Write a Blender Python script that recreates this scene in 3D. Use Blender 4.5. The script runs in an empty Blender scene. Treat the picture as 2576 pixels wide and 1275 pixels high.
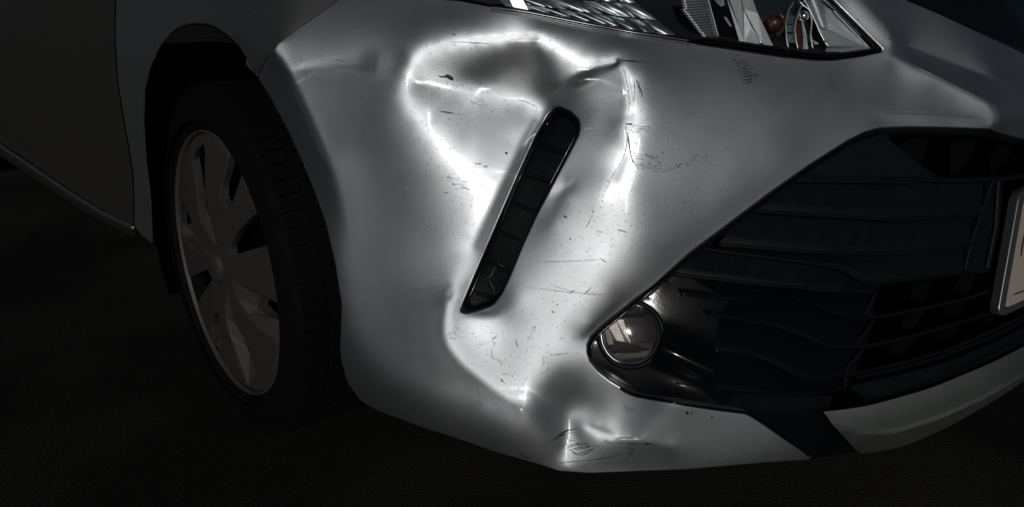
import bpy, bmesh, math, random, zlib, base64
import numpy as np
from mathutils import Vector, Matrix
random.seed(7); rng = np.random.default_rng(7)
sc = bpy.context.scene
COL = sc.collection
# ------------------------------------------------------------------ camera, sky, sun, exposure
PW, PH = 2576., 1275.                      # the photograph's own pixel frame used for bearings
FP, PCX, PCY = 2022., 1288., 637.5
PITCH = math.radians(18.3)
CAM = np.array([0.30, -1.355, 0.70])
_h = np.array([-0.693, 0.72]); _h /= np.linalg.norm(_h)
FW = np.array([_h[0]*math.cos(PITCH), _h[1]*math.cos(PITCH), -math.sin(PITCH)])
RT = np.array([_h[1], -_h[0], 0.]); UPV = np.cross(RT, FW)
cd = bpy.data.cameras.new("camera"); cam = bpy.data.objects.new("camera", cd); COL.objects.link(cam)
cd.sensor_width = 36.; cd.lens = 36.*FP/PW; cd.clip_start = .02; cd.clip_end = 2000.
cam.matrix_world = Matrix(((RT[0],UPV[0],-FW[0],CAM[0]),(RT[1],UPV[1],-FW[1],CAM[1]),(RT[2],UPV[2],-FW[2],CAM[2]),(0,0,0,1)))
sc.camera = cam
SAZ, SEL = math.radians(-47), math.radians(21)
SUN_DIR = np.array([math.cos(SEL)*math.cos(SAZ), math.cos(SEL)*math.sin(SAZ), math.sin(SEL)])
wd = bpy.data.worlds.new("World"); sc.world = wd; wd.use_nodes = True
nt = wd.node_tree; nt.nodes.clear()
sky = nt.nodes.new('ShaderNodeTexSky'); sky.sky_type = 'NISHITA'; sky.sun_disc = False
sky.sun_elevation = SEL; sky.sun_rotation = math.pi/2 - SAZ; sky.air_density = .35; sky.dust_density = 2.0; sky.ozone_density = 1.0
bg = nt.nodes.new('ShaderNodeBackground'); bg.inputs['Strength'].default_value = .05
wo = nt.nodes.new('ShaderNodeOutputWorld')
nt.links.new(sky.outputs[0], bg.inputs[0]); nt.links.new(bg.outputs[0], wo.inputs[0])
sl = bpy.data.lights.new("sun", 'SUN'); sl.energy = 5.0; sl.angle = math.radians(.6); sl.color = (1., .97, .93)
so = bpy.data.objects.new("sun", sl); COL.objects.link(so)
so.rotation_euler = Vector(SUN_DIR).to_track_quat('Z', 'Y').to_euler()
sc.view_settings.view_transform = 'Standard'; sc.view_settings.look = 'None'
sc.view_settings.exposure = -2.2; sc.view_settings.gamma = 1.
# ------------------------------------------------------------------ bearings and the car's outer skin
CR = {'A':(1500,100,3.188),'2':(2000,100,2.55),'3':(1500,450,2.55),'4':(2100,500,2.55),'5':(1700,1100,2.1257),'6':(2000,1500,3.187),'7':(950,0,2.1257),'8':(3200,1200,1.821),
'F1':(1400,0,1.2746),'F2':(1300,900,1.2746),'F3':(2660,0,1.2746),'F4':(2660,900,1.2746),'L1':(0,0,1.275),'L2':(0,900,1.203),'D':(0,0,1/1.5373),
'H1':(1500,0,2.1467),'H2':(2600,0,2.862),'G':(3300,450,1.5),'FG':(2200,1100,2.1257),'V':(1700,380,1.449),'W':(600,450,1.109)}
def cv(c, pts):
    a, b, s = CR[c]; return [((a+x/s)/1.5373, (b+y/s)/1.5373) for x, y in pts]
def ray(px, py):
    px = np.asarray(px, float); py = np.asarray(py, float)
    return FW+((px-PCX)/FP)[..., None]*RT-((py-PCY)/FP)[..., None]*UPV
PL=[(-3.6,-.83),(-2.6,-.835),(-1.9,-.84),(-1.2,-.84),(-.8,-.84),(-.49,-.82),(-.35,-.79),(-.21,-.728),(-.10,-.63),(-.016,-.508),(.06,-.36),(.125,-.19),(.15,0),(.125,.19),(.06,.36),(-.016,.508)]
C0 = np.array([-.9, 0.])
_ph = np.array([math.atan2(-(y-C0[1]), x-C0[0]) for x, y in PL]); _rr = np.array([math.hypot(x-C0[0], y-C0[1]) for x, y in PL])
_o = np.argsort(_ph); _ph = _ph[_o]; _rr = _rr[_o]
def natspline(x, y, xq):
    n=len(x);h=np.diff(x);A=np.zeros((n,n));b=np.zeros(n);A[0,0]=A[-1,-1]=1
    for i in range(1,n-1):
        A[i,i-1]=h[i-1];A[i,i]=2*(h[i-1]+h[i]);A[i,i+1]=h[i]
        b[i]=6*((y[i+1]-y[i])/h[i]-(y[i]-y[i-1])/h[i-1])
    m=np.linalg.solve(A,b);i=np.clip(np.searchsorted(x,xq)-1,0,n-2)
    d=xq-x[i];a=(y[i+1]-y[i])/h[i]-h[i]*(2*m[i]+m[i+1])/6
    return y[i]+a*d+m[i]/2*d**2+(m[i+1]-m[i])/(6*h[i])*d**3
PHQ = np.linspace(_ph[0], _ph[-1], 2000); RQ = natspline(_ph, _rr, PHQ)
_k = np.exp(-np.linspace(-2.5,2.5,61)**2); _k /= _k.sum()
RQ = np.where((PHQ > _ph[0]+.1) & (PHQ < 1.6), np.convolve(np.pad(RQ,30,mode='edge'),_k,'valid'), RQ)
def Fs(P):
    dx=P[...,0]-C0[0];dy=P[...,1]-C0[1];phi=np.arctan2(-dy,dx);r=np.hypot(dx,dy)
    side=np.clip((phi-.75)/.6,0,1);side=side*side*(3-2*side);z=P[...,2]
    off=(.30*(1-side)+.10*side)*(z-.2)
    zz=np.clip(z-.70,0,1);off=off+zz*zz*2.2*(1-side*.5)
    off=off+np.clip(.24-z,0,1)**2*3+1.3*np.clip(z-.53,0,.3)**2*(1-side*.6)
    return r-(np.interp(phi,PHQ,RQ)-off)
def tbase(px,py):
    D=ray(px,py);lo=np.full(D.shape[:-1],.35);hi=np.full(D.shape[:-1],4.5);found=np.zeros(lo.shape,bool)
    for s in np.arange(.4,4.5,.05):
        hit=(~found)&(Fs(CAM+D*s)<0);hi[hit]=s;lo[hit]=s-.05;found|=hit
    for _ in range(22):
        m=(lo+hi)/2;v=Fs(CAM+D*m[...,None]);lo=np.where(v>0,m,lo);hi=np.where(v>0,hi,m)
    return (lo+hi)/2
def blur(a,s):
    r=int(3*s)+1;k=np.exp(-np.arange(-r,r+1)**2/(2*s*s));k/=k.sum()
    a=np.apply_along_axis(lambda v:np.convolve(np.pad(v,r,mode='edge'),k,'valid'),1,a)
    return np.apply_along_axis(lambda v:np.convolve(np.pad(v,r,mode='edge'),k,'valid'),0,a)
# coarse sheet of the undamaged body
BX0,BY0,BH=-512.,-312.,16.
_bx=np.arange(BX0,3072,BH);_by=np.arange(BY0,1700,BH)
TB=blur(tbase(*np.meshgrid(_bx,_by)),.75)
# dents shaped by fitting a wanted light and shade: how far the damaged bumper lies behind (+) or before (-) the undamaged body, every 6 px
DENTS="""3 4 -1415 -96 0 1 5 11 15 17 22 21 24 19 19 14 10 9 4 4 2 -1 -1 -2 -4 -3 -4 -5 -5 -5 -4 -4 -5 -3 -4 -4 -3 -2 -4 -3 -4 -3 -3 -5 -4 -4 -5 -4 -6 -6 -4 -5 -5 0 2 6
3 191 97 -93 -1 7 11 15 17 19 15 13 12 6 4 1 -3 -6 -8 -12 -12 -13 -12 -13 -11 -10 -10 -6 -6 -4 -1 2 5 12 17 22 23 24 25 23 21 16 15 14 12 2 -17 -30 -29 -23 -18 -13 -13 -12 -16 -21 -31 -44 -63 -81 -99 -93 -75
4 3 -1436 -92 4 5 6 8 6 4 3 -1 -2 -8 -7 -10 -9 -8 -8 -4 -5 -3 -2 0 -1 1 1 0 1 2 2 1 2 2 1 1 2 2 0 2 1 2 2 1 2 3 3 4 4 5 8 7 9 11 10 9 7 3 5
4 190 285 -87 -7 -10 -12 -11 -9 -6 -5 -2 -2 -5 -3 -5 -5 -4 -3 -2 2 2 5 6 7 8 8 9 9 9 10 10 10 11 8 6 0 -4 -7 -12 -16 -19 -21 -23 -26 -32 -34 -28 -16 -5 -1 2 1 1 -2 -2 -3 -1 5 18 38 67 88 82 -126
5 2 -1461 -89 2 3 3 5 4 4 2 0 -1 -5 -4 -7 -6 -8 -6 -4 -5 -2 -2 -1 -1 1 1 1 1 2 1 1 2 1 1 2 2 1 1 2 1 1 2 1 2 2 3 3 3 4 6 5 7 7 8 9 7 6 5 3 3
5 189 473 -72 -6 -8 -12 -14 -14 -12 -9 -4 -3 -2 -2 -4 -2 -3 -3 -1 0 1 4 4 5 7 7 8 8 7 8 8 8 8 6 6 2 0 -4 -8 -11 -14 -17 -18 -20 -23 -25 -25 -21 -13 -9 -3 -1 1 1 2 3 4 9 16 28 47 70 93 119 168 -69
6 2 -117 3 3 2 3 1 2 1 0 -1 -2 -3 -5 -5 -6 -4 -5 -4 -2 -2 0 0 1 1 1 1 2 1 1 2 1 2 2 1 1 2 1 1 1 1 1 2 1 3 2 2 4 4 4 5 6 6 6 6 7 5 5 4 3 1
6 188 649 -52 -2 -4 -8 -11 -15 -17 -16 -12 -6 -2 -2 -2 -2 -3 -1 -1 0 1 2 4 4 6 6 6 6 8 7 7 6 6 6 5 2 1 -2 -5 -7 -10 -12 -15 -16 -18 -20 -19 -19 -16 -13 -7 -4 -2 0 2 4 5 10 14 22 35 50 72 98 138 219 334
7 2 -114 3 2 1 0 1 0 -1 -2 -1 -4 -4 -4 -4 -5 -4 -2 -2 -2 1 -1 2 1 2 2 1 2 1 2 1 2 0 2 1 2 1 1 1 1 2 1 1 2 2 1 4 2 3 4 4 4 6 5 5 5 4 4 4 3 3 1 1 -1
7 188 125 1 1 -3 -6 -9 -14 -18 -20 -19 -6 -2 -3 -2 -2 -1 -1 0 1 2 2 3 6 5 5 7 7 5 6 6 6 5 3 3 1 0 -3 -4 -8 -9 -12 -12 -15 -16 -15 -17 -15 -13 -10 -8 -4 -2 1 3 5 8 11 18 25 36 50 66 91 125 174 217
8 2 -109 1 1 0 -1 -1 -2 -3 -2 -4 -4 -3 -4 -5 -3 -2 -2 -1 1 0 2 2 2 2 2 2 1 2 2 1 2 1 1 2 0 1 2 1 1 1 1 1 2 1 3 1 3 3 3 3 4 3 5 4 4 4 3 2 3 3 2 2 2 0 -2 -1 -3 -3 -3 -5 -5 -5 -5
8 188 121 4 2 -1 -3 -6 -8 -15 -22 -25 -9 -7 -5 -3 -2 -1 0 1 1 2 4 5 4 5 6 6 5 6 6 5 4 4 3 1 1 -2 -3 -5 -6 -9 -10 -13 -13 -13 -14 -13 -13 -12 -8 -6 -5 -1 1 3 6 9 13 18 26 33 44 58 74 93 113 117
9 2 -105 2 -1 -1 -1 -3 -4 -3 -5 -5 -4 -5 -5 -3 -2 -3 0 0 1 3 3 3 3 2 2 3 2 2 1 2 1 2 0 1 2 1 0 1 1 1 1 1 1 2 1 2 3 2 2 3 3 3 3 4 2 3 2 2 1 2 2 1 2 2 2 2 3 3 2 3 2 3 1 -4 -5 -3 -2 -2
9 188 113 4 4 4 -1 -3 -6 -9 -10 -12 -32 -19 -8 -4 -2 -1 0 2 2 4 3 4 5 6 6 5 6 6 5 4 4 2 2 1 0 -2 -4 -5 -7 -8 -10 -10 -11 -12 -12 -12 -12 -8 -9 -6 -3 -1 1 3 6 10 13 18 23 30 37 45 52 59 59 46
10 2 -97 -1 0 -3 -4 -4 -5 -6 -5 -6 -6 -5 -4 -3 -3 0 0 2 3 2 4 3 4 4 3 2 2 2 1 2 1 1 2 1 0 1 1 1 0 1 1 1 2 1 1 2 1 2 2 3 2 2 3 1 3 1 1 1 1 0 0 1 1 1 3 2 3 3 3 3 4 3 4 2 3 1 0 1 0 2 4 6 7
10 189 105 5 6 4 -1 -1 -3 -5 -8 -29 -34 -14 -7 -2 0 1 1 3 3 6 5 5 6 5 6 6 4 5 4 3 2 2 0 -1 -3 -3 -5 -7 -8 -8 -10 -11 -10 -12 -10 -8 -10 -6 -5 -3 -1 0 4 6 8 13 15 20 25 29 33 34 31 17 -10
11 2 -90 0 -3 -4 -5 -6 -6 -7 -8 -6 -7 -6 -4 -4 -1 0 1 3 4 5 4 5 4 3 3 3 2 2 2 1 1 2 1 0 2 0 1 1 1 0 1 1 0 1 2 1 1 2 2 1 1 3 1 1 1 1 0 0 0 -1 0 0 1 0 1 2 2 3 4 4 4 5 4 5 4 4 4 2 2 1 1 0 1 7 10 11 10
11 189 93 3 7 8 6 1 3 1 -11 -13 -30 -37 -13 -4 -2 1 3 4 5 4 6 6 6 7 5 5 5 4 3 3 3 0 0 -2 -2 -4 -6 -5 -8 -9 -8 -9 -11 -9 -10 -9 -6 -7 -5 -3 -1 1 3 6 8 10 14 17 18 22 22 20 12 -5 -30
12 2 -79 -2 -4 -5 -7 -8 -9 -9 -8 -9 -7 -7 -5 -3 -1 1 3 4 5 6 5 6 4 5 3 3 3 1 2 2 1 1 1 1 0 2 0 0 1 1 0 1 1 1 1 1 1 0 1 1 2 0 1 1 0 0 0 0 -2 0 -1 -1 -1 1 1 1 2 3 3 5 5 5 6 6 6 6 5 5 4 4 3 2 0 1 1 -1 1 10 12 9 8 7 4
12 190 84 5 11 11 8 5 1 -3 -11 -14 -34 -37 -13 -2 1 2 4 5 6 6 7 6 6 7 5 5 4 3 2 1 1 -1 -1 -3 -4 -4 -7 -7 -8 -9 -9 -9 -8 -9 -8 -8 -5 -5 -3 -1 1 2 4 7 10 11 13 16 14 15 11 3 -12 -27
13 2 -67 -4 -5 -7 -8 -10 -10 -11 -11 -11 -9 -7 -5 -3 0 1 5 6 6 7 8 5 6 4 4 2 3 2 2 1 1 1 0 2 1 0 1 0 1 0 1 1 0 0 1 0 1 1 0 1 0 1 0 0 0 0 -1 -1 -1 -2 0 -1 0 0 0 2 2 3 3 4 6 5 7 7 6 8 7 8 7 6 5 4 3 1 0 0 -1 -1 -2 -1 0 -1 1 2 -1 -1 -3 -3
13 191 81 8 14 13 8 3 1 -4 -12 -15 -38 -38 -10 -2 3 4 5 7 7 8 8 7 5 6 5 3 3 2 1 0 0 -3 -2 -4 -6 -6 -6 -7 -9 -8 -9 -9 -7 -8 -7 -6 -4 -3 -2 0 2 4 6 6 10 10 11 11 9 6 -1 -9 -18
14 2 -54 -3 -8 -8 -11 -12 -13 -13 -13 -12 -11 -9 -6 -2 0 4 6 7 9 9 7 7 6 4 4 3 2 3 1 1 2 0 2 0 1 0 1 1 0 1 0 0 1 1 0 0 0 0 1 -1 0 0 0 -1 0 -2 0 -1 -1 0 -1 0 -1 0 1 2 2 2 4 4 5 7 6 7 9 8 10 9 8 8 7 7 4 4 1 0 -2 -3 -4 -4 -5 -4 -5 -2 -1 -2 -1 0 -1 -3 -2 -1 -2 -2
14 192 83 11 14 13 7 2 -1 -5 -11 -16 -42 -37 -8 0 4 6 7 9 8 8 8 7 5 5 3 4 1 1 -1 -1 -1 -4 -4 -4 -6 -7 -8 -7 -9 -8 -8 -9 -7 -6 -7 -4 -4 -2 0 2 2 4 6 7 8 8 9 6 3 -1 -7 -11
15 2 -36 -7 -7 -12 -14 -14 -16 -16 -16 -14 -13 -9 -7 -3 2 6 8 11 11 9 9 7 6 5 3 4 2 1 2 2 0 2 1 1 0 1 1 0 1 0 1 0 0 0 0 1 -1 0 -2 0 0 -2 -1 0 -2 0 0 -1 0 0 -1 0 1 1 1 1 2 3 4 4 6 5 7 7 8 10 11 9 11 9 9 7 6 3 3 0 0 -3 -4 -8 -9 -10 -9 -8 -6 -4 -2 0 -1 2 3 3 4 4 -3 -6 -4 -7 -7
15 193 86 14 14 11 6 2 -2 -7 -12 -16 -47 -35 -6 2 7 9 9 11 9 9 7 7 3 4 2 1 1 -1 -1 -3 -3 -4 -5 -5 -7 -7 -8 -8 -8 -9 -7 -8 -7 -5 -5 -4 -2 -1 -1 2 3 5 5 6 6 6 4 3 -1 -3 -6
16 2 -16 -7 -12 -14 -15 -19 -18 -20 -18 -18 -16 -12 -7 -1 4 9 11 13 13 11 9 8 5 5 4 3 2 3 1 1 2 0 1 1 1 1 0 2 0 1 0 1 0 0 -1 -1 -1 -1 0 -2 -2 -1 -1 -1 -1 -1 -1 0 1 1 1 1 1 1 1 3 3 2 3 5 5 7 6 7 8 10 10 11 9 10 10 8 7 4 3 2 -1 -2 -5 -7 -11 -14 -14 -13 -11 -9 -5 -3 1 1 2 3 4 4 5 5 4 5 4 -8 -10 -9 -12 -8 -8
16 194 91 12 13 11 6 1 -2 -8 -13 -19 -53 -30 -2 5 11 12 12 12 9 9 5 6 3 1 1 -1 0 -2 -2 -3 -4 -5 -6 -6 -7 -8 -8 -9 -8 -8 -8 -7 -6 -5 -4 -4 -2 0 1 2 3 3 5 5 4 5 2 1 -2 -3
17 2 8 -9 -14 -18 -20 -21 -23 -22 -23 -22 -18 -15 -8 0 6 13 17 16 15 12 10 7 6 4 3 3 3 1 2 2 1 2 0 1 2 1 1 0 1 1 0 0 1 -1 -1 -1 0 -2 -2 -2 -2 -2 -2 -2 -1 0 1 1 1 2 3 2 2 1 3 3 3 4 4 4 5 6 6 5 8 10 10 9 8 10 10 10 6 5 2 4 1 -1 -5 -8 -11 -15 -16 -17 -15 -12 -9 -2 -2 -2 0 1 3 3 3 5 4 5 5 5 4 1 2 -1 -2 -7 -3 0 1 6
17 195 93 13 12 10 6 0 -3 -10 -14 -23 -62 -19 4 11 16 15 14 12 8 7 4 2 1 1 -1 -2 -2 -3 -3 -4 -4 -6 -6 -7 -8 -8 -8 -9 -8 -8 -7 -7 -6 -5 -3 -3 -1 -1 1 1 4 3 4 4 3 3 2 0 0
18 2 39 -14 -18 -21 -25 -25 -27 -27 -27 -26 -23 -18 -9 0 13 18 21 21 16 13 10 6 5 4 4 3 2 3 2 1 2 1 2 1 1 2 1 1 1 1 1 0 -1 -1 0 -2 -2 -2 -3 -1 -3 -3 -2 -2 0 -1 0 2 4 4 5 4 3 3 3 3 5 4 3 6 6 6 4 5 7 9 8 8 6 8 10 9 7 4 4 4 3 0 -4 -6 -10 -13 -17 -16 -17 -15 -9 -4 -5 -5 -4 -1 -2 1 1 0 3 2 5 4 4 3 1 -1 -2 -2 -3 -4 -2 -3 8 10 9 9 10 7
18 196 94 11 12 10 5 0 -4 -11 -14 -27 -66 -14 17 21 19 16 13 11 7 3 1 0 -1 -1 -2 -2 -3 -4 -3 -6 -5 -6 -7 -8 -8 -9 -8 -10 -7 -8 -7 -7 -5 -5 -3 -3 -1 -1 2 1 3 3 4 4 3 3 3 2
19 2 76 -18 -25 -28 -28 -30 -31 -32 -33 -31 -29 -23 -12 5 19 28 29 24 17 12 7 7 4 4 4 2 4 2 2 2 1 2 2 2 2 1 2 2 1 0 1 0 -1 0 -2 -1 -2 -3 -2 -4 -3 -3 -3 -2 -1 1 2 2 5 6 7 7 5 4 4 5 5 4 5 6 8 6 5 3 6 6 8 4 5 6 8 9 7 4 3 4 3 3 0 -5 -6 -10 -10 -14 -17 -14 -10 -10 -10 -8 -7 -6 -4 -5 -3 -2 -2 2 2 2 2 1 0 -1 -3 -4 -4 -4 -3 -1 0 2 4 5 6 7 7 6 4 2 2 1
19 197 93 11 11 11 4 0 -5 -12 -15 -42 -67 17 28 24 20 17 10 5 2 1 -1 -3 -2 -2 -4 -2 -3 -5 -4 -5 -7 -7 -7 -9 -9 -9 -9 -9 -9 -8 -6 -7 -5 -5 -3 -2 -1 -1 1 2 3 4 3 5 5 4 4
20 2 126 -30 -35 -34 -35 -34 -35 -36 -38 -40 -37 -29 -15 9 33 42 36 24 15 10 8 5 4 4 3 4 2 2 3 2 3 2 2 3 2 2 2 2 1 2 0 0 0 -1 -1 -2 -2 -3 -3 -4 -4 -4 -4 -1 -1 1 2 5 5 9 10 10 6 6 6 6 5 5 5 7 8 8 5 4 3 5 7 8 5 2 3 4 10 11 8 3 0 -2 0 -2 -2 1 -2 -11 -17 -16 -13 -20 -14 -9 -9 -10 -10 -7 -8 -6 -4 -2 -1 1 -1 -2 -3 -3 -3 -5 -5 -5 -4 -3 1 1 5 7 7 8 8 7 8 7 8 7 -1 0 -2 -1 -3 -2
20 198 90 11 10 11 5 -1 -5 -13 -12 -47 -35 24 27 26 18 11 4 0 -2 -4 -2 -4 -3 -3 -3 -4 -4 -4 -6 -6 -7 -8 -8 -9 -10 -9 -10 -9 -8 -9 -6 -7 -5 -4 -4 -2 -1 0 1 3 2 6 6 6 7 6
21 2 191 -54 -48 -42 -38 -37 -39 -42 -45 -46 -47 -41 -23 20 61 59 37 20 13 7 5 4 5 4 3 3 3 4 2 3 3 3 3 2 2 3 3 2 2 1 1 0 0 0 -1 -1 -2 -2 -4 -5 -6 -4 -4 -3 0 2 5 5 8 9 12 11 9 7 8 8 7 7 6 5 5 7 11 11 9 3 2 6 11 8 -2 0 0 2 2 0 -3 0 -4 -1 1 1 -4 -5 -5 -5 -17 -16 -15 -12 -13 -12 -12 -12 -10 -8 -7 -5 -3 -4 -4 -4 -5 -5 -5 -5 -8 -7 -6 -3 -1 3 4 7 8 8 9 8 7 8 6 7 7 7 6 5 5 5 -4 -2 -3 -4 -3 -4
21 199 87 9 11 10 5 -1 -5 -15 -8 -46 -8 35 35 23 8 1 -5 -5 -5 -5 -4 -4 -3 -4 -3 -4 -5 -5 -5 -7 -8 -9 -9 -10 -11 -10 -9 -10 -9 -8 -7 -7 -6 -4 -3 -2 -1 1 1 5 5 7 9 10 8
22 2 262 -91 -60 -47 -40 -39 -40 -45 -51 -57 -60 -52 -29 48 108 57 24 13 6 6 4 5 4 3 4 3 4 3 3 4 3 3 3 3 4 3 3 2 3 1 1 1 1 -1 1 0 -1 -2 -4 -5 -6 -8 -4 -3 1 3 6 8 10 12 11 10 10 9 11 10 8 9 9 4 5 3 7 10 3 0 -2 1 0 1 2 -1 1 7 5 -10 -13 -12 -8 6 5 3 -6 -12 -2 19 7 -5 -18 -15 -14 -13 -11 -11 -12 -11 -7 -7 -7 -8 -8 -8 -6 -5 -6 -7 -7 -8 -7 -5 -2 1 5 6 7 9 7 7 7 7 7 6 7 5 6 6 5 4 6 4 3 4 3 4 -5 -4 -4 -4 -4 -4
22 200 82 8 10 11 4 -1 -10 -30 -63 4 67 51 25 6 -7 -9 -10 -7 -5 -5 -4 -4 -3 -4 -3 -5 -4 -7 -6 -8 -9 -10 -10 -10 -11 -12 -10 -10 -9 -9 -7 -6 -6 -5 -3 -1 -2 2 3 6 9 12 14 14
23 2 272 -95 -59 -44 -37 -37 -39 -46 -56 -68 -74 -66 22 160 54 13 7 4 4 4 4 4 4 5 3 4 3 4 4 4 3 5 4 3 3 4 2 4 2 3 1 1 -1 0 0 0 1 1 -1 -5 -7 -7 -7 -2 1 6 8 12 12 11 11 11 13 15 12 8 7 3 1 2 -1 1 2 6 3 0 0 3 8 5 3 4 9 6 4 9 10 8 7 -5 -1 2 4 -2 -13 -41 -23 -9 2 -12 -18 -13 -13 -13 -11 -8 -8 -9 -10 -12 -12 -9 -6 -5 -5 -6 -8 -9 -8 -5 -3 0 2 6 7 5 6 7 5 5 5 6 5 6 6 4 6 5 3 3 4 4 3 3 3 3 2 3 2 2 -4 -3 -4 -4 -2 -3 -2
23 201 76 7 10 11 7 4 -2 11 -40 0 55 37 6 -15 -14 -11 -8 -7 -4 -4 -3 -4 -3 -4 -3 -5 -5 -7 -7 -9 -10 -11 -12 -12 -11 -12 -11 -11 -9 -9 -8 -6 -6 -4 -4 -1 0 3 6 11 15 20 21
24 2 197 -46 -39 -33 -30 -30 -34 -44 -58 -77 -92 -41 142 96 4 1 2 2 3 2 4 4 4 4 5 3 4 4 5 4 5 4 4 5 3 3 5 3 3 1 0 -2 -2 -1 -2 2 4 3 2 0 -5 -7 -8 -3 3 8 13 16 14 11 9 12 14 11 4 -1 -1 2 6 7 3 4 6 4 6 5 2 4 5 8 7 3 2 6 10 14 10 4 2 0 -1 -2 -5 -10 -24 -25 -20 -16 -16 -5 -1 -13 -15 -15 -12 -7 -7 -8 -13 -14 -12 -8 -7 -6 -4 -5 -5 -7 -8 -7 -5 -2 0 2 4 5 4 3 4 4 4 4 5 5 4 5 4 4 3 4 2 2 3 2 2 2 3 2 2 3 2 1 2 3 1 2 2 -2 -3 0 -1 -2 0
24 202 72 6 9 12 10 15 10 -16 -75 -41 46 98 3 -6 -7 -5 -5 -4 -3 -3 -2 -3 -3 -3 -4 -5 -6 -8 -9 -9 -12 -12 -13 -13 -13 -13 -12 -10 -10 -10 -8 -6 -7 -5 -3 -1 1 6 12 20 29 33
25 2 122 -6 -17 -18 -20 -21 -24 -32 -53 -80 -60 -1 172 -31 -13 4 2 3 2 3 3 4 5 4 3 4 5 4 5 5 6 5 5 4 4 4 3 4 3 -1 -2 -4 -6 -6 -2 2 6 8 6 4 0 -6 -7 -3 4 12 15 16 16 14 8 3 3 5 3 1 3 9 11 8 6 3 3 5 7 5 5 4 6 8 7 4 3 5 9 8 8 3 1 1 -3 -6 -8 -7 -9 -19 -23 -19 -18 -26 -9 0 -3 -13 -13 -9 -9 -10 -12 -12 -9 -8 -6 -7 -5 -2 -3 -4 -5 -7 -9 -8 -4 -1 1 2 1 2 1 3 3 4 3 4 5 4 3 3 3 1 3 1 2 1 1 2 1 2 2 1 2 2 2 2 3 2 1 2 3 2 1 3 1 0 -1 0 -2 -1 -1 -1
25 198 1420 -83 -6 -3 -5 4 5 7 9 14 -7 -41 -62 -77 -65 -29 102 101 64 19 3 1 0 0 -2 -1 -2 -3 -3 -4 -6 -6 -9 -10 -12 -13 -13 -15 -15 -13 -14 -13 -11 -10 -10 -9 -7 -7 -5 -4 -1 3 10 22 39 55
26 2 80 9 -2 -6 -8 -8 -10 -12 -20 -63 13 158 -135 -44 -23 -3 5 1 3 3 4 3 4 4 4 5 4 5 6 7 6 6 6 5 4 3 3 3 0 -2 -7 -8 -7 -8 -6 5 8 7 9 7 4 -1 -3 -2 6 14 17 16 14 5 2 4 6 6 5 8 8 7 7 6 5 4 5 4 5 7 7 7 7 7 6 7 4 4 5 5 2 1 -1 -3 -5 -7 -4 -1 -2 -9 -19 -24 -22 -19 -21 -17 -1 4 -4 -18 -12 -10 -10 -10 -6 -5 -6 -7 -5 0 2 0 -3 -9 -15 -16 -10 -4 -1 -1 0 -2 1 1 3 2 4 4 3 3 3 2 2 2 1 1 0 1 1 0 1 0 1 2 1 2 1 2 2 2 3 2 2 2 3 1 3 3 2 2 2 3 1 1 -2 -1 -3 0 -2 -1 -1 0 0
26 192 1846 -46 -8 -5 -7 -5 -6 1 3 3 3 4 4 3 2 -9 -19 -40 -54 -60 -59 -47 -18 15 62 106 95 33 17 6 3 1 0 -1 -3 -3 -4 -7 -7 -11 -11 -13 -16 -16 -16 -16 -15 -15 -13 -12 -10 -10 -9 -9 -8 -8 -5 -2 4 18 44 81
27 3 73 7 3 2 3 6 14 32 86 6 -44 -73 -119 -45 -19 3 4 2 3 2 5 4 3 6 5 6 8 8 7 7 7 4 4 3 2 1 -1 -2 -5 -8 -11 -10 -3 -9 8 6 7 8 8 7 4 2 1 10 16 18 13 4 7 6 5 5 4 7 7 9 8 6 5 4 7 4 7 6 7 9 8 7 6 7 6 5 3 0 1 0 -3 -3 -5 -7 -7 -3 0 1 -3 -15 -22 -23 -15 -17 -14 -18 -6 -1 1 -12 -13 -7 -6 -5 -3 -4 -5 -4 3 6 5 2 -12 -32 -27 -13 -6 -4 -4 -3 -1 -1 1 2 3 4 2 3 2 3 1 2 2 0 1 0 -1 1 0 0 0 0 0 1 1 2 0 2 1 2 2 2 2 2 3 3 1 3 3 3 2 3 2 2 0 2 1 0 1 1 0 0 -1 1 1 -1 0 -1 -1 -2 -3 -5 -4 -7 2 4 2 3 2 3 3 3 2 5 4 7 6 5 -4 -28 -62 -67 -50 -46 -41 -31 -19 -8 4 39 104 116 72 23 7 5 2 1 -1 -4 -4 -7 -9 -12 -15 -16 -17 -18 -19 -17 -16 -15 -13 -12 -11 -11 -10 -12 -11 -12 -11 -7 1 25 65
28 3 64 12 9 10 12 18 29 50 81 85 -98 -106 -101 -83 -34 -9 4 2 3 5 4 4 7 9 12 11 9 6 3 2 -1 1 0 1 0 -1 -2 -5 -6 -8 -10 -7 -6 5 6 2 5 6 7 6 8 9 9 11 19 13 6 11 7 7 5 3 4 5 9 9 8 5 5 7 5 8 6 7 10 9 8 7 4 5 5 3 1 -1 -3 -3 -3 -6 -7 -8 -5 -2 1 0 -4 -10 -17 -19 -17 -12 -11 -11 -14 -14 -5 0 -2 -4 1 -2 -5 -2 1 3 4 8 11 8 -11 -85 -27 -12 -6 -5 -4 -5 -3 -1 0 2 4 2 3 2 3 0 2 1 0 1 -1 0 1 -1 0 0 0 0 0 0 1 0 2 0 2 1 1 2 2 1 2 1 3 3 1 3 3 2 3 2 3 1 1 2 1 0 1 1 1 1 0 1 2 2 2 3 3 4 3 4 3 2 3 2 3 3 3 4 4 5 7 9 14 19 15 -19 -38 -61 -94 -80 -52 -31 -22 -16 -11 -4 5 18 77 122 97 51 18 7 2 1 -4 -5 -8 -11 -13 -17 -20 -20 -21 -20 -18 -17 -14 -14 -12 -12 -12 -14 -16 -19 -22 -25 -25 -27 -40
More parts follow.
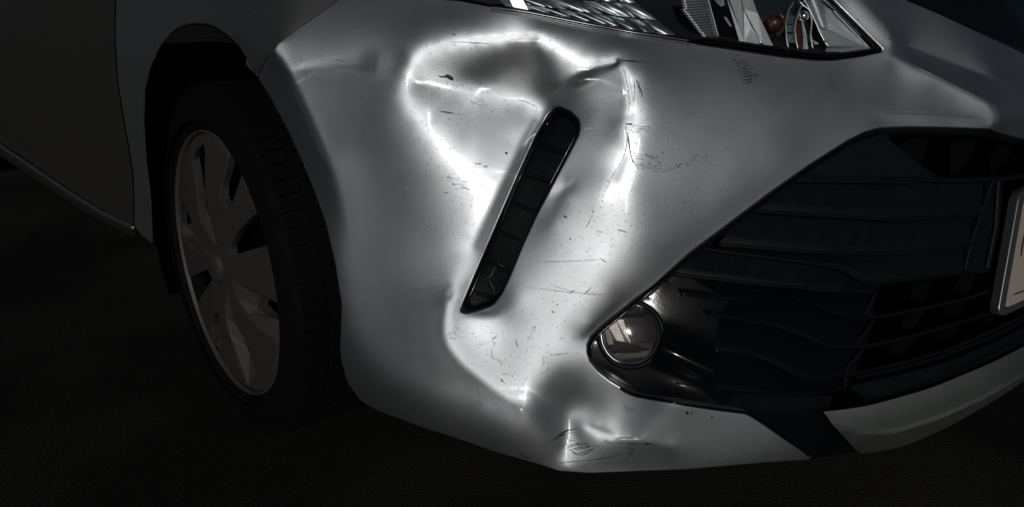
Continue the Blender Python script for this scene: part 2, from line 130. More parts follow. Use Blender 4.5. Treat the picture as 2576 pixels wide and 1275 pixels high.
29 4 74 14 15 17 23 32 45 58 56 11 -128 -82 -103 -52 -25 -4 2 6 10 11 11 12 8 5 3 1 0 -2 -4 -4 -2 -1 -1 -1 0 -2 -2 -4 -7 -5 -4 0 4 1 2 3 4 5 5 9 14 19 22 12 4 12 8 7 5 4 5 4 5 8 8 7 8 6 7 9 8 8 9 9 10 7 4 3 2 3 2 -2 -3 -5 -4 -5 -6 -7 -6 -4 -3 -1 -2 -3 -8 -12 -13 -13 -13 -10 -9 -10 -10 -13 -12 0 4 4 5 5 0 1 2 -3 -3 -4 -8 -35 -92 22 -2 -6 -6 -8 -5 -3 -1 1 3 2 3 2 1 1 1 1 -1 0 0 1 -1 0 -1 0 -1 0 0 0 1 -1 1 0 1 1 1 1 1 1 2 1 2 2 1 2 2 2 3 2 3 2 3 2 1 1 2 1 1 1 1 1 2 1 2 3 2 3 3 4 3 3 4 3 3 3 2 4 3 5 5 7 8 11 12 13 13 -5 -34 -55 -75 -98 -95 -33 -21 -14 -9 -6 -4 1 15 55 97 116 91 22 11 5 -2 -5 -9 -13 -16 -20 -24 -23 -24 -22 -18 -16 -13 -12 -12 -14 -16 -20 -26 -33 -43 -57 -65 -26
30 5 89 17 20 25 30 38 42 38 22 -24 -133 -60 -99 -27 -5 6 12 13 11 7 6 5 1 -4 -14 -20 -15 -9 -5 -4 -2 -1 0 0 1 2 3 4 6 5 -7 11 2 2 1 1 1 5 10 19 27 19 9 17 7 3 4 5 6 4 4 6 5 8 9 8 8 10 11 10 9 9 8 9 6 3 1 -1 -1 -1 -3 -5 -6 -7 -5 -5 -6 -4 -4 -2 -4 -2 -4 -4 -7 -9 -10 -11 -10 -9 -9 -5 -6 -6 -12 -9 6 9 2 -4 -17 -20 -17 -26 -44 -76 -55 158 4 -7 -14 -11 -7 -7 -5 -1 2 1 3 1 1 1 0 0 -1 1 0 -1 -1 1 -2 1 -1 0 -1 0 0 0 0 0 1 0 1 0 2 0 1 1 2 1 0 2 2 2 1 3 2 2 2 2 2 2 2 2 1 1 2 1 1 1 1 2 2 3 3 3 3 3 4 2 3 3 3 4 3 4 5 5 6 8 6 5 5 4 4 -3 -14 -33 -44 -57 -108 -94 -46 -14 -9 -5 -3 -3 3 8 22 54 114 108 71 28 5 -2 -9 -15 -20 -24 -29 -27 -25 -21 -17 -12 -12 -12 -13 -17 -23 -30 -41 -59 -86 -148 -271
31 5 90 18 21 22 28 30 32 29 20 7 -45 -102 -76 -64 -3 17 15 13 9 12 8 2 -10 -22 -20 -17 -18 -20 -18 -16 -11 -5 -3 -1 0 4 7 14 13 11 9 5 1 1 -1 -1 1 6 14 22 23 18 22 11 4 3 2 4 4 5 5 4 7 7 9 9 11 12 13 12 10 8 8 6 5 1 -3 -2 -3 -5 -5 -7 -9 -8 -6 -5 -2 -2 -2 -2 -2 -3 -2 -3 -4 -5 -8 -10 -10 -10 -8 -5 -5 -4 -3 13 7 8 -50 -70 -49 -24 -12 -5 6 33 67 7 -5 -12 -21 -13 -10 -7 -5 -2 -1 1 0 1 0 -1 -1 0 -1 -1 -1 0 0 -1 0 -1 0 -1 1 -1 0 -1 1 0 0 1 0 1 0 2 0 1 0 1 1 1 1 1 2 1 2 2 2 2 1 3 2 1 2 1 1 1 2 1 2 2 2 2 2 3 2 3 2 4 3 3 3 3 4 5 4 6 5 5 5 2 0 1 1 2 -1 -4 -10 -23 -41 -59 -101 -110 -39 -17 -5 0 -1 1 4 5 15 30 68 104 108 48 8 -4 -14 -25 -32 -34 -30 -24 -16 -13 -9 -8 -12 -17 -23 -32 -46 -61 -91 -131 -158
32 6 106 20 23 23 26 25 23 19 11 -2 -79 -45 -82 -9 15 18 13 8 0 -9 -28 -31 -14 -5 1 2 2 -3 -7 -14 -19 -18 -16 -9 -5 3 7 10 9 14 3 -3 -2 -1 -1 1 8 16 24 25 19 22 8 4 0 2 3 3 3 5 6 6 7 9 10 13 14 14 13 11 8 7 4 2 -2 -3 -5 -6 -5 -7 -10 -10 -10 -7 -3 1 2 2 -1 -2 -3 -1 -1 -2 -5 -6 -8 -9 -8 -5 -7 -12 -27 -45 -65 -46 -43 -1 13 18 13 14 17 29 39 24 -1 -14 -4 -15 -17 -8 -5 -7 -5 -2 -1 -1 -2 -2 -1 -2 -2 -1 -1 -1 -1 -1 0 0 -1 0 0 -1 1 -1 1 0 0 0 1 0 1 0 0 1 0 1 0 1 0 1 1 1 1 1 2 2 1 3 1 1 2 1 2 1 2 1 1 1 1 2 1 2 2 2 3 3 2 3 3 4 4 4 4 6 5 5 4 2 2 0 -1 2 3 5 2 2 -2 -6 -20 -34 -53 -112 -112 -55 -9 -2 1 1 1 3 3 5 12 25 80 102 81 37 -4 -30 -41 -38 -28 -18 -8 -5 -6 -9 -13 -22 -32 -42 -58 -77 -102 -118
33 6 104 18 20 22 21 21 20 17 14 10 -8 -68 -24 -61 -8 11 5 -6 -28 -38 -20 -1 2 2 1 -2 -3 -4 -3 -4 -4 -7 -9 -13 -10 -6 -1 6 9 10 0 -4 -4 -3 -1 5 10 11 6 2 65 21 10 0 0 0 2 2 4 5 5 5 7 8 11 13 14 14 13 11 8 7 4 -1 -3 -5 -6 -6 -9 -9 -10 -11 -8 -6 0 2 5 4 2 -1 0 -2 0 -1 -2 -5 -7 -8 -4 0 -6 -51 -73 -74 -63 -44 3 30 40 33 20 13 14 12 11 16 19 -5 -5 -3 -15 -5 -10 -7 -5 -5 -4 -3 -3 -2 -3 -2 -3 -1 -2 -1 0 -1 -1 0 0 0 0 0 -1 1 -1 0 1 1 -1 1 0 1 0 1 0 0 1 0 1 0 0 1 1 1 0 2 2 0 2 2 1 2 1 1 1 0 2 1 1 1 1 2 1 2 1 3 2 3 4 3 4 5 5 4 5 4 4 3 0 0 0 2 5 5 6 5 5 3 1 -4 -19 -39 -54 -105 -122 -46 -12 -2 1 0 -1 1 2 3 8 20 40 72 81 46 -4 -37 -36 -22 -9 -1 0 -4 -11 -20 -28 -37 -49 -60 -74 -77
34 7 118 17 19 18 19 17 15 14 13 10 -36 -35 -59 -21 -5 -12 -33 -28 -14 -5 -4 -5 -4 -4 -2 -2 0 -1 1 -1 1 0 0 -3 -4 -2 -3 0 2 0 -6 -4 -3 0 6 13 17 15 12 21 31 21 0 -3 -1 0 1 3 4 5 4 6 7 10 11 13 11 11 10 11 8 4 -2 -6 -5 -5 -9 -8 -11 -11 -8 -4 -1 2 4 5 6 4 2 0 1 0 1 0 -4 -5 -5 3 10 -48 -73 -52 -39 -48 -47 24 36 31 25 8 3 2 2 3 5 9 15 8 4 -5 -15 -10 -7 -6 -5 -5 -5 -3 -5 -3 -3 -2 -3 -1 -1 -1 0 0 -1 0 0 0 0 0 0 1 0 0 0 1 0 0 0 1 0 1 0 0 1 -1 1 0 0 0 1 1 0 1 2 1 1 1 1 1 1 1 1 1 1 1 0 1 0 2 1 2 1 3 2 4 4 4 4 4 5 4 5 2 2 1 1 1 2 4 7 6 7 6 6 6 6 5 1 -15 -39 -58 -112 -118 -53 -8 -4 -1 -1 -1 1 1 4 7 10 22 49 63 53 16 -12 -22 -19 -2 -2 -11 -20 -25 -30 -35 -42 -46 -48
35 7 110 18 16 17 15 14 14 13 12 10 -2 -52 -26 -47 -41 -67 -24 -5 1 1 1 2 1 1 0 1 0 1 0 1 0 0 0 0 1 -1 -1 -2 -3 -5 -3 -6 -3 0 5 11 20 20 8 6 13 28 8 -1 -1 0 11 8 5 3 4 3 4 6 8 8 8 8 10 13 11 4 -5 -4 -4 -6 -8 -12 -10 -7 -3 1 4 3 5 7 6 6 3 3 2 3 2 1 1 -1 3 21 -29 -65 -17 -19 1 70 80 -18 -32 -31 -43 -35 -31 -21 -9 -6 -2 0 6 27 7 -6 -10 -10 -5 -4 -5 -5 -5 -6 -4 -4 -3 -3 -1 -2 -1 -1 0 -1 0 1 -1 1 0 0 0 0 1 0 0 1 0 1 0 0 0 0 1 0 -1 1 0 0 0 0 0 0 1 1 0 1 1 1 1 1 1 1 1 0 0 1 0 1 1 -1 1 1 2 2 3 3 3 4 4 5 4 4 3 3 1 2 0 1 3 4 5 7 6 7 7 7 7 9 10 10 5 -19 -50 -61 -108 -117 -46 -13 -2 -2 -1 1 1 4 9 16 27 40 46 42 28 11 -3 -20 -18 -18 -20 -19 -22 -23 -23 -21 -10
36 8 119 15 14 14 13 12 10 9 8 2 -41 -38 -84 -83 -5 1 2 1 1 2 2 2 1 3 0 2 1 1 1 0 0 0 1 -1 0 -1 -2 -4 -5 -6 -4 -4 0 3 8 11 14 11 -4 -16 -19 6 5 5 14 24 33 24 8 12 5 2 2 2 2 5 5 8 9 11 9 -2 -3 -4 -9 -10 -9 -6 -2 3 6 6 6 7 7 7 6 6 4 5 5 5 4 2 5 29 -23 -76 -7 7 27 43 16 -16 -35 -40 -32 -12 -2 -6 -13 -20 -18 -15 -8 -1 25 5 -3 -7 -6 -3 -3 -4 -5 -5 -6 -5 -4 -4 -2 -2 -2 0 -1 -1 1 0 0 0 0 1 0 0 1 0 1 0 0 1 0 1 0 0 0 -1 0 1 -1 0 0 0 -1 0 1 0 0 1 1 1 1 1 0 1 0 1 0 1 0 0 0 0 1 0 1 1 2 2 2 4 3 4 3 4 3 3 2 2 0 1 2 2 5 4 6 6 6 6 7 8 8 10 10 11 9 0 -23 -48 -63 -105 -106 -49 -9 -5 -1 3 4 7 14 21 28 31 32 26 14 5 -6 -12 -11 -7 -11 -10 -11 -9 -3 0
37 8 112 12 13 12 11 9 8 7 3 -1 -19 -73 -67 -45 -19 -2 4 3 3 1 2 1 2 2 2 1 1 1 1 1 0 0 0 -1 0 -1 -2 -3 -4 -5 -5 -2 0 3 4 5 6 8 -17 -19 -17 -1 5 7 10 9 7 12 20 28 14 23 14 5 1 -1 3 4 5 9 10 -5 0 -7 -14 -8 -1 3 5 8 7 8 8 8 7 8 6 6 7 9 8 7 7 9 17 -19 -73 -15 2 13 22 9 -15 -27 -28 -18 -5 1 1 0 -3 -6 -9 -13 -21 -22 27 -8 1 -8 -3 -1 -3 -3 -4 -7 -4 -5 -5 -3 -2 -2 -1 -1 0 0 -1 1 0 1 0 -1 2 0 0 0 1 1 0 0 1 0 0 0 0 1 -1 0 0 -1 0 -1 0 0 -1 0 1 1 0 0 1 1 2 0 0 1 1 0 -1 0 0 -1 0 0 0 1 2 2 2 3 3 3 4 2 3 2 2 1 1 1 1 2 3 5 4 6 5 6 6 7 7 8 9 8 8 9 5 -2 -22 -49 -57 -97 -104 -41 -11 -1 4 7 10 15 20 23 24 22 17 10 3 -2 -2 -2 -2 -3 0 5 15 31
38 9 116 11 10 9 8 7 3 1 -5 -17 -57 -43 -49 -26 -7 3 4 3 2 1 2 2 1 2 2 1 1 1 1 1 0 -1 1 -2 0 -2 -3 -2 -3 -3 -2 -1 2 3 1 -1 1 -19 -12 -10 -4 3 4 6 3 3 8 17 2 19 13 16 18 12 8 3 2 1 -2 -31 -22 -8 10 20 12 12 8 10 8 9 8 10 9 8 5 5 6 10 11 11 10 7 4 -15 -56 -21 -5 1 3 -1 -9 -16 -13 -8 0 2 2 2 2 0 1 -1 0 -2 -20 -39 8 1 -11 0 0 -2 -4 -5 -5 -5 -5 -3 -3 -2 -2 0 -2 0 0 1 -1 1 0 0 2 -1 1 0 1 0 1 0 1 0 0 1 0 0 -1 0 -1 0 0 -1 0 0 -1 0 0 0 0 1 1 1 0 0 2 0 0 0 0 1 0 -1 -1 -1 0 1 0 1 1 3 1 3 2 2 3 2 1 1 1 1 0 1 3 2 4 5 4 5 6 6 5 6 6 5 6 7 7 8 8 5 1 -21 -44 -57 -95 -97 -40 -4 4 7 10 13 17 20 20 20 14 11 7 4 3 4 4 7 12 23 36
39 10 117 9 8 6 5 3 -1 -5 -13 -34 -49 -34 -33 -14 0 4 2 3 2 2 1 2 2 1 2 1 1 0 1 0 1 -1 0 -2 -1 0 -3 -1 -1 -1 0 1 0 -1 -4 -3 -17 -10 -7 -4 -1 1 2 2 4 9 10 12 13 10 11 7 8 6 5 1 -2 -21 -15 8 -4 -1 12 23 14 7 10 7 7 11 10 7 6 4 2 6 12 14 11 7 0 -15 -34 -23 -9 -6 -2 -3 -6 -9 -7 -4 0 1 2 2 1 1 1 0 2 3 8 3 -47 -15 -2 -11 4 -2 -3 -5 -5 -3 -5 -3 -4 -2 -2 -1 -1 0 -1 0 0 1 -1 1 1 0 1 1 0 1 0 0 1 0 0 1 -1 1 0 -1 1 -1 -1 -1 0 -1 0 -1 0 0 0 0 0 1 1 1 1 0 2 0 0 0 -1 -1 0 -1 0 -1 0 1 0 1 1 2 1 2 2 1 1 2 0 1 0 1 1 1 3 2 4 4 6 4 5 5 6 3 5 3 4 6 8 8 10 8 4 -2 -20 -42 -51 -92 -92 -30 -4 3 5 9 17 25 24 22 17 12 10 9 7 9 11 15 22 29
40 10 107 8 7 7 3 1 0 -4 -7 -14 -53 -22 -45 -18 -4 3 3 2 2 2 2 1 2 2 1 2 1 1 0 1 0 0 0 -1 0 -2 1 -1 0 0 1 0 -1 -4 -5 -4 -15 -9 -7 -4 -3 -1 -1 3 5 7 11 13 12 9 6 6 4 3 1 -2 -10 -14 -1 4 6 -1 1 5 14 23 12 12 10 7 4 3 4 -5 3 9 13 15 14 6 -9 -19 -24 -17 -10 -4 -3 -2 -3 -2 -2 -3 0 -1 -1 0 0 -1 0 0 0 -1 -4 -1 -40 6 1 -4 1 -3 -5 -5 -4 -4 -3 -2 -2 -1 -2 -1 -1 0 0 0 -1 0 1 0 1 0 1 0 2 0 0 1 0 1 0 0 0 0 -1 1 -1 0 0 -1 -1 -1 -1 0 0 0 -1 1 0 1 0 1 1 1 0 1 0 0 0 0 -2 0 -1 0 -1 -1 1 1 1 0 2 1 0 1 1 -1 1 0 0 0 1 1 1 4 3 4 3 6 5 5 3 4 2 3 4 5 6 7 8 8 8 6 4 -1 -19 -38 -55 -95 -90 -18 -8 -7 11 36 36 29 22 19 14 12 11 10 12 16 19 22
41 11 107 6 4 3 3 -1 -3 -4 -7 -22 -46 -31 -29 -13 1 4 3 1 2 2 3 1 2 1 1 2 1 1 1 0 0 -1 1 -1 1 0 1 1 1 0 0 -3 -5 -6 -5 -9 -11 -6 -5 -4 -3 -1 1 7 10 11 11 9 6 3 3 3 1 -2 -6 -11 -7 1 4 3 4 1 2 4 3 7 4 3 3 3 1 1 19 16 14 14 14 13 8 -5 -20 -22 -16 -9 -4 -1 1 2 1 1 0 -3 -3 -3 -3 -2 -1 -1 0 -2 -4 -4 -4 1 -16 0 2 0 -4 -7 -5 -5 -2 -2 -1 -1 -2 0 -1 -1 0 -1 0 1 0 0 0 0 1 1 1 0 0 2 0 0 0 1 -1 1 -1 1 -1 -1 0 -1 0 -1 0 -1 0 -1 0 0 0 1 0 1 1 1 1 1 0 0 0 -1 -1 0 -1 -1 -1 0 1 -1 1 0 1 0 0 0 0 -1 0 0 -1 -1 1 -1 2 1 1 3 4 4 4 4 5 4 3 3 2 3 5 5 7 6 8 7 7 8 7 4 -1 -19 -41 -53 -110 -76 -10 -29 47 45 36 29 22 17 14 12 12 12 14 16 16
42 11 99 5 4 4 1 0 -1 -3 -4 -10 -51 -15 -42 -15 -3 3 2 3 2 2 1 2 2 2 1 1 2 1 1 0 0 1 0 0 1 0 2 1 1 2 -2 -2 -7 -7 -7 -2 -10 -7 -5 -4 -5 -3 4 8 11 10 8 5 3 2 0 -1 -2 -5 -6 -6 -4 0 2 4 2 3 2 1 3 2 3 2 2 5 4 2 5 14 16 14 16 14 8 -2 -20 -24 -16 -8 -3 1 4 6 4 3 -1 -3 -4 -3 -3 -2 -2 -1 -2 -1 -2 -4 -2 3 -5 -1 6 -5 -6 -6 -6 -3 -3 -1 -2 0 0 -2 0 0 -1 0 0 -1 1 0 1 0 0 1 0 1 1 0 0 1 0 0 1 -1 0 0 0 0 -1 -1 -1 0 -1 0 -1 0 -1 1 0 0 0 1 0 1 1 1 1 1 0 0 -1 -1 -1 -1 0 -1 0 0 0 0 0 1 -1 0 -1 -1 -1 -2 -1 -1 -2 1 -1 1 2 2 3 4 3 4 4 4 2 2 3 3 4 6 7 7 6 7 8 8 7 9 8 5 -2 -25 -44 -61 -66 -77 -15 49 42 31 24 18 15 13 12 11 11 13 12
43 12 97 4 2 2 1 0 -2 -1 -4 -26 -39 -33 -22 -10 2 4 2 1 2 3 2 1 2 2 1 1 1 1 1 1 1 0 1 0 2 1 2 2 0 0 -4 -5 -6 -8 -7 -2 -6 -3 -5 -7 -4 5 11 9 8 4 2 0 -1 -3 -3 -5 -5 -4 -5 -2 0 1 1 4 3 3 1 0 0 1 1 2 0 3 6 8 10 13 16 14 13 6 3 -35 -23 -12 -5 0 3 5 6 6 3 2 -1 -2 -3 -2 -1 -1 -2 -2 -1 0 1 0 0 7 -1 1 -6 -5 -5 -4 -5 -3 -2 0 -1 -1 0 -1 0 -1 0 -1 1 -1 1 0 1 1 0 0 1 0 0 1 0 0 0 0 1 -1 -1 0 0 -1 0 0 -1 -1 -1 0 0 0 0 0 0 1 0 2 1 0 1 1 0 0 0 0 -1 0 -1 -1 0 -1 0 0 0 0 0 0 0 -2 -2 -3 -3 -2 -2 -1 -2 0 0 1 2 1 4 4 4 2 2 3 1 3 3 4 6 6 7 8 8 9 8 10 9 8 8 7 6 -6 -38 -55 -42 -108 28 39 32 24 19 14 12 10 10 9 9 9
44 13 93 4 1 2 0 0 -1 -2 -7 -50 -15 -39 -15 -1 3 3 3 2 1 2 2 2 2 1 2 2 1 1 1 0 1 2 1 1 2 1 2 1 -1 -2 -3 -5 -7 -8 -6 -1 -1 -2 -8 -8 9 9 7 2 1 0 -3 -5 -4 -7 -4 -3 -4 -3 -2 0 1 2 3 3 1 2 -1 0 0 1 -1 1 2 6 8 8 7 8 16 8 -7 -20 -24 -8 -2 1 1 4 4 6 6 5 4 3 0 1 0 0 0 -1 -2 -3 1 3 7 6 2 1 -3 -6 -5 -4 -3 -3 -3 -2 -2 0 -1 0 0 -1 0 0 0 -1 1 -1 0 1 0 0 1 0 1 0 0 1 0 0 -1 0 0 0 -1 -1 1 -1 -1 -1 0 0 0 -1 0 0 1 1 0 1 0 1 1 1 0 1 0 0 -1 0 -1 0 -1 -1 0 0 0 0 1 -1 1 -1 0 -2 -4 -6 -4 -2 -2 -2 -1 0 1 2 4 1 1 2 1 1 0 0 1 3 4 5 6 7 7 8 9 12 12 12 13 11 10 7 6 -4 -44 -16 -71 -49 33 28 22 16 13 10 9 6 8 6 5
45 13 88 2 3 1 0 1 0 0 -3 -33 -30 -29 -23 -8 3 4 2 3 2 1 2 1 2 3 1 1 2 2 1 1 2 0 2 2 1 3 1 1 0 0 -1 -5 -5 -9 -9 -3 2 2 -3 -9 8 6 1 0 -3 -4 -6 -7 -7 -4 -4 -2 -3 -2 0 0 0 2 2 2 2 0 1 0 0 -1 0 0 3 5 5 8 3 3 7 1 -9 -61 1 8 7 5 4 4 4 4 6 6 6 5 5 3 4 2 0 -2 -2 -2 -3 1 7 13 7 -6 1 -6 -4 -2 -3 -2 -2 -1 -1 -1 0 -1 0 -1 0 -1 0 1 -1 0 1 -1 1 0 1 0 0 1 0 -1 0 0 0 -1 1 -1 0 0 -2 0 0 0 0 -1 0 0 0 0 0 1 1 1 1 0 1 0 1 0 1 -1 1 -1 -1 -1 0 0 -1 0 0 0 -1 1 0 1 2 1 2 1 1 2 0 3 2 2 2 0 -2 -3 -3 -6 -4 -5 -5 -3 -4 -1 1 1 1 2 3 7 11 12 13 17 17 19 16 14 6 8 -16 -21 -33 -63 19 23 18 14 9 7 5 6 3 4 2
46 14 85 2 2 1 1 0 1 -1 -10 -49 -18 -30 -13 0 4 4 1 2 3 1 2 2 1 2 2 1 2 2 2 1 2 2 1 2 1 2 2 2 0 -1 -3 -7 -8 -8 -7 -1 5 4 -4 3 -1 -2 -4 -5 -8 -7 -7 -5 -3 -3 -2 -2 -1 -1 0 2 1 1 1 2 1 1 0 0 1 -1 0 1 3 5 3 2 6 -2 -11 -44 -29 8 12 10 7 6 3 5 4 4 7 7 8 8 7 4 2 1 -1 -3 -5 -4 -4 5 11 2 5 6 -1 -2 -2 -2 -1 -1 -1 0 -1 0 0 -1 0 0 0 -1 -1 1 0 -1 1 -1 1 0 0 0 0 0 0 0 -1 0 0 -1 0 0 -1 1 -1 -1 0 -1 1 -1 1 0 1 0 1 1 0 1 1 1 0 1 0 0 0 -1 0 0 -1 0 -1 0 -1 -1 0 1 0 2 1 3 5 9 14 8 2 3 0 0 -1 -2 -3 -4 -5 -4 -2 -4 -3 -3 -2 -1 -2 -2 -2 -2 -4 -2 -2 -1 2 6 7 10 14 20 22 16 12 8 -9 -4 -39 8 18 13 8 6 3 2 2 2 2 1
47 14 80 3 1 2 1 1 0 0 -2 -38 -23 -30 -18 -5 3 3 3 2 1 2 1 2 2 2 2 3 1 2 2 2 2 2 2 2 2 2 2 2 1 -2 -3 -7 -7 -9 -8 -6 1 5 0 2 -2 -5 -6 -8 -8 -7 -4 -3 -3 -2 -3 -2 -1 0 1 1 1 2 1 1 1 2 1 1 0 -1 -1 1 1 2 -1 -10 12 -5 -20 -62 -1 12 12 11 8 7 6 3 5 5 5 9 9 8 7 5 3 2 0 -4 -4 -6 -3 1 10 6 6 7 2 -1 -2 -1 -1 0 0 1 0 0 0 -1 0 -1 -1 1 -1 -1 0 1 -1 0 0 0 0 0 -1 0 0 0 0 0 0 -1 0 -1 0 -1 0 0 -1 1 -1 1 -1 1 0 2 0 1 1 1 1 0 1 0 0 0 0 0 0 -1 0 -1 -1 -1 0 0 -1 0 0 1 2 2 7 9 16 9 3 1 0 -1 0 -2 -2 -2 -1 -1 -2 -2 -2 -1 -2 -2 -1 -2 -1 0 1 0 -1 -2 -2 0 0 3 3 5 9 17 11 11 28 13 -12 15 14 9 3 -2 -2 -2 -1 1 0 0
48 15 78 2 2 1 1 1 0 -2 -11 -47 -14 -26 -11 1 4 2 2 1 1 3 1 2 2 3 2 2 3 2 2 2 2 3 2 2 2 1 2 0 -1 -3 -4 -6 -6 -7 -7 -7 1 -2 3 -4 -7 -9 -8 -6 -4 -3 -3 -2 -3 -2 -1 -1 0 1 1 1 0 2 0 3 1 2 2 1 1 -2 -2 -1 -1 -10 -9 3 -14 -42 -35 16 14 13 10 9 7 6 5 4 5 7 7 9 8 7 4 4 2 0 0 -3 -4 -1 4 13 5 2 4 0 0 -1 0 0 1 1 0 2 -1 0 -1 -1 -1 0 -1 0 -1 0 -1 0 1 -1 0 -1 0 1 -1 0 0 -1 0 -1 0 0 0 -1 0 -1 0 0 -1 1 -1 1 1 1 0 1 1 2 0 1 1 0 0 1 -1 0 0 -1 0 -1 -1 -1 -1 -1 -1 0 -1 1 -1 2 1 2 3 0 5 5 2 1 1 1 1 1 2 3 2 1 2 1 1 0 2 0 2 1 2 4 6 0 -4 -3 -2 -1 0 2 4 8 19 7 -4 78 66 5 -37 7 2 -5 -9 -11 -5 -2 -1 -1 0
49 16 77 1 2 1 1 0 0 -7 -46 -11 -27 -14 -2 3 4 0 2 2 1 2 2 3 2 2 3 2 3 3 3 2 2 2 3 2 1 0 -1 -1 -3 -1 -3 -3 -3 -2 -1 1 13 -32 -12 -11 -8 -6 -5 -3 -4 -3 -3 -2 -2 -1 0 0 1 0 1 2 0 2 1 3 3 2 3 0 0 -2 -1 -7 -17 6 -24 -39 -64 24 20 16 13 11 9 7 6 5 5 6 6 7 7 7 5 5 3 2 3 2 1 3 4 4 5 9 0 -3 -3 -1 1 2 2 1 2 1 0 0 -1 -1 -1 0 -1 -1 -1 0 -1 0 0 -1 0 -1 0 0 -1 0 0 -1 1 -1 0 0 -1 -1 0 -1 1 -1 0 0 0 1 0 0 1 1 1 1 1 1 1 1 0 0 0 1 0 -1 0 -2 0 -2 -1 -1 -1 -2 -1 -1 -1 0 -1 1 -1 -3 -5 -3 1 3 4 3 2 3 4 4 3 3 4 2 3 1 3 2 3 2 3 2 3 2 5 6 5 4 6 5 6 6 12 24 31 54 50 67 34 -74 -37 1 -11 -25 -15 -7 -3 0 0 -2
50 16 73 2 1 1 1 1 -1 -1 -14 -41 -19 -18 -9 2 3 2 0 1 2 2 3 3 2 3 4 2 3 2 3 3 3 3 1 1 2 -2 -1 -1 -2 -2 0 -1 -1 -3 -2 -2 -10 -13 -19 -6 -6 -5 -5 -5 -4 -3 -3 -3 -1 -1 0 1 0 1 1 1 1 2 2 2 3 4 3 3 1 -2 -6 -19 -6 0 -36 -59 -16 20 18 14 12 10 9 7 6 7 6 5 6 7 5 5 4 3 2 3 3 5 6 7 8 2 3 6 -3 -5 -5 -1 4 4 3 4 1 1 -1 0 -2 0 -1 -2 0 -1 -1 0 -1 -1 0 -1 0 0 0 -1 0 0 -1 0 -1 0 0 -1 -1 0 0 0 -1 0 0 0 0 0 1 1 0 1 1 2 1 1 1 0 1 0 0 0 -1 0 -1 0 -2 -1 -2 -2 -2 -1 -2 0 -2 0 -1 -1 -2 -4 -5 -3 0 1 2 3 3 4 3 4 5 4 3 4 2 4 3 3 3 3 3 4 3 2 7 9 10 11 11 12 15 18 20 21 47 72 6 9 4 -29 -46 -13 30 -38 -13 -1 3 2 -1 -3
51 17 72 1 1 1 1 0 -1 -7 -42 -11 -26 -13 -1 4 2 1 2 2 3 2 3 3 3 3 3 3 4 2 3 2 3 2 1 0 -1 -1 -2 -1 -1 -1 0 -2 -3 -4 -3 -3 -13 -25 -5 -7 -5 -5 -5 -5 -4 -4 -1 -2 0 0 1 0 1 1 0 2 1 2 3 3 5 4 5 2 -2 -15 -20 2 -19 -41 -48 10 15 14 13 11 9 8 8 7 6 6 6 7 4 4 3 2 1 3 2 4 5 7 8 7 6 1 3 0 -7 -8 3 7 6 5 2 2 -1 -1 -1 0 -1 -1 -1 -2 0 0 -2 0 -1 -1 0 -1 -1 0 0 -1 0 0 -1 0 0 -1 0 1 -1 -1 0 0 0 0 0 -1 1 0 0 1 1 2 1 1 2 0 1 1 1 -1 0 0 -1 -2 -1 -2 -1 -2 -2 -2 -2 -1 -2 -1 -1 -1 -2 -2 -2
51 232 81 15 15 19 22 25 36 34 15 2 -5 -22 -36 -41 -33 43 19 11 9 6 2 -6
52 17 68 2 2 0 1 1 0 -3 -32 -23 -20 -18 -6 2 3 4 2 2 2 4 3 4 3 3 4 3 2 4 3 3 2 2 1 -1 0 -2 -2 0 -1 -1 -1 -1 -3 -4 -3 -5 -22 -8 -16 -3 -6 -6 -6 -5 -5 -3 -2 0 1 1 -1 1 0 1 1 0 2 2 2 4 3 5 5 4 -4 -20 -10 -9 -34 -52 2 9 11 11 10 10 9 8 8 7 7 6 8 5 3 1 1 1 2 0 3 3 6 7 7 5 4 1 7 0 -1 -17 11 10 6 4 2 0 -1 -1 -2 -1 -1 -1 0 -1 -1 -1 -1 0 -1 -1 0 -1 0 -1 0 0 -1 0 0 0 -1 0 0 -1 0 0 0 -1 0 0 0 1 -1 1 1 0 1 1 1 1 2 1 1 1 0 0 -1 -1 -1 0 -2 -2 -3 -1 -2 -3 -1 -2 -1 -1 -2 -1
52 240 233 3 -6 -14 -22 -25 -15 17 23 20 18 14 4 -8
53 18 68 1 1 1 0 0 -2 -12 -43 -11 -22 -12 -1 6 3 3 3 4 3 3 4 4 4 3 4 4 3 3 3 1 2 1 0 -1 0 0 -2 0 0 -2 -3 -3 -4 -6 -4 -9 -28 -2 -10 -5 -6 -6 -6 -4 -3 -2 0 0 0 1 0 0 0 0 1 1 1 3 3 4 5 5 1 -8 -12 -2 -33 -38 -20 4 8 9 8 10 8 9 8 7 8 7 8 6 5 1 1 -1 0 0 2 2 5 5 7 7 5 1 2 1 5 7 -13 11 7 5 3 -1 -1 -2 -1 -1 -1 -1 0 -1 -1 -1 -1 0 -2 0 0 -2 0 0 0 -1 -1 0 -1 0 0 0 0 0 0 0 0 -1 1 -1 0 0 0 0 0 1 1 1 1 1 2 1 1 2 0 0 0 -1 -1 -1 -2 -3 -1 -2 -3 -2 -1 -3 -1 -1 -2
53 243 201 -12 -11 -2 11 21 24 26 27 17 -12
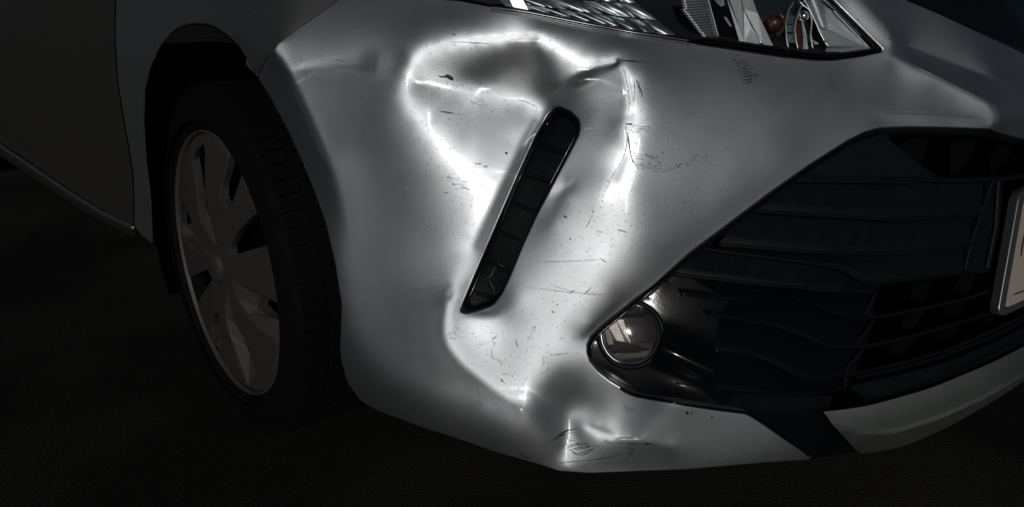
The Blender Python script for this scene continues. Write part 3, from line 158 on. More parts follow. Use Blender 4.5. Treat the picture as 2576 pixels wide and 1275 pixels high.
54 18 65 2 1 0 1 0 -1 -5 -41 -16 -21 -14 -3 2 5 4 3 4 4 4 4 4 3 5 3 4 3 3 3 3 2 1 0 0 -1 -1 1 -1 -2 -1 -3 -4 -4 -5 -6 -3 -4 -34 -4 -11 -5 -6 -4 -5 -2 -1 -1 0 0 0 -1 1 -1 0 1 0 1 1 2 4 3 5 -1 -12 4 -12 -27 -40 -4 3 5 7 9 8 8 8 8 8 7 8 8 6 2 1 -2 0 -1 0 2 2 6 7 8 7 5 1 0 -9 9 5 9 3 3 2 1 0 -2 -1 -2 -1 -1 0 -1 -1 -1 -1 -1 -1 0 -1 -1 0 0 -2 0 -1 0 0 0 0 -1 0 0 0 0 0 0 1 -1 1 0 0 -1 1 0 0 2 1 0 2 1 1 2 0 1 0 0 -1 -1 -2 -3 -1 -4 -2 -2 -2 -2 -1 -1
54 247 199 20 28 38 47 56
55 18 62 2 2 1 1 -1 0 -3 -18 -39 -12 -18 -10 3 3 3 4 4 4 5 4 4 5 4 5 3 4 4 3 2 1 1 1 0 0 0 -1 -1 -1 -3 -3 -3 -5 -5 -5 -6 -4 -5 -24 -11 -11 -4 -6 -4 -2 -1 -1 0 0 -1 0 -2 1 -1 -1 0 1 1 1 1 4 2 -5 -10 1 -14 -30 -18 0 4 5 7 7 7 8 8 7 8 8 9 7 4 1 0 -1 -2 0 0 1 4 5 9 9 9 7 2 -10 -3 2 -6 22 3 1 2 -1 -1 -1 -1 -1 0 -1 -1 -1 -1 0 -1 -1 0 -1 -1 -1 0 -1 0 -1 0 0 -1 0 -1 1 0 0 0 0 1 1 -1 1 0 -1 0 1 0 1 0 0 1 2 1 1 1 1 1 0 0 -1 -1 -2 -2 -2 -3 -2 -3 -2 -2 -1
55 251 368
56 19 62 1 2 0 2 -1 -2 -11 -47 -6 -20 -11 -2 3 4 5 4 4 5 4 6 4 5 4 5 4 3 3 3 2 2 0 1 -1 -1 -1 -2 -2 -3 -3 -4 -5 -5 -4 -4 -2 -12 -7 -17 -10 -10 -5 -3 -2 -2 -1 -1 -1 -1 -1 0 -1 -1 0 -1 0 1 1 1 1 0 -12 -15 -13 -5 -24 1 3 5 6 6 6 8 8 7 8 8 8 8 7 3 1 -2 -1 0 -1 1 1 4 5 7 10 10 8 5 -24 12 -9 7 7 3 2 0 0 0 0 -1 0 -1 0 -1 -1 0 -1 -1 -1 -1 -1 0 0 -1 -1 0 -1 0 -1 0 0 0 0 0 1 0 1 1 0 1 0 0 1 0 0 0 0 1 1 1 1 1 2 1 0 0 0 -1 -1 -2 -2 -3 -3 -2 -3 -2 -2
57 19 60 2 1 2 0 1 -1 -4 -32 -30 -13 -15 -7 3 4 5 5 6 4 6 4 5 4 5 5 4 4 3 3 2 1 2 -1 1 -1 -3 -2 -3 -3 -4 -5 -3 -4 -3 -3 -5 -5 -12 -1 -11 -14 -12 -3 -2 -2 -2 -1 -2 -1 -1 -1 -1 -1 -1 0 1 0 2 0 0 -9 -17 -14 -13 -18 -2 7 6 5 6 6 8 6 8 7 8 8 9 7 5 2 0 1 -1 -1 0 0 3 1 5 5 7 9 13 16 16 -49 -2 -10 26 1 -1 0 1 1 -1 1 0 0 -1 0 -1 -1 -1 -1 1 -1 -1 0 -1 0 0 -1 0 -1 0 -1 0 0 0 1 0 1 1 0 1 2 1 0 0 0 1 0 1 1 1 0 1 1 1 0 1 0 -1 -1 -2 -3 -3 -3 -2 -4 -1
58 20 59 2 1 2 1 1 -1 -11 -51 -12 -18 -9 -1 6 6 5 5 6 4 6 5 5 5 4 5 3 4 3 2 2 0 1 -2 -1 -1 -3 -4 -4 -4 -3 -3 -3 -3 -3 -4 -5 -9 -7 0 -1 -11 -16 -7 -3 -3 -2 -1 -1 -1 -1 -3 0 -2 0 0 2 1 2 -5 -17 -20 -3 -6 -24 3 6 7 7 6 7 6 7 7 8 7 8 9 7 2 2 0 -1 1 0 0 2 1 3 2 4 4 5 6 6 -14 0 -1 7 12 -1 -1 0 0 0 2 0 0 -1 0 0 0 -1 0 -1 -1 0 0 -1 0 0 -1 0 0 -1 0 0 -1 1 0 0 1 1 1 2 1 0 2 1 1 1 -1 2 0 1 1 1 1 0 0 1 -1 -1 -2 -2 -3 -3 -3 -3 -4 -2
59 20 58 1 3 1 3 2 3 2 -29 -34 -29 -12 -2 4 5 5 6 4 6 4 5 5 4 5 4 5 3 3 2 1 2 -1 0 -2 -2 -3 -4 -3 -4 -3 -3 -2 -2 -4 -3 -5 -4 -11 -6 1 4 -6 -21 -8 -4 -2 -1 -3 -1 -1 -1 -2 -1 -1 0 0 2 0 -9 -21 -16 -1 -15 -6 4 7 6 5 7 6 6 8 7 7 9 8 7 4 2 0 0 1 0 0 2 1 2 3 3 3 2 5 9 -5 -3 -9 5 10 0 1 2 1 2 1 0 0 0 0 0 -1 0 0 -1 0 0 -1 1 0 0 -1 1 -1 -1 1 -1 0 0 0 0 1 1 2 1 1 2 1 1 1 1 1 2 0 2 0 1 1 1 0 -1 -1 -1 -3 -2 -4 -4 -3 -4 -3
60 20 55 2 2 3 2 4 5 9 1 -46 -45 -13 -6 1 4 5 4 5 5 4 5 5 5 5 4 3 4 2 3 2 0 0 0 -2 -3 -3 -2 -4 -3 -3 -3 -2 -3 -2 -4 -4 -5 -6 -10 -3 0 1 0 -17 -12 -3 -1 -2 -1 -2 -1 -2 -2 -1 -1 -1 -1 -1 -14 -23 -6 -4 -13 1 5 6 6 6 5 6 7 7 7 9 8 7 5 3 0 0 0 0 0 1 0 2 2 4 3 4 5 6 3 -8 -4 5 -6 2 4 5 4 3 0 0 0 0 0 1 -1 0 0 -1 1 0 0 1 0 0 0 0 0 0 0 -2 0 0 1 0 1 1 1 0 2 2 1 3 1 2 2 1 1 2 0 2 1 0 -1 0 -1 -2 -4 -3 -4 -5 -3 -4 -4
61 21 55 2 2 3 3 5 3 -6 -21 -35 -26 -4 -1 2 3 4 5 4 5 4 5 4 4 4 4 3 3 2 1 1 0 -1 0 -2 -2 -4 -2 -3 -3 -2 -2 -3 -3 -4 -3 -6 -3 -5 -15 -1 2 -1 -2 -9 -14 -1 0 -2 -1 -2 -3 -2 -2 -1 -2 -2 -7 -19 -17 -1 -7 -4 3 4 5 5 6 5 6 6 7 8 8 8 7 3 -1 0 -1 0 0 0 0 1 1 2 1 4 5 6 5 -8 -3 5 13 -8 0 6 4 3 0 1 0 -1 0 0 0 1 -1 0 1 0 1 0 0 1 1 0 0 0 0 -1 1 -1 0 0 0 1 1 1 3 1 2 2 2 2 2 1 2 2 2 2 0 0 1 -1 -2 -3 -4 -4 -5 -6 -4 -5
62 21 52 2 2 3 2 2 0 -4 -9 -17 -37 -8 -4 1 4 3 3 4 4 5 3 5 3 4 4 2 3 2 1 1 1 0 -2 -1 -2 -1 -3 -1 -2 -3 -3 -3 -3 -2 -4 -2 -4 -5 -6 -16 -3 4 0 -2 -5 -11 -1 1 -1 -2 -3 -4 -4 -2 -2 -6 -17 -23 -7 0 -4 2 4 5 4 5 4 4 5 6 6 9 9 8 4 0 0 -2 -1 -1 -1 0 1 0 0 1 2 2 4 8 -1 -5 -2 11 9 1 17 -4 -1 -1 0 -1 0 1 0 0 0 0 1 0 0 1 0 1 1 0 1 1 0 0 0 0 -1 1 0 0 1 1 2 1 1 3 1 3 1 3 2 2 3 2 1 1 2 0 -2 -2 -3 -5 -5 -6 -5 -6 -4
63 22 50 3 1 3 1 0 -2 -5 -7 -35 -13 -6 0 1 3 3 4 4 3 4 4 4 3 3 3 2 2 2 1 0 -1 0 0 -1 -2 -1 -2 -3 -1 -3 -3 -3 -3 -2 -3 -3 -4 -4 -4 -15 -7 3 1 0 2 5 -4 -3 -1 -1 -3 -7 -9 -6 -15 -24 -21 -1 0 2 5 4 4 4 3 3 3 4 5 7 8 10 7 2 -2 -3 -1 -1 -1 0 0 -1 1 1 0 0 1 3 7 1 -6 6 9 5 -2 9 7 3 -1 1 0 0 1 1 1 0 0 1 0 0 0 1 1 1 1 0 1 1 0 0 0 0 0 1 0 2 1 0 3 2 1 3 2 3 1 3 3 2 2 2 1 -1 -1 -1 -4 -6 -5 -7 -6 -7
64 22 47 2 2 1 1 0 -1 -2 -4 -18 -28 -5 -2 2 2 3 2 3 4 4 2 4 4 2 3 2 2 1 1 1 0 0 -1 -1 0 -2 -1 -1 -3 -3 -2 -2 -2 -3 -2 -3 -3 -3 -3 -4 -12 -7 -1 0 -1 2 14 4 2 4 5 8 11 -1 -34 -55 -32 -6 3 4 3 2 3 2 3 1 3 2 4 6 9 9 6 0 -4 -3 -1 -1 -1 -1 1 1 0 1 0 1 1 2 1 1 1 3 14 3 2 6 4 4 3 0 1 2 0 1 1 0 1 0 0 1 1 1 0 1 1 1 0 0 0 1 0 1 0 1 1 1 1 2 2 2 2 2 3 2 3 3 2 2 2 1 0 0 -3 -5 -5 -6 -8 -7 -6
65 22 43 1 2 1 1 1 -1 0 -1 -12 -29 -6 -3 0 2 2 3 3 3 3 3 3 2 3 3 2 2 1 0 1 1 0 -1 0 -1 0 -2 -1 -2 -2 -2 -3 -2 -3 -3 -2 -3 -1 -4 -3 -3 -10 -3 -1 -1 -2 2 14 11 7 9 8 0 -18 -20 -21 -12 -20 -12 -5 -1 1 1 2 0 1 0 1 2 6 9 10 5 -1 -5 -3 1 -4 -2 1 0 1 2 0 1 -1 2 1 -4 -2 8 12 6 3 4 4 7 4 2 2 2 0 1 2 0 2 0 0 1 0 0 1 2 0 1 1 0 1 0 0 1 1 1 0 2 1 2 2 1 2 3 3 2 3 3 1 3 2 1 0 -1 -3 -4 -6 -7 -8 -6
66 23 41 1 1 1 1 1 0 -2 -5 -29 -5 -5 0 1 2 3 2 2 3 3 2 3 3 1 3 1 1 2 0 0 0 1 -1 0 -1 -1 -2 -2 -1 -2 -2 -3 -2 -2 -3 -1 -3 -2 -3 -2 -4 -7 -3 1 1 1 4 8 12 10 5 -11 -19 -24 -10 1 -5 -13 -8 -4 -1 0 0 0 0 0 0 1 5 10 9 5 1 -3 1 -10 -6 0 0 1 2 0 1 0 2 0 2 -2 -4 6 15 2 -2 8 9 4 4 4 2 1 1 2 1 1 0 1 1 1 1 1 1 0 1 0 1 0 1 0 1 1 0 2 1 1 2 1 2 2 3 3 2 3 2 3 3 1 1 0 -2 -2 -6 -6 -7 -7 -7
67 23 36 2 1 1 1 1 1 0 -3 -17 -15 -4 -1 1 1 1 3 2 2 3 2 2 2 2 1 2 2 0 1 1 0 -1 1 -1 -1 -1 -1 -2 -2 -2 -2 -2 -1 -3 -2 -2 -1 -2 -2 -3 -2 -6 -4 0 1 1 2 4 9 9 0 -11 -22 -21 1 0 -1 -6 -6 -3 -2 0 0 1 0 -2 -1 2 6 11 5 7 5 4 -9 -16 -5 -2 1 2 1 1 1 2 2 2 -2 0 2 -1 13 -3 -6 20 6 5 3 2 1 2 2 1 1 1 2 1 1 1 1 1 1 1 1 0 0 1 -1 2 0 1 2 0 2 2 1 3 2 3 2 2 3 3 3 1 1 1 0 -2 -3 -6 -6 -8 -7
68 24 33 2 1 1 2 1 1 0 -8 -22 -5 -1 0 2 1 1 2 2 2 2 2 2 2 1 2 1 1 1 0 0 0 -1 -1 0 -2 -1 -1 -1 -2 -1 -2 -2 -2 -1 -2 -2 -2 -2 -2 -2 -2 -5 -2 1 1 1 8 4 4 -7 -16 -23 -9 2 2 1 -1 -2 -2 -1 0 1 1 0 0 -2 2 14 6 1 1 -2 -9 -15 0 2 3 2 1 2 1 1 1 3 4 0 1 4 3 -7 -6 0 22 6 4 2 1 2 1 2 2 0 2 1 2 1 1 2 2 1 1 0 1 0 1 0 0 1 1 1 2 2 2 3 1 3 2 3 3 3 1 2 2 1 -1 -3 -4 -6 -7 -7 -7
69 24 29 2 1 2 1 2 2 1 -4 -21 -4 -4 0 0 1 2 1 2 1 2 2 1 2 2 0 1 2 0 0 1 0 -1 0 -2 0 -2 -1 -2 0 -2 -1 -2 -1 -1 -2 -2 -1 -2 -2 -2 -1 -3 -5 -1 2 7 4 3 -2 -13 -17 -21 0 2 2 2 1 0 0 2 1 2 1 2 2 2 8 15 0 -9 -23 -26 -8 8 11 8 4 3 3 1 3 2 2 3 1 11 2 1 -1 -6 -18 22 7 3 1 1 1 2 1 1 2 2 1 1 1 3 2 2 1 1 1 2 1 0 0 1 0 1 1 2 2 2 2 2 3 3 2 3 2 2 3 1 -1 -1 -3 -4 -7 -7 -7 -8
70 24 25 1 2 1 2 2 2 3 -1 -20 -4 -5 0 0 1 1 1 1 1 2 1 1 2 1 1 1 1 0 1 0 0 0 -1 -1 -1 -1 -1 -1 -1 -1 -1 -1 -1 -2 -1 -1 -2 -2 -1 -2 -2 -1 -5 -1 4 8 1 0 -9 -14 -23 -8 3 1 3 2 2 2 2 1 3 3 4 4 6 9 16 -3 -15 -24 -29 -15 2 12 13 9 5 3 2 3 2 4 6 5 8 -1 1 0 -1 -10 -6 18 1 -1 0 1 1 1 1 2 1 2 2 1 2 1 2 2 2 2 2 1 1 1 0 1 1 1 1 2 2 2 3 3 3 2 3 2 3 1 0 0 -2 -4 -5 -7 -7 -7
71 25 22 1 1 2 2 4 2 2 -10 -13 -3 -2 0 1 0 1 1 1 1 1 2 0 1 2 1 0 1 1 0 -1 0 0 -1 -1 0 -1 -1 -2 0 -1 -1 -2 -1 -1 -1 -2 -1 -2 -1 -1 -2 -2 -3 10 0 0 2 -11 -18 -23 -1 2 2 3 3 3 3 3 3 3 4 4 7 8 11 3 -18 -21 -23 -15 2 7 8 9 7 5 3 2 2 3 3 5 3 4 5 1 -2 -6 -3 1 6 1 0 -1 0 1 1 2 2 1 1 2 2 1 2 2 2 2 2 2 1 2 1 2 1 0 1 2 1 3 3 3 2 3 3 3 1 1 1 -1 -3 -4 -6 -7 -8 -7
72 25 17 1 2 2 2 2 4 1 -3 -13 -4 -3 0 0 0 1 0 2 0 1 1 1 2 0 1 1 1 -1 0 1 0 -1 0 0 -1 -1 0 0 -2 -1 -1 0 -2 -1 -2 -1 -1 -2 -1 -1 -1 0 1 3 -1 2 -4 -19 -21 -11 4 0 4 3 3 4 3 3 4 4 5 6 5 7 6 -8 -14 -19 -17 0 6 6 6 5 5 4 3 3 2 2 3 4 7 5 1 1 2 9 -11 -2 -3 -2 -1 -1 -1 1 1 1 0 2 1 1 2 2 2 2 2 2 2 2 2 1 2 1 2 2 1 2 3 2 3 3 3 3 2 1 2 -1 -2 -3 -5 -6 -8 -7
73 25 12 2 1 1 3 2 2 2 -3 -10 -3 -1 -1 0 0 1 0 0 1 1 1 1 0 1 1 1 0 1 1 0 -1 0 1 -1 0 0 -1 -1 1 -1 -2 -1 -1 -1 -2 -1 -2 -1 -1 -2 0 2 3 -2 0 0 -17 -17 -22 1 2 4 3 4 5 3 4 4 4 4 4 5 6 3 0 -7 -13 -14 -3 4 7 5 2 3 3 3 4 3 4 4 5 6 7 1 -1 0 1 -6 -3 0 -2 0 -2 -1 -1 -1 -1 1 1 0 2 1 2 2 1 3 1 2 2 2 2 2 2 2 1 3 2 2 3 3 3 2 3 2 2 1 -1 -2 -4 -6 -7 -8 -8
74 26 9 1 2 1 3 2 1 -1 -8 -2 -2 0 -1 1 -1 1 1 0 1 0 1 1 1 1 0 1 1 -1 1 1 0 0 0 0 0 0 0 -2 0 -1 -1 -1 -2 -1 -2 -1 -1 -2 0 0 1 2 -1 -1 -2 -18 -24 -13 3 1 4 5 4 4 4 3 4 4 5 5 4 2 1 -5 -9 -10 -5 4 7 7 3 3 2 2 4 4 4 5 5 6 4 1 1 -2 -1 -3 -5 1 -1 1 -1 0 -1 -1 -2 -1 -1 0 1 2 1 1 2 2 1 2 2 2 1 3 2 2 3 3 2 3 3 2 3 3 3 2 1 0 -1 -2 -5 -7 -8 -8 -8
75 26 4 1 1 2 2 2 2 1 -7 -2 -2 0 0 -1 1 0 -1 1 0 1 1 1 1 0 1 1 0 2 0 0 1 1 0 0 1 0 -1 0 -2 0 -2 -1 -1 -2 -1 -1 -2 -1 0 0 0 2 -2 0 -13 -19 -21 -1 0 3 5 4 4 3 4 4 4 4 3 3 2 1 -3 -6 -9 -7 1 7 9 6 6 3 3 3 3 4 5 4 6 4 2 1 -2 0 -3 -4 0 -1 3 -2 0 0 -1 -1 -2 -1 0 0 0 0 2 1 1 2 1 2 1 2 2 2 3 3 3 3 3 4 3 3 3 2 2 1 0 -2 -3 -6 -7 -8 -9
76 27 0 1 1 2 3 3 2 -3 -4 -3 -1 0 0 -1 0 1 0 1 0 1 0 1 2 0 1 1 1 0 2 1 0 1 1 -1 0 0 -1 -1 -1 -2 -1 -1 -1 -1 -2 -1 -1 -1 0 1 0 0 -4 -22 -20 -12 2 3 4 3 4 4 4 3 4 3 3 3 1 0 -3 -5 -6 -5 -3 4 9 9 8 5 5 3 4 4 3 4 4 4 4 2 0 0 -3 -3 -2 1 0 9 -4 -2 -1 -1 -2 -1 -1 -1 0 1 1 0 1 1 1 2 1 2 2 3 2 2 4 3 3 5 3 3 3 2 2 0 0 -2 -3 -7 -9 -8 -9
77 27 -5 1 2 1 2 3 3 -1 -4 -2 -1 -1 0 0 0 -1 1 -1 1 0 2 1 0 2 1 1 1 2 0 1 1 2 0 0 0 -1 -1 -1 -2 0 -2 -1 -1 -1 -1 0 0 -1 0 1 0 -2 -21 -18 -21 0 3 4 5 5 4 3 3 3 2 3 2 1 0 -3 -5 -5 -5 -3 2 7 9 10 7 8 4 4 3 3 4 4 4 4 2 2 0 -2 -2 -2 1 0 5 11 -6 -4 -4 -1 -1 -1 0 0 0 0 0 1 1 1 1 1 2 2 1 2 3 4 2 4 4 4 4 3 3 1 0 0 -3 -5 -8 -8 -8 -9
78 27 -10 1 0 2 3 3 3 1 -4 -1 -2 -1 0 -1 0 0 0 0 1 0 0 1 2 1 2 1 1 1 2 2 0 1 0 1 -1 0 -1 -1 -1 -2 -1 -2 0 -1 1 -1 1 0 1 0 1 -6 -13 -22 -16 -2 2 3 5 3 2 3 3 2 3 1 1 0 -2 -4 -6 -5 -3 -2 4 12 11 9 8 5 6 4 4 3 3 3 4 3 3 1 -1 -1 -2 -1 0 3 7 7 -3 -4 -3 -3 -2 0 0 -1 1 0 0 1 0 1 1 2 1 2 3 2 3 3 4 3 5 3 3 3 2 1 -1 -4 -6 -7 -9 -9
79 28 -15 2 1 1 3 4 1 -3 -1 -1 0 -2 0 -1 1 -1 1 0 1 1 1 0 2 1 2 1 3 1 1 2 0 0 0 0 -1 0 -2 -1 -1 -1 -1 0 0 0 2 0 2 0 2 -1 -13 -14 -22 -4 1 0 2 2 2 3 1 2 2 1 1 0 -1 -2 -5 -4 -2 -2 0 8 11 11 8 7 5 4 4 3 3 4 3 3 3 1 1 -1 -1 -1 0 2 4 6 5 -1 -3 -3 -2 -1 -1 -2 1 0 0 1 -1 2 1 1 1 3 2 2 3 3 2 4 4 3 3 3 3 -1 -1 -4 -6 -8 -9 -9
80 28 -19 0 0 3 2 2 2 0 -1 -1 -1 0 -1 0 -1 1 0 0 1 0 0 2 1 2 2 2 1 2 1 1 1 1 0 0 -1 -1 -1 -1 -1 -1 0 0 1 1 0 2 2 2 1 -4 -12 -20 -14 0 0 0 2 0 2 0 2 1 1 1 0 0 -2 -4 -2 0 0 1 5 9 9 8 6 5 5 3 3 3 3 2 4 3 1 2 0 0 -1 0 1 2 4 6 3 0 -1 -2 -3 -1 -1 0 -1 0 1 0 1 1 1 2 2 1 3 2 3 2 4 3 3 3 3 2 -1 -1 -5 -6 -9 -9 -9
81 28 -24 -1 2 0 2 2 3 1 -1 -1 0 -1 0 0 0 -1 1 0 0 1 1 1 1 1 2 2 2 2 1 2 0 1 0 0 0 -1 0 -2 0 0 0 0 1 0 2 1 1 3 1 -7 -18 -20 -5 2 0 2 1 1 -1 1 1 -1 1 0 0 -2 -2 -2 0 3 4 5 9 10 6 3 5 3 2 3 3 2 4 3 2 2 2 1 0 0 0 -1 1 3 5 5 3 1 -2 -1 0 -2 -1 0 0 -1 0 1 1 1 1 2 2 3 2 3 2 3 3 2 2 3 1 -1 -1 -5 -7 -10 -8
82 29 -29 -1 1 1 3 2 2 0 -1 0 0 0 0 0 0 -1 0 1 0 1 1 1 2 1 2 2 1 3 1 1 1 1 0 0 -1 0 0 -1 0 1 0 1 2 1 1 2 0 -2 -10 -19 -16 3 0 2 1 0 0 0 0 -1 1 0 -1 -1 -1 -1 -1 3 5 7 10 10 6 3 2 1 3 2 3 1 3 2 2 3 2 2 0 1 0 0 1 2 3 4 4 2 1 1 -1 -1 0 0 -1 0 0 1 0 1 1 2 2 2 3 2 2 3 2 2 2 2 -1 -1 -2 -7 -7 -8 -8
83 29 -34 0 -1 2 1 3 1 2 0 0 0 0 0 0 0 0 0 0 1 0 1 1 1 2 2 1 3 1 1 2 1 1 0 1 0 0 0 0 0 0 2 1 2 2 2 0 -1 -3 -13 -18 -6 1 0 0 1 0 -1 0 -1 -1 -1 -1 0 0 -1 -1 2 5 7 8 8 9 5 3 2 2 0 3 1 2 3 1 3 1 2 1 1 0 0 1 1 2 4 4 4 3 1 1 1 -1 0 0 0 0 1 0 1 1 2 2 1 3 1 3 2 2 2 1 0 0 -2 -4 -7 -8 -9 -8
84 29 -38 -1 0 -1 3 2 3 1 0 0 1 1 0 0 0 0 0 0 0 0 1 1 2 1 1 2 1 2 2 2 1 1 1 0 2 0 0 1 0 2 0 2 1 2 3 1 -1 -5 -15 -15 -1 -1 1 1 -1 -1 -2 -2 -1 0 -1 -1 -1 -1 -1 2 4 5 7 7 9 6 5 3 2 1 3 0 2 2 1 3 1 2 1 1 1 0 1 0 3 3 4 4 2 3 3 1 1 2 0 1 0 0 0 1 1 2 1 2 3 1 3 1 2 1 1 -1 -1 -4 -5 -8 -8 -8
85 29 -41 -1 -1 0 -1 3 2 3 2 1 1 0 0 0 0 0 0 -1 0 2 0 1 0 2 2 1 2 1 2 1 2 1 1 2 0 1 1 1 1 0 2 1 1 2 0 2 0 -10 -18 -7 3 2 1 -1 -1 -3 -2 -2 -1 -2 -1 -1 0 -1 2 2 5 6 6 7 6 6 4 3 3 2 0 3 1 2 1 2 2 1 1 1 0 1 1 1 2 4 4 4 3 3 2 3 2 1 2 0 2 0 1 0 1 2 2 2 1 3 1 2 1 0 -1 -2 -4 -7 -9 -9 -9
86 30 -45 -2 -1 1 0 4 3 3 2 1 0 -1 0 0 -1 0 1 0 0 1 1 1 1 1 2 1 1 2 1 2 1 2 0 2 1 1 1 2 0 0 0 1 0 1 0 -2 -11 -13 2 8 3 -2 -3 -4 -3 -2 -3 -2 -2 -1 0 -1 1 1 4 5 6 6 6 6 5 4 3 2 2 2 1 1 2 2 1 1 2 1 0 0 1 0 4 3 5 3 4 3 3 3 2 3 2 2 2 0 2 0 1 2 1 2 2 3 1 2 0 0 -1 -4 -6 -8 -9 -9 -9
87 30 -47 0 -1 -1 0 0 6 4 2 -1 0 0 0 -1 1 0 0 1 0 0 1 2 1 1 1 1 2 0 2 1 2 1 1 1 1 2 0 0 1 -1 0 -1 -2 -1 -1 -2 0 8 10 -1 -7 -6 -6 -5 -3 -3 -2 -3 -1 -1 -1 1 1 3 4 5 5 5 6 5 4 4 3 3 1 2 2 2 1 2 1 1 1 0 0 1 0 2 3 5 4 5 3 4 3 3 3 2 3 1 2 2 1 2 1 2 2 2 2 2 1 0 0 -2 -5 -6 -9 -10 -10
88 30 -47 -1 0 1 2 0 -1 2 0 1 0 1 0 1 0 0 0 1 1 1 1 0 1 1 1 2 0 2 1 1 1 1 1 0 2 0 1 0 -1 -1 -2 -2 -2 -2 -3 -3 4 13 10 1 -6 -7 -5 -3 -4 -4 -2 -2 -1 -1 0 1 2 4 4 5 5 5 4 5 4 3 3 2 3 2 1 2 2 1 2 1 0 0 0 1 1 2 4 5 4 5 3 4 3 4 3 2 3 3 1 2 1 2 3 1 3 2 1 1 1 -1 -2 -5 -8 -9 -10 -10
89 30 -47 1 1 2 1 -3 -3 -2 0 1 2 0 1 1 0 1 1 0 1 2 1 1 1 1 1 0 2 0 2 0 1 0 1 1 -1 1 0 0 -1 -2 -2 -3 -2 -2 -2 -2 0 6 9 3 0 -2 -3 -4 -2 -2 -3 -2 -1 0 1 1 3 4 5 4 4 5 5 3 4 3 4 2 2 2 2 2 1 2 0 1 0 0 1 -1 1 5 4 5 5 4 5 3 4 3 2 4 2 2 3 1 3 2 2 3 1 2 2 0 -1 -2 -6 -8 -10 -11 -10
90 30 -46 0 1 1 0 -2 -4 -2 -1 0 1 1 1 1 2 1 1 1 1 0 1 2 1 1 1 1 1 1 -1 1 0 0 0 0 1 -1 0 -1 -1 -1 -1 -1 -2 -1 -1 -1 -1 4 2 1 1 1 -1 -1 -2 -2 -1 -1 -1 0 1 3 4 3 4 4 5 4 4 4 3 4 2 3 2 2 2 1 2 1 2 0 0 0 -1 1 3 3 5 5 5 4 4 5 3 4 3 3 3 3 1 3 2 2 2 2 3 1 1 -1 -3 -7 -8 -11 -10
91 31 -46 1 0 -1 -3 -4 -3 -1 1 0 2 0 1 1 2 1 2 1 2 1 1 1 1 1 1 0 0 1 -1 0 1 0 -1 -1 0 -1 -2 0 0 -1 1 2 0 -1 -1 -1 0 -2 -1 2 2 1 0 -1 -1 -1 -1 0 1 2 3 3 4 4 4 4 4 3 4 4 2 3 2 3 2 2 3 1 2 0 0 0 0 0 3 3 5 4 4 5 4 4 3 5 2 5 2 3 2 3 2 3 2 3 2 1 1 -1 -3 -7 -9 -11 -11
92 31 -47 0 -1 -3 -3 -2 -2 -1 -1 1 0 2 1 2 1 2 1 1 1 2 1 1 1 1 0 0 1 -1 1 -1 0 -1 1 -1 -1 -1 -1 -2 1 1 2 3 1 0 -2 -1 -3 -2 -2 1 2 2 1 -1 0 0 0 1 1 3 3 3 4 3 5 3 3 5 3 2 4 3 3 2 3 2 1 2 0 0 1 0 0 2 3 5 3 5 4 3 4 4 5 3 5 2 4 2 3 3 3 2 3 1 2 1 -2 -3 -7 -10 -10 -12
93 31 -49 -1 -2 -2 -3 -3 -2 -1 0 0 2 1 1 1 1 2 1 2 1 1 1 1 1 0 1 1 -1 0 0 0 -1 0 -1 1 -1 -2 -1 -1 0 2 4 2 2 0 -2 -3 -2 -4 -1 2 2 2 1 2 0 0 1 0 3 2 3 4 3 4 3 4 4 3 3 4 3 2 3 3 2 2 2 1 0 1 0 -1 2 3 4 5 5 2 4 4 5 4 4 4 3 4 3 3 3 2 3 2 2 2 0 -2 -3 -8 -9 -11 -12
94 31 -51 -1 -2 -4 -3 -3 -2 -1 1 0 0 1 2 1 2 1 1 2 1 1 0 1 1 1 0 -1 1 0 -2 0 0 0 0 -1 0 0 -1 -1 -1 3 2 4 1 -1 -2 -1 -5 -2 1 2 3 3 3 1 1 0 0 2 2 3 3 3 3 4 4 3 4 3 3 3 3 3 3 2 3 2 1 1 1 -1 0 2 2 5 5 4 3 4 4 4 3 5 4 4 4 4 3 3 3 3 2 2 1 0 -2 -4 -7 -10 -13 -11
95 31 -52 -3 -3 -3 -3 -3 -2 -1 -1 1 1 1 1 1 1 1 2 1 1 0 1 1 0 -1 0 1 -1 0 0 -1 0 0 -1 0 0 -1 0 0 2 1 4 2 1 -1 -2 -4 -3 0 3 4 3 3 2 2 1 1 1 2 2 3 2 3 4 3 3 4 3 4 3 4 3 3 3 2 2 1 1 1 0 0 1 1 4 5 6 4 4 4 3 4 5 4 5 4 4 4 3 3 3 2 1 2 0 -2 -4 -9 -11 -13 -11
96 32 -56 -4 -4 -4 -3 -2 0 0 0 1 1 0 2 1 0 1 0 1 1 0 -1 0 1 0 -1 -1 0 -1 0 -1 -1 0 -1 0 0 0 2 3 5 3 2 -2 -3 -3 -3 1 2 4 4 6 3 3 2 0 1 1 1 3 1 3 3 3 4 4 3 4 3 4 3 3 3 2 3 1 2 0 0 0 1 1 3 6 5 5 4 4 3 5 5 4 6 4 5 5 3 4 3 1 2 2 -2 -2 -5 -10 -11 -14 -12
97 32 -59 -3 -4 -5 -3 -2 -1 0 0 0 1 1 0 1 1 1 0 0 0 0 0 -1 -1 0 -1 0 -1 0 -1 -1 -1 -1 -1 -2 0 0 2 7 8 6 -1 -2 -5 -3 0 1 5 6 6 4 5 3 1 2 0 0 1 1 3 2 3 3 4 3 5 3 3 4 3 3 3 3 1 1 1 0 0 0 1 2 6 5 5 4 5 4 5 4 6 7 5 5 5 4 5 3 3 2 0 -2 -3 -7 -10 -12 -14 -12
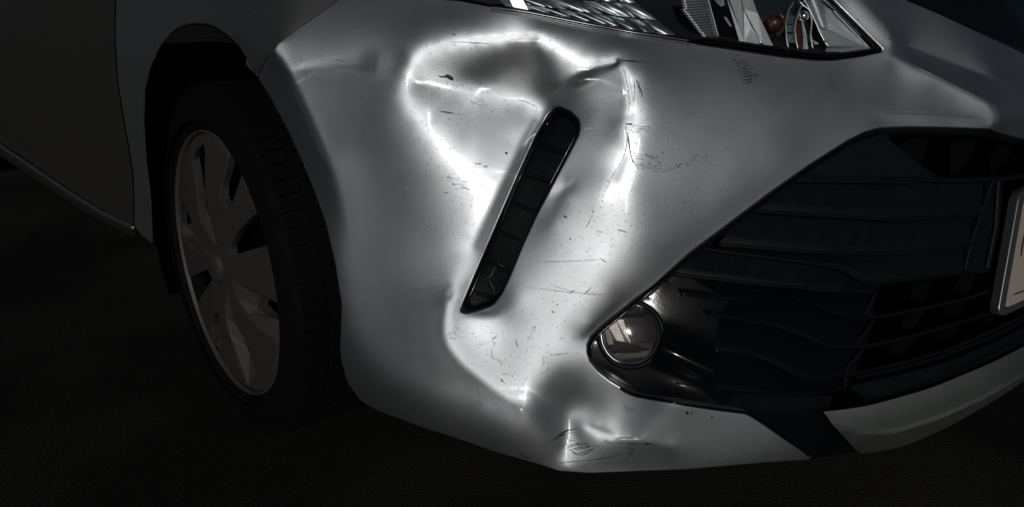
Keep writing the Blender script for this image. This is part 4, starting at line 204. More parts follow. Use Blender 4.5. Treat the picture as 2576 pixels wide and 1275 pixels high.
98 32 -59 -5 -5 -4 -4 -2 -1 -1 1 0 0 1 1 0 1 0 0 0 -1 0 -1 -1 -1 -1 -1 0 -1 -1 -1 -1 -1 -2 -2 -1 -1 -2 -2 4 13 11 3 -5 -4 -2 3 6 6 6 7 6 4 2 2 0 0 0 1 0 1 3 3 4 4 5 3 4 4 3 3 3 3 1 1 1 0 1 -1 1 2 4 5 5 5 4 4 5 6 7 7 7 6 6 5 5 3 3 2 0 -1 -5 -7 -11 -14 -15
99 32 -60 -4 -6 -5 -4 -2 -2 0 0 0 1 0 0 1 -1 0 0 -1 0 -1 -1 -1 -2 -1 -1 -1 -1 -1 0 -1 -2 -2 -2 -2 -4 -3 -5 -1 16 13 5 -1 -1 3 5 7 8 8 7 5 4 3 1 0 -1 -1 -1 0 1 3 4 5 4 4 4 4 4 3 3 2 1 1 2 0 0 0 0 1 4 5 6 4 4 3 5 6 7 9 9 8 7 7 6 4 4 1 0 -2 -6 -9 -13 -14 -15
100 32 -59 -6 -5 -5 -4 -4 -2 -1 0 0 0 1 0 -1 1 -1 0 0 -2 -2 -1 -1 -1 -3 0 -2 -1 -1 -1 -1 -1 -2 -3 -4 -4 -6 5 7 1 12 4 3 3 6 7 9 9 8 7 6 5 2 0 -1 -2 -2 -2 -1 3 3 4 5 4 5 5 4 3 3 2 2 0 2 -1 1 -1 0 2 3 4 6 5 4 2 4 4 6 9 12 12 11 8 6 6 4 2 0 -4 -7 -11 -14 -15 -16
101 32 -58 -6 -5 -7 -5 -3 -2 -1 -1 0 0 0 0 0 0 -1 0 -2 0 -1 -2 -2 -2 -1 -3 -2 -1 -1 -1 -1 -2 -1 -4 -5 -7 -3 15 7 -3 8 5 4 6 8 10 8 10 9 8 6 2 2 -1 -2 -3 -3 -1 1 1 4 5 5 6 4 4 3 3 3 1 1 1 0 1 -1 1 1 1 4 6 5 4 4 4 3 4 7 10 13 14 13 9 8 6 3 -2 -4 -9 -13 -15 -16 -16
102 33 -62 -7 -5 -6 -4 -3 -2 -1 1 -1 0 0 0 -1 1 -2 0 -2 -1 -2 -2 -2 -2 -2 -1 -3 -2 -2 -1 -1 -3 -3 -7 -9 -3 10 7 12 4 2 5 10 11 9 11 10 10 8 5 3 -1 -1 -4 -3 -2 -1 1 3 5 6 5 5 5 3 3 2 1 2 0 1 -1 1 0 0 1 3 5 6 6 4 3 4 4 6 5 9 12 16 17 15 9 4 -1 -6 -12 -16 -17 -17 -15
103 33 -60 -6 -7 -5 -5 -3 -2 -2 -1 0 0 0 0 0 -2 0 -1 -1 -2 -1 -1 -2 -2 -3 -3 -2 -2 -3 -2 -2 -1 -4 -6 -8 -12 -4 22 25 -5 1 8 11 11 11 12 11 11 8 5 1 -2 -4 -4 -3 1 1 4 5 4 5 6 4 3 3 2 2 0 1 0 1 0 -1 1 1 2 5 6 5 4 3 5 6 6 5 7 7 8 15 22 22 10 -1 -9 -15 -18 -18 -17
104 33 -57 -7 -7 -6 -5 -4 -2 -1 -1 0 -1 0 -1 0 0 -1 -1 -1 -1 -1 -2 -2 -2 -2 -3 -3 -3 -2 -4 -2 -3 -1 -3 -4 -3 1 18 4 -6 0 8 13 11 12 11 13 10 9 4 -1 -4 -5 -2 1 3 5 6 5 6 5 3 3 2 2 2 0 2 -1 1 0 0 0 0 2 5 6 5 3 4 5 6 5 8 7 8 6 8 11 21 19 8 -7 -17 -20 -18 -17
105 33 -54 -6 -6 -7 -6 -4 -4 -1 -1 -1 0 -1 1 -1 0 -1 -1 0 -1 -2 -1 -1 -3 -2 -2 -3 -3 -4 -3 -3 -3 -1 0 2 7 9 -3 -7 -5 -1 10 9 10 10 10 9 11 8 3 -2 -5 -3 3 7 8 9 7 8 5 3 2 1 1 1 0 1 0 1 0 -1 1 0 2 3 6 6 4 4 3 6 6 8 8 10 8 9 9 15 12 2 -7 -15 -17 -16 -16
106 33 -49 -7 -7 -7 -5 -6 -3 -3 -1 -1 0 0 -1 0 0 0 -1 -1 0 -1 -2 -1 -1 -2 -2 -2 -3 -2 -3 -4 -3 1 3 2 8 8 -11 -12 -3 1 4 7 5 3 4 4 4 5 4 1 2 7 13 14 13 11 9 6 4 2 0 1 0 0 0 0 0 1 0 0 0 2 3 6 6 5 3 4 4 5 8 10 10 10 12 14 18 14 -13 -21 -22 -17 -12
107 33 -45 -6 -7 -7 -7 -5 -4 -2 -3 0 -1 0 0 0 -1 0 0 -1 -1 0 0 -2 -1 -1 -2 -2 -1 -2 -2 -1 2 1 2 1 6 5 -7 -22 -5 1 -1 -1 -4 -7 -9 -8 -8 0 12 21 19 21 22 20 17 14 9 5 2 0 0 -2 0 -1 0 0 0 0 0 1 1 3 5 7 6 3 4 4 5 7 8 10 13 15 16 20 16 -14 -29 -31 -23 -14
108 33 -38 -7 -7 -7 -7 -6 -5 -3 -2 -2 0 -1 0 0 0 -1 1 0 0 -1 -1 0 -1 -1 -1 -1 -1 -1 0 0 0 -1 0 -1 7 3 0 -10 -18 -6 -11 -14 -15 -13 -10 -8 -1 3 14 29 33 29 26 22 18 12 7 4 0 -2 -1 -1 -2 0 0 0 0 0 1 0 3 5 7 7 4 4 3 3 6 6 10 14 16 19 25 15 -16 -31 -33 -27 -17
109 33 -31 -7 -8 -7 -7 -7 -5 -4 -2 -2 -2 0 0 0 0 0 0 0 0 0 0 0 -1 0 -1 0 -1 -1 0 1 0 -1 -3 -1 7 3 -2 -1 -5 -12 -10 -12 -7 -5 -5 -2 1 5 9 11 26 28 22 17 12 8 5 0 0 -1 -2 -1 0 -1 -1 0 1 0 1 4 4 7 8 5 3 3 4 3 4 7 13 17 22 27 15 -16 -31 -33 -26 -20
110 33 -25 -6 -7 -8 -8 -6 -6 -6 -3 -1 -1 -1 -1 0 0 1 0 0 0 1 0 0 0 0 0 -1 0 0 0 0 -1 -1 -2 -1 9 0 -2 -1 0 2 -1 -2 -3 -3 -2 0 2 3 5 11 13 17 12 8 6 4 2 2 -1 0 -1 0 -1 0 0 1 0 1 3 3 6 8 7 4 5 4 2 3 3 8 14 25 32 11 -18 -30 -29 -24
111 33 -17 -6 -7 -8 -8 -8 -6 -5 -4 -3 -2 0 0 -1 0 0 0 2 0 0 1 0 1 -1 0 1 0 0 0 0 0 -1 0 0 3 1 -1 0 1 2 3 2 2 1 2 2 1 4 4 5 5 4 6 6 4 4 2 1 1 0 1 -1 0 1 1 0 1 3 2 6 8 7 5 6 5 4 6 4 5 8 19 34 11 -21 -32 -26 -21
112 33 -8 -7 -7 -8 -8 -8 -7 -6 -5 -3 -2 -2 0 0 0 1 0 0 1 1 0 1 1 1 0 0 0 1 -1 -1 0 1 0 0 1 0 1 0 3 2 2 2 1 2 1 1 3 2 2 2 3 3 3 5 5 3 3 1 2 1 0 1 2 0 1 1 3 2 5 6 8 6 6 5 6 8 7 10 11 18 28 2 -29 -31 -25 -17
113 33 0 -5 -7 -8 -9 -8 -8 -7 -5 -4 -3 -1 -2 0 0 0 1 1 1 1 1 1 0 1 1 1 0 0 0 0 -1 0 0 0 1 1 -1 3 2 2 2 1 1 0 1 1 0 1 2 2 2 2 4 3 3 3 3 2 2 1 2 1 1 2 1 3 2 3 6 7 6 6 5 5 8 10 12 15 22 29 2 -36 -38 -25 -16
114 33 10 -7 -6 -8 -8 -9 -9 -6 -7 -5 -3 -3 -1 -1 0 0 1 1 1 1 1 1 2 1 1 0 2 -1 1 0 1 1 2 0 -3 -4 3 2 2 3 1 1 0 0 0 0 0 1 1 1 2 3 1 3 3 3 2 2 2 2 2 2 1 2 2 2 3 5 5 6 6 4 5 6 7 11 16 21 25 12 -27 -40 -27
115 33 18 -4 -7 -7 -9 -9 -8 -9 -7 -6 -4 -3 -2 -1 0 0 1 0 1 2 1 2 1 2 1 1 0 2 0 0 1 3 6 4 -13 -5 1 4 3 2 1 0 0 0 0 -1 1 1 1 0 1 2 3 2 2 1 2 2 1 3 1 3 2 2 2 2 4 5 6 4 3 5 3 6 5 9 15 21 14 -12 -29 -25
116 33 29 -6 -6 -8 -7 -9 -10 -9 -7 -6 -6 -3 -3 -2 0 0 0 1 1 1 3 1 2 1 2 2 1 0 2 1 1 2 5 7 -13 -8 0 3 4 1 1 1 -1 0 0 0 0 0 1 2 1 1 2 1 2 1 1 2 2 1 3 1 2 1 3 3 4 6 3 4 3 2 4 3 4 3 2 -2 -4 -7 -12 -7
117 33 37 -4 -6 -6 -9 -9 -9 -9 -9 -7 -6 -5 -3 -2 -2 0 1 1 1 2 1 2 1 2 3 1 2 2 1 2 2 2 3 4 -7 -11 -3 3 3 3 1 0 1 0 -1 1 1 0 0 1 1 1 1 1 1 1 1 1 1 2 1 2 2 2 2 4 5 4 4 1 2 3 3 2 2 -3 -7 -12 -15 -9 3
118 33 47 -5 -5 -7 -8 -8 -10 -9 -8 -9 -6 -6 -4 -2 -2 -1 0 0 2 1 2 2 2 3 1 2 3 2 2 2 1 2 4 6 -2 -15 -11 2 4 2 3 1 0 0 0 1 0 1 0 1 0 1 0 1 0 1 1 1 1 1 1 2 1 2 4 5 5 3 2 3 1 1 2 2 0 -2 -7 -10 -12 -12 -2
119 33 56 -3 -6 -6 -7 -9 -9 -9 -10 -8 -8 -6 -5 -4 -2 -1 -1 1 1 2 1 2 3 1 3 3 2 2 3 3 3 2 2 7 9 -18 -17 -7 3 4 1 2 1 0 2 -1 1 0 1 -1 1 -1 0 0 1 1 0 1 2 1 1 1 1 3 5 6 4 3 2 2 2 1 1 1 -1 -2 -5 -8 -9 -10 -3
120 33 65 -4 -4 -5 -8 -8 -8 -10 -9 -10 -8 -7 -6 -4 -3 -1 -1 0 1 0 2 2 2 3 2 3 3 3 3 3 3 2 3 6 9 -2 -23 -16 -4 2 2 2 2 2 1 1 0 0 0 -1 -1 0 0 -1 0 1 1 1 1 1 2 0 4 4 5 5 4 3 2 2 1 2 1 1 0 -2 -3 -6 -8 -7 -5
121 33 73 -2 -4 -6 -6 -8 -9 -9 -9 -9 -8 -8 -6 -6 -3 -4 -1 0 0 1 2 2 2 2 3 3 3 4 2 4 3 4 3 2 5 5 -11 -23 -14 -1 3 3 3 2 0 1 0 -1 -1 0 -1 -1 -2 1 0 0 1 2 0 2 1 3 2 6 6 6 3 2 3 2 3 1 1 0 1 -1 -2 -2 -6 -6 -5
122 33 81 -2 -3 -5 -6 -7 -8 -9 -9 -9 -10 -8 -7 -5 -6 -2 -2 -1 -1 1 1 2 2 3 2 3 3 3 4 3 5 3 3 2 1 5 3 -17 -22 -12 1 3 2 3 1 0 0 -1 -1 -2 -1 -1 -1 0 0 1 1 0 2 1 2 3 5 6 7 3 4 4 3 3 3 2 2 1 0 1 0 -2 -3 -6 -6 -11
123 33 88 -2 -3 -4 -5 -6 -7 -8 -10 -8 -9 -8 -8 -7 -5 -5 -3 -2 0 0 1 0 2 2 4 2 3 4 4 4 3 3 2 2 2 3 4 0 -21 -19 -10 0 3 1 2 1 -2 0 -2 -2 -2 -1 1 -1 1 0 1 1 2 2 2 3 6 6 6 5 4 5 6 4 3 4 2 1 1 1 0 0 -4 -5 -5 -7 -10
124 33 95 -1 -2 -4 -5 -6 -7 -7 -8 -9 -8 -9 -8 -7 -6 -5 -4 -2 -2 -1 0 2 1 2 1 4 3 3 3 3 4 3 3 2 1 1 2 5 -2 -22 -18 -10 0 2 1 0 -1 -2 -2 -1 0 -1 0 0 0 1 1 1 2 2 3 4 6 7 5 5 7 6 7 7 6 4 2 2 0 -1 1 -2 -1 -4 -7 -6 -7
125 33 100 -1 -1 -3 -3 -5 -6 -8 -7 -8 -9 -8 -8 -8 -6 -6 -4 -4 -2 -2 -1 0 1 2 2 2 3 3 4 3 2 3 2 2 2 1 2 3 6 -3 -21 -19 -13 -2 0 0 -1 -1 -2 0 -2 1 -1 2 0 1 1 2 1 3 3 5 6 7 5 6 8 9 10 10 8 6 3 0 0 -1 -3 -1 -4 -4 -4 -7 -7 -11
126 34 105 -2 -1 -4 -4 -5 -6 -7 -8 -7 -8 -8 -7 -8 -5 -6 -5 -4 -1 -2 -1 1 0 2 2 2 3 2 3 3 2 3 2 2 2 3 2 4 6 -2 -21 -23 -17 -6 -2 0 -1 1 -1 0 0 1 -1 2 0 2 2 3 2 4 6 8 6 6 7 9 13 12 12 11 6 3 2 -2 -2 -3 -6 -4 -5 -5 -5 -8 -7 -10 -10
127 34 110 -1 -2 -2 -4 -5 -5 -6 -6 -8 -7 -8 -7 -7 -7 -6 -5 -4 -4 -1 -2 -1 0 1 1 2 2 2 2 2 4 2 2 3 2 2 3 4 3 2 -1 -19 -26 -20 -10 -1 0 0 1 1 -1 0 1 0 3 2 3 3 4 4 8 8 6 7 10 11 13 15 13 10 8 5 1 -1 -4 -5 -5 -8 -7 -5 -6 -7 -9 -8 -5 -8
128 34 113 0 -1 -2 -3 -3 -5 -5 -7 -5 -8 -6 -8 -6 -7 -7 -5 -5 -4 -4 -2 -2 0 -1 1 1 1 2 2 2 1 3 3 2 2 3 3 2 2 2 -2 -2 -15 -26 -21 -12 -1 1 0 0 0 0 1 2 2 4 4 4 3 6 9 9 8 8 11 13 14 15 14 11 8 6 1 0 -3 -6 -8 -9 -8 -8 -6 -8 -10 -6 -7 -5 -9 -7
129 35 116 0 -2 -2 -3 -4 -4 -5 -6 -6 -7 -6 -7 -7 -5 -7 -5 -5 -4 -3 -3 -2 -1 0 0 0 1 1 2 2 1 2 2 3 2 1 2 1 0 -1 -3 -1 -10 -23 -22 -14 -3 1 0 1 1 2 2 5 4 4 3 2 6 12 9 10 12 12 14 15 14 13 11 9 5 4 -1 -3 -6 -8 -9 -11 -10 -8 -8 -8 -7 -6 -5 -4 -5 -8
130 35 119 0 -1 -2 -3 -2 -5 -4 -5 -5 -5 -6 -7 -6 -7 -5 -6 -5 -5 -4 -3 -3 -2 -2 -1 0 0 1 0 2 1 1 2 1 1 1 0 0 -2 -1 -1 -2 0 -5 -19 -23 -16 -6 2 2 2 3 6 3 4 3 1 3 8 12 12 12 12 14 15 14 13 12 10 9 7 4 1 -3 -5 -9 -11 -10 -11 -11 -8 -5 -9 -5 -6 -4 -4 -3 -8 -11
131 36 121 -1 0 -2 -3 -3 -3 -5 -4 -6 -5 -5 -6 -6 -7 -5 -5 -5 -5 -4 -3 -3 -3 -2 -2 -1 0 0 0 1 1 0 1 -1 0 -1 -2 -2 -2 -1 -1 -1 0 -1 -14 -22 -17 -9 1 9 5 -1 1 2 0 1 1 12 19 15 15 15 15 13 14 12 11 11 9 7 4 1 -1 -6 -8 -9 -13 -13 -11 -8 -7 -5 -7 -5 -5 -3 -2 -4 -3 -13 -12
132 36 122 1 -1 -1 -2 -2 -4 -3 -5 -4 -5 -5 -5 -6 -5 -6 -5 -5 -4 -5 -4 -4 -4 -3 -2 -2 -2 0 -1 -1 0 0 -1 0 -2 -2 -2 -3 -3 -1 -2 0 0 1 0 -13 -29 -25 -19 -10 1 5 -2 -2 2 -2 3 23 35 30 21 20 16 16 13 12 11 10 8 7 6 2 -2 -5 -8 -11 -11 -13 -13 -11 -7 -6 -5 -5 -3 -2 -3 -2 -3 -3 -5 -14 -12
133 37 124 -1 -1 -1 -2 -2 -3 -3 -4 -4 -5 -5 -5 -5 -5 -6 -5 -5 -4 -5 -4 -3 -4 -3 -3 -3 -2 -2 -1 -1 -2 -2 -2 -1 -3 -4 -4 -2 -3 0 -1 0 -2 -3 -2 -2 -17 -20 -21 -17 -4 3 -3 -6 4 -5 30 8 28 34 28 22 18 15 13 11 11 9 8 3 2 -2 -4 -7 -10 -13 -12 -12 -10 -10 -8 -6 -4 -2 -1 -1 -3 -3 -4 -3 -4 -4 -12 -10 -7 -4 -2 2 8
134 38 125 0 -1 -2 -2 -3 -2 -3 -5 -4 -4 -4 -5 -5 -5 -4 -5 -5 -4 -5 -5 -4 -4 -3 -3 -3 -2 -3 -3 -2 -1 -3 -4 -4 -4 -3 -4 -3 -4 -2 -1 -1 0 4 3 1 -11 -21 -20 -19 -11 0 5 12 17 -5 3 9 25 29 28 22 18 15 13 11 11 7 5 1 -3 -5 -9 -10 -10 -11 -11 -11 -8 -8 -6 -4 -3 -2 -2 -2 -3 -2 -3 -2 -4 -3 -3 -4 -5 -4 -5 -6 13 19 26 31 32 27
135 38 125 -1 0 -1 -1 -2 -3 -3 -2 -3 -5 -4 -4 -4 -5 -5 -5 -4 -5 -4 -4 -5 -4 -4 -4 -3 -4 -2 -3 -3 -4 -3 -4 -4 -5 -6 -4 -5 -3 -3 -3 -1 4 3 2 1 2 -4 -14 -24 -25 -21 -5 -5 13 16 15 14 16 23 26 24 20 17 16 14 10 8 4 -1 -4 -8 -8 -9 -9 -10 -9 -9 -9 -6 -6 -5 -3 -3 -2 -2 -2 -2 -2 -1 -1 -1 -2 -1 -1 -3 -1 -2 -3 -1 0 2 3 5 21 14 11 6 5 3 1
136 39 125 0 -1 -1 -1 -2 -2 -3 -4 -2 -4 -4 -5 -3 -5 -4 -5 -5 -4 -5 -3 -5 -4 -4 -4 -3 -4 -3 -4 -4 -4 -5 -5 -6 -5 -6 -4 -5 -5 -4 -1 0 2 2 1 0 2 -4 -17 -26 -31 -25 2 18 19 17 15 15 17 20 21 21 19 17 14 13 8 3 -3 -8 -9 -10 -9 -7 -7 -7 -7 -7 -7 -5 -4 -3 -1 -2 -1 -2 -1 -1 -1 0 0 1 1 1 2 2 3 4 4 4 4 3 2 0 1 -1 -1 -2 -2 -1 0 0 0 0 -2 0 -2
137 40 124 1 -2 -1 -1 -2 -2 -2 -4 -3 -3 -4 -4 -4 -4 -4 -5 -4 -4 -5 -4 -5 -3 -4 -4 -4 -4 -4 -4 -5 -5 -7 -5 -6 -6 -6 -5 -6 -4 -5 -5 -4 -4 -4 -7 -8 -7 0 -3 -14 -40 -33 57 26 17 14 11 13 15 17 18 18 17 16 12 7 1 -6 -10 -13 -10 -7 -6 -4 -4 -5 -5 -4 -4 -2 -2 -2 -1 -1 1 -1 0 0 0 0 2 2 4 6 6 7 10 9 9 6 3 -1 -2 -4 -4 -3 -4 -3 -4 -3 -2 -3 -4 -2 -3 -1 -2 0 -2 -1 -1 -2 -1
138 42 124 -1 -2 -1 -2 -2 -2 -3 -4 -3 -4 -3 -4 -5 -3 -5 -4 -4 -4 -3 -5 -4 -4 -4 -4 -4 -6 -6 -6 -5 -6 -6 -5 -6 -7 -5 -7 -7 -8 -9 -8 -7 -5 -3 -1 1 3 4 3 -21 16 13 9 7 8 8 10 12 14 16 16 14 12 9 -1 -11 -16 -13 -10 -7 -3 -2 -2 -2 -1 -1 -1 -1 0 0 0 1 -1 1 -1 0 1 1 3 4 5 6 9 11 11 13 12 7 2 -1 -3 -5 -4 -6 -3 -5 -4 -4 -5 -3 -3 -3 -3 -3 -2 -3 -2 -2 -2 -2 -2 -2 -2
139 44 122 -2 -2 -2 -2 -2 -2 -3 -3 -4 -4 -3 -4 -4 -4 -4 -4 -4 -4 -4 -4 -4 -5 -6 -4 -6 -6 -6 -6 -6 -6 -5 -6 -7 -7 -7 -8 -9 -7 -4 -2 0 2 5 9 15 20 33 -36 -15 -3 1 2 3 6 8 10 11 13 13 12 8 0 -17 -20 -15 -10 -4 -2 -1 1 2 2 3 2 3 1 2 1 1 1 -1 1 0 0 3 2 4 7 8 10 12 14 13 10 7 3 -1 -4 -3 -5 -5 -5 -5 -4 -4 -4 -4 -3 -4 -2 -3 -3 -3 -2 -3 -2 -2 -2 -3 -2 -2 -2
140 46 119 -2 -2 -2 -3 -2 -3 -4 -3 -3 -4 -3 -4 -4 -3 -5 -3 -5 -4 -5 -4 -5 -6 -5 -6 -5 -6 -5 -5 -6 -5 -6 -7 -8 -8 -6 -6 -4 0 1 4 6 11 14 21 19 -16 -19 -10 -4 -3 -1 0 3 6 8 9 9 10 10 8 -28 -24 -14 -8 -3 -1 2 1 5 6 4 6 4 5 4 3 1 1 0 0 0 2 2 3 6 6 9 11 14 13 12 9 6 2 0 -2 -5 -4 -4 -5 -4 -5 -4 -3 -4 -4 -2 -4 -2 -3 -2 -3 -2 -3 -2 -3 -2 -2 -3 -2 -3
141 48 115 -2 -2 -3 -3 -1 -4 -3 -3 -4 -3 -3 -5 -3 -4 -4 -5 -4 -6 -4 -6 -5 -5 -7 -5 -4 -5 -4 -5 -5 -6 -6 -7 -7 -4 -3 -1 1 3 6 8 12 17 12 -7 -11 -11 -9 -7 -6 -4 -1 1 5 6 6 5 7 21 -37 -18 -15 -7 -3 2 2 2 6 8 7 6 6 7 4 5 2 1 0 0 1 2 3 4 6 7 11 12 13 12 11 7 5 2 -1 -2 -3 -4 -4 -5 -4 -3 -5 -4 -3 -2 -4 -2 -3 -2 -3 -2 -2 -3 -3 -2 -2 -3 -2 -3 -1 -2 -2
142 51 109 -2 -4 -1 -4 -3 -3 -3 -4 -3 -4 -4 -4 -4 -5 -5 -6 -4 -6 -5 -4 -5 -4 -4 -5 -3 -5 -4 -6 -5 -5 -4 -3 -1 1 3 5 6 10 12 7 -1 -10 -10 -12 -11 -8 -8 -4 -2 1 2 5 3 1 8 -11 -12 -15 -9 2 7 0 0 6 8 5 4 7 7 7 4 3 1 1 1 2 1 3 5 6 10 11 13 12 12 7 7 3 1 0 -2 -2 -4 -4 -4 -4 -4 -3 -3 -4 -3 -2 -3 -3 -2 -2 -2 -3 -2 -2 -3 -3 -2 -2 -2 -2 -2 -2 -1
143 54 101 -2 -3 -3 -3 -3 -4 -3 -4 -4 -5 -5 -4 -5 -5 -5 -5 -4 -4 -4 -4 -2 -4 -3 -5 -3 -4 -3 -4 -2 -1 0 2 3 6 7 8 5 -1 -6 -12 -12 -13 -12 -9 -8 -5 -3 1 2 2 -1 -2 0 -5 -9 -9 5 14 16 6 1 -3 -3 0 5 5 5 5 3 1 3 2 1 3 3 5 8 10 13 14 11 8 7 4 3 1 -1 -1 -3 -3 -3 -3 -4 -4 -3 -4 -2 -4 -2 -2 -3 -2 -2 -3 -2 -2 -3 -2 -1 -3 -2 -2 -2 -1 -2 -1 -2
144 56 96 -3 -3 -3 -3 -4 -4 -4 -4 -4 -5 -4 -6 -4 -4 -4 -3 -4 -2 -4 -3 -2 -2 -4 -2 -3 -1 -1 -2 0 1 3 4 6 4 3 -1 -7 -10 -13 -13 -14 -11 -10 -7 -6 -2 0 0 -3 -5 8 2 -4 -11 -14 0 20 28 13 3 -3 -4 -3 0 4 4 1 2 4 3 3 2 4 6 9 15 14 11 9 7 5 3 1 1 0 -2 -2 -2 -3 -3 -3 -3 -4 -2 -4 -2 -3 -3 -1 -3 -2 -2 -2 -3 -2 -2 -3 -1 -2 -1 -2 -2 0 -2 -1 0 -1
145 59 87 -3 -3 -4 -4 -4 -4 -5 -5 -4 -4 -4 -4 -3 -2 -3 -2 -2 -3 -2 0 -2 -1 -2 -1 1 0 1 2 2 3 2 1 -2 -5 -10 -12 -14 -13 -13 -12 -10 -6 -5 -1 3 -7 -7 10 11 3 -3 -14 -21 -14 4 18 22 20 13 -3 -10 -1 0 2 7 5 4 0 2 3 10 16 16 13 10 8 4 2 2 2 1 0 0 -2 -2 -2 -3 -3 -3 -2 -4 -2 -3 -3 -2 -3 -2 -3 -2 -3 -1 -2 -3 -1 -3 -1 -2 0 -2 -1 0 -1 -1 0 -1
146 62 77 -3 -4 -5 -4 -4 -4 -4 -4 -3 -3 -3 -2 -1 -2 -1 -1 -2 0 -1 1 0 0 1 1 1 2 0 1 0 -3 -5 -8 -11 -13 -13 -15 -12 -11 -9 -5 0 7 7 -34 9 13 11 4 -6 -16 -21 -14 -4 5 12 10 9 6 0 7 9 3 5 -4 -1 6 5 24 23 13 9 8 5 2 1 1 1 2 1 0 0 -1 -3 -2 -2 -3 -3 -3 -3 -2 -3 -3 -2 -3 -2 -3 -2 -3 -2 -1 -3 -1 -1 -1 -2 0 -1 -1 1 -1 0 0 2 0
147 66 61 -4 -3 -4 -3 -3 -3 -2 -1 -2 -1 -1 0 0 -1 1 0 1 0 1 0 1 1 1 0 -2 -3 -5 -7 -10 -10 -14 -14 -14 -12 -9 -6 -2 -1 4 -29 0 12 15 9 1 -6 -9 -10 -9 -7 -6 -7 -1 1 -25 -41 -9 9 -5 20 40 46 53 24 8 6 5 6 5 1 -2 0 3 4 2 1 0 -2 -1 -2 -3 -2 -3 -2 -3 -4 -2 -3 -3 -3 -2 -3 -2 -2 -2 -3 -1 -1 -2 -1 -1 0 0 0 -1 1 0 1 0 0 2
148 69 51 -3 -3 -1 -2 -2 -1 -1 0 0 0 1 1 0 1 1 0 2 0 -1 0 -2 -1 -3 -5 -6 -7 -11 -12 -13 -14 -13 -11 -9 -5 -4 -27 -11 7 9 13 11 7 2 1 -2 -3 -2 1 3 2 3 15 25 9 -10 7 10 9 7 4 -1 2 1 1 0 0 -1 -1 -2 6 5 4 2 0 -1 -1 -3 -2 -3 -3 -3 -3 -2 -3 -3 -3 -3 -3 -2 -3 -2 -3 -1 -2 -1 -1 -1 0 -1 0 1 0 1 1 1 0 2 1 1 1
149 72 45 -2 -1 -1 1 -1 0 1 1 1 1 1 1 1 -1 0 0 -2 -1 -3 -3 -4 -5 -8 -9 -10 -12 -13 -14 -14 -11 -9 -6 6 -48 5 7 10 13 10 11 9 5 3 4 5 8 9 9 15 14 3 9 10 7 3 -1 -3 1 -2 -1 -3 -6 -6 -4 -5 -3 1 8 3 0 0 -1 -3 -2 -3 -3 -2 -3 -3 -3 -4 -2 -4 -2 -3 -3 -2 -2 -2 -2 -1 -2 -1 0 0 0 1 -1 2 1 0 2 2 1 1 1 2 0
150 74 45 -1 -1 1 1 0 1 1 2 1 0 1 0 -1 -1 -1 -3 -3 -3 -5 -5 -6 -7 -10 -11 -13 -14 -15 -17 -19 -27 -17 -2 6 6 9 12 15 14 13 11 9 6 8 10 10 9 8 8 6 8 10 6 3 3 1 2 3 1 0 -2 -6 -5 -6 -9 -4 -2 -2 -2 -3 -3 -2 -3 -3 -3 -3 -3 -3 -4 -2 -4 -2 -3 -3 -3 -2 -3 -1 -1 -2 0 -1 0 0 0 0 1 1 1 2 1 2 1 2 2 1 3 0
151 77 47 0 1 2 1 1 0 1 0 0 -1 -2 -2 -3 -3 -5 -4 -5 -6 -7 -8 -9 -12 -15 -18 -21 -26 -32 -20 12 6 3 8 13 16 17 15 14 10 10 9 11 8 8 6 5 6 8 6 5 3 2 2 2 3 3 3 1 2 1 2 0 -13 -15 -9 -6 -5 -3 -4 -4 -3 -3 -4 -3 -3 -3 -4 -3 -3 -3 -2 -2 -2 -2 -1 -2 0 -1 0 0 -1 2 0 2 1 1 2 1 2 2 2 2 2 1 2 0
152 80 51 1 1 2 0 0 -1 -1 -2 -3 -3 -4 -4 -5 -6 -5 -7 -7 -10 -12 -15 -19 -23 -28 -28 -20 9 5 5 9 13 16 16 16 14 13 11 11 8 9 5 6 5 5 5 4 4 3 1 2 3 3 2 2 2 2 3 2 1 -7 -13 -10 -7 -5 -6 -4 -3 -4 -4 -3 -4 -3 -3 -2 -3 -3 -2 -3 -2 -2 -1 -1 -1 0 -1 1 0 1 0 2 1 1 2 1 2 2 2 1 2 1 2 1 2
153 83 55 1 0 -1 -1 -2 -4 -3 -5 -5 -5 -6 -7 -6 -8 -9 -12 -16 -20 -26 -29 -24 -22 10 6 9 11 14 15 14 15 13 13 12 10 9 6 6 4 3 5 3 4 3 3 2 1 2 2 2 2 2 2 2 2 -1 -3 -7 -7 -7 -6 -5 -4 -4 -4 -3 -4 -3 -3 -2 -3 -3 -2 -2 -2 -1 -1 -1 -1 0 -1 1 0 1 1 1 1 1 2 1 2 2 1 2 2 1 2 1 1 1 1
154 87 53 -3 -2 -5 -5 -5 -6 -7 -6 -8 -8 -11 -12 -15 -20 -25 -30 -27 -19 6 12 15 14 13 13 14 12 13 11 11 9 7 6 4 3 3 3 3 3 3 1 2 2 2 1 3 2 2 2 1 2 -1 -2 -4 -5 -5 -5 -4 -4 -4 -3 -3 -2 -3 -2 -3 -3 -1 -2 -1 -1 -1 -1 0 -1 1 0 1 0 1 1 1 1 1 1 2 2 1 2 1 1 1 1 1 2 0
155 90 41 -5 -6 -7 -7 -8 -9 -10 -10 -12 -15 -19 -21 -26 -29 -25 9 18 18 17 13 12 10 10 10 9 8 7 5 4 3 2 3 2 3 2 1 3 1 3 1 3 2 1 2 2 2 1 1 -1 -1 -3 -3 -3 -3 -4 -2 -3 -3 -2 -1 -3 -1 -1 -1 -1 -2 0 0 0 0 1 0 1 0 1 0 2 1 0 2 1 1 1 2 0 1 2 1 0 1 0
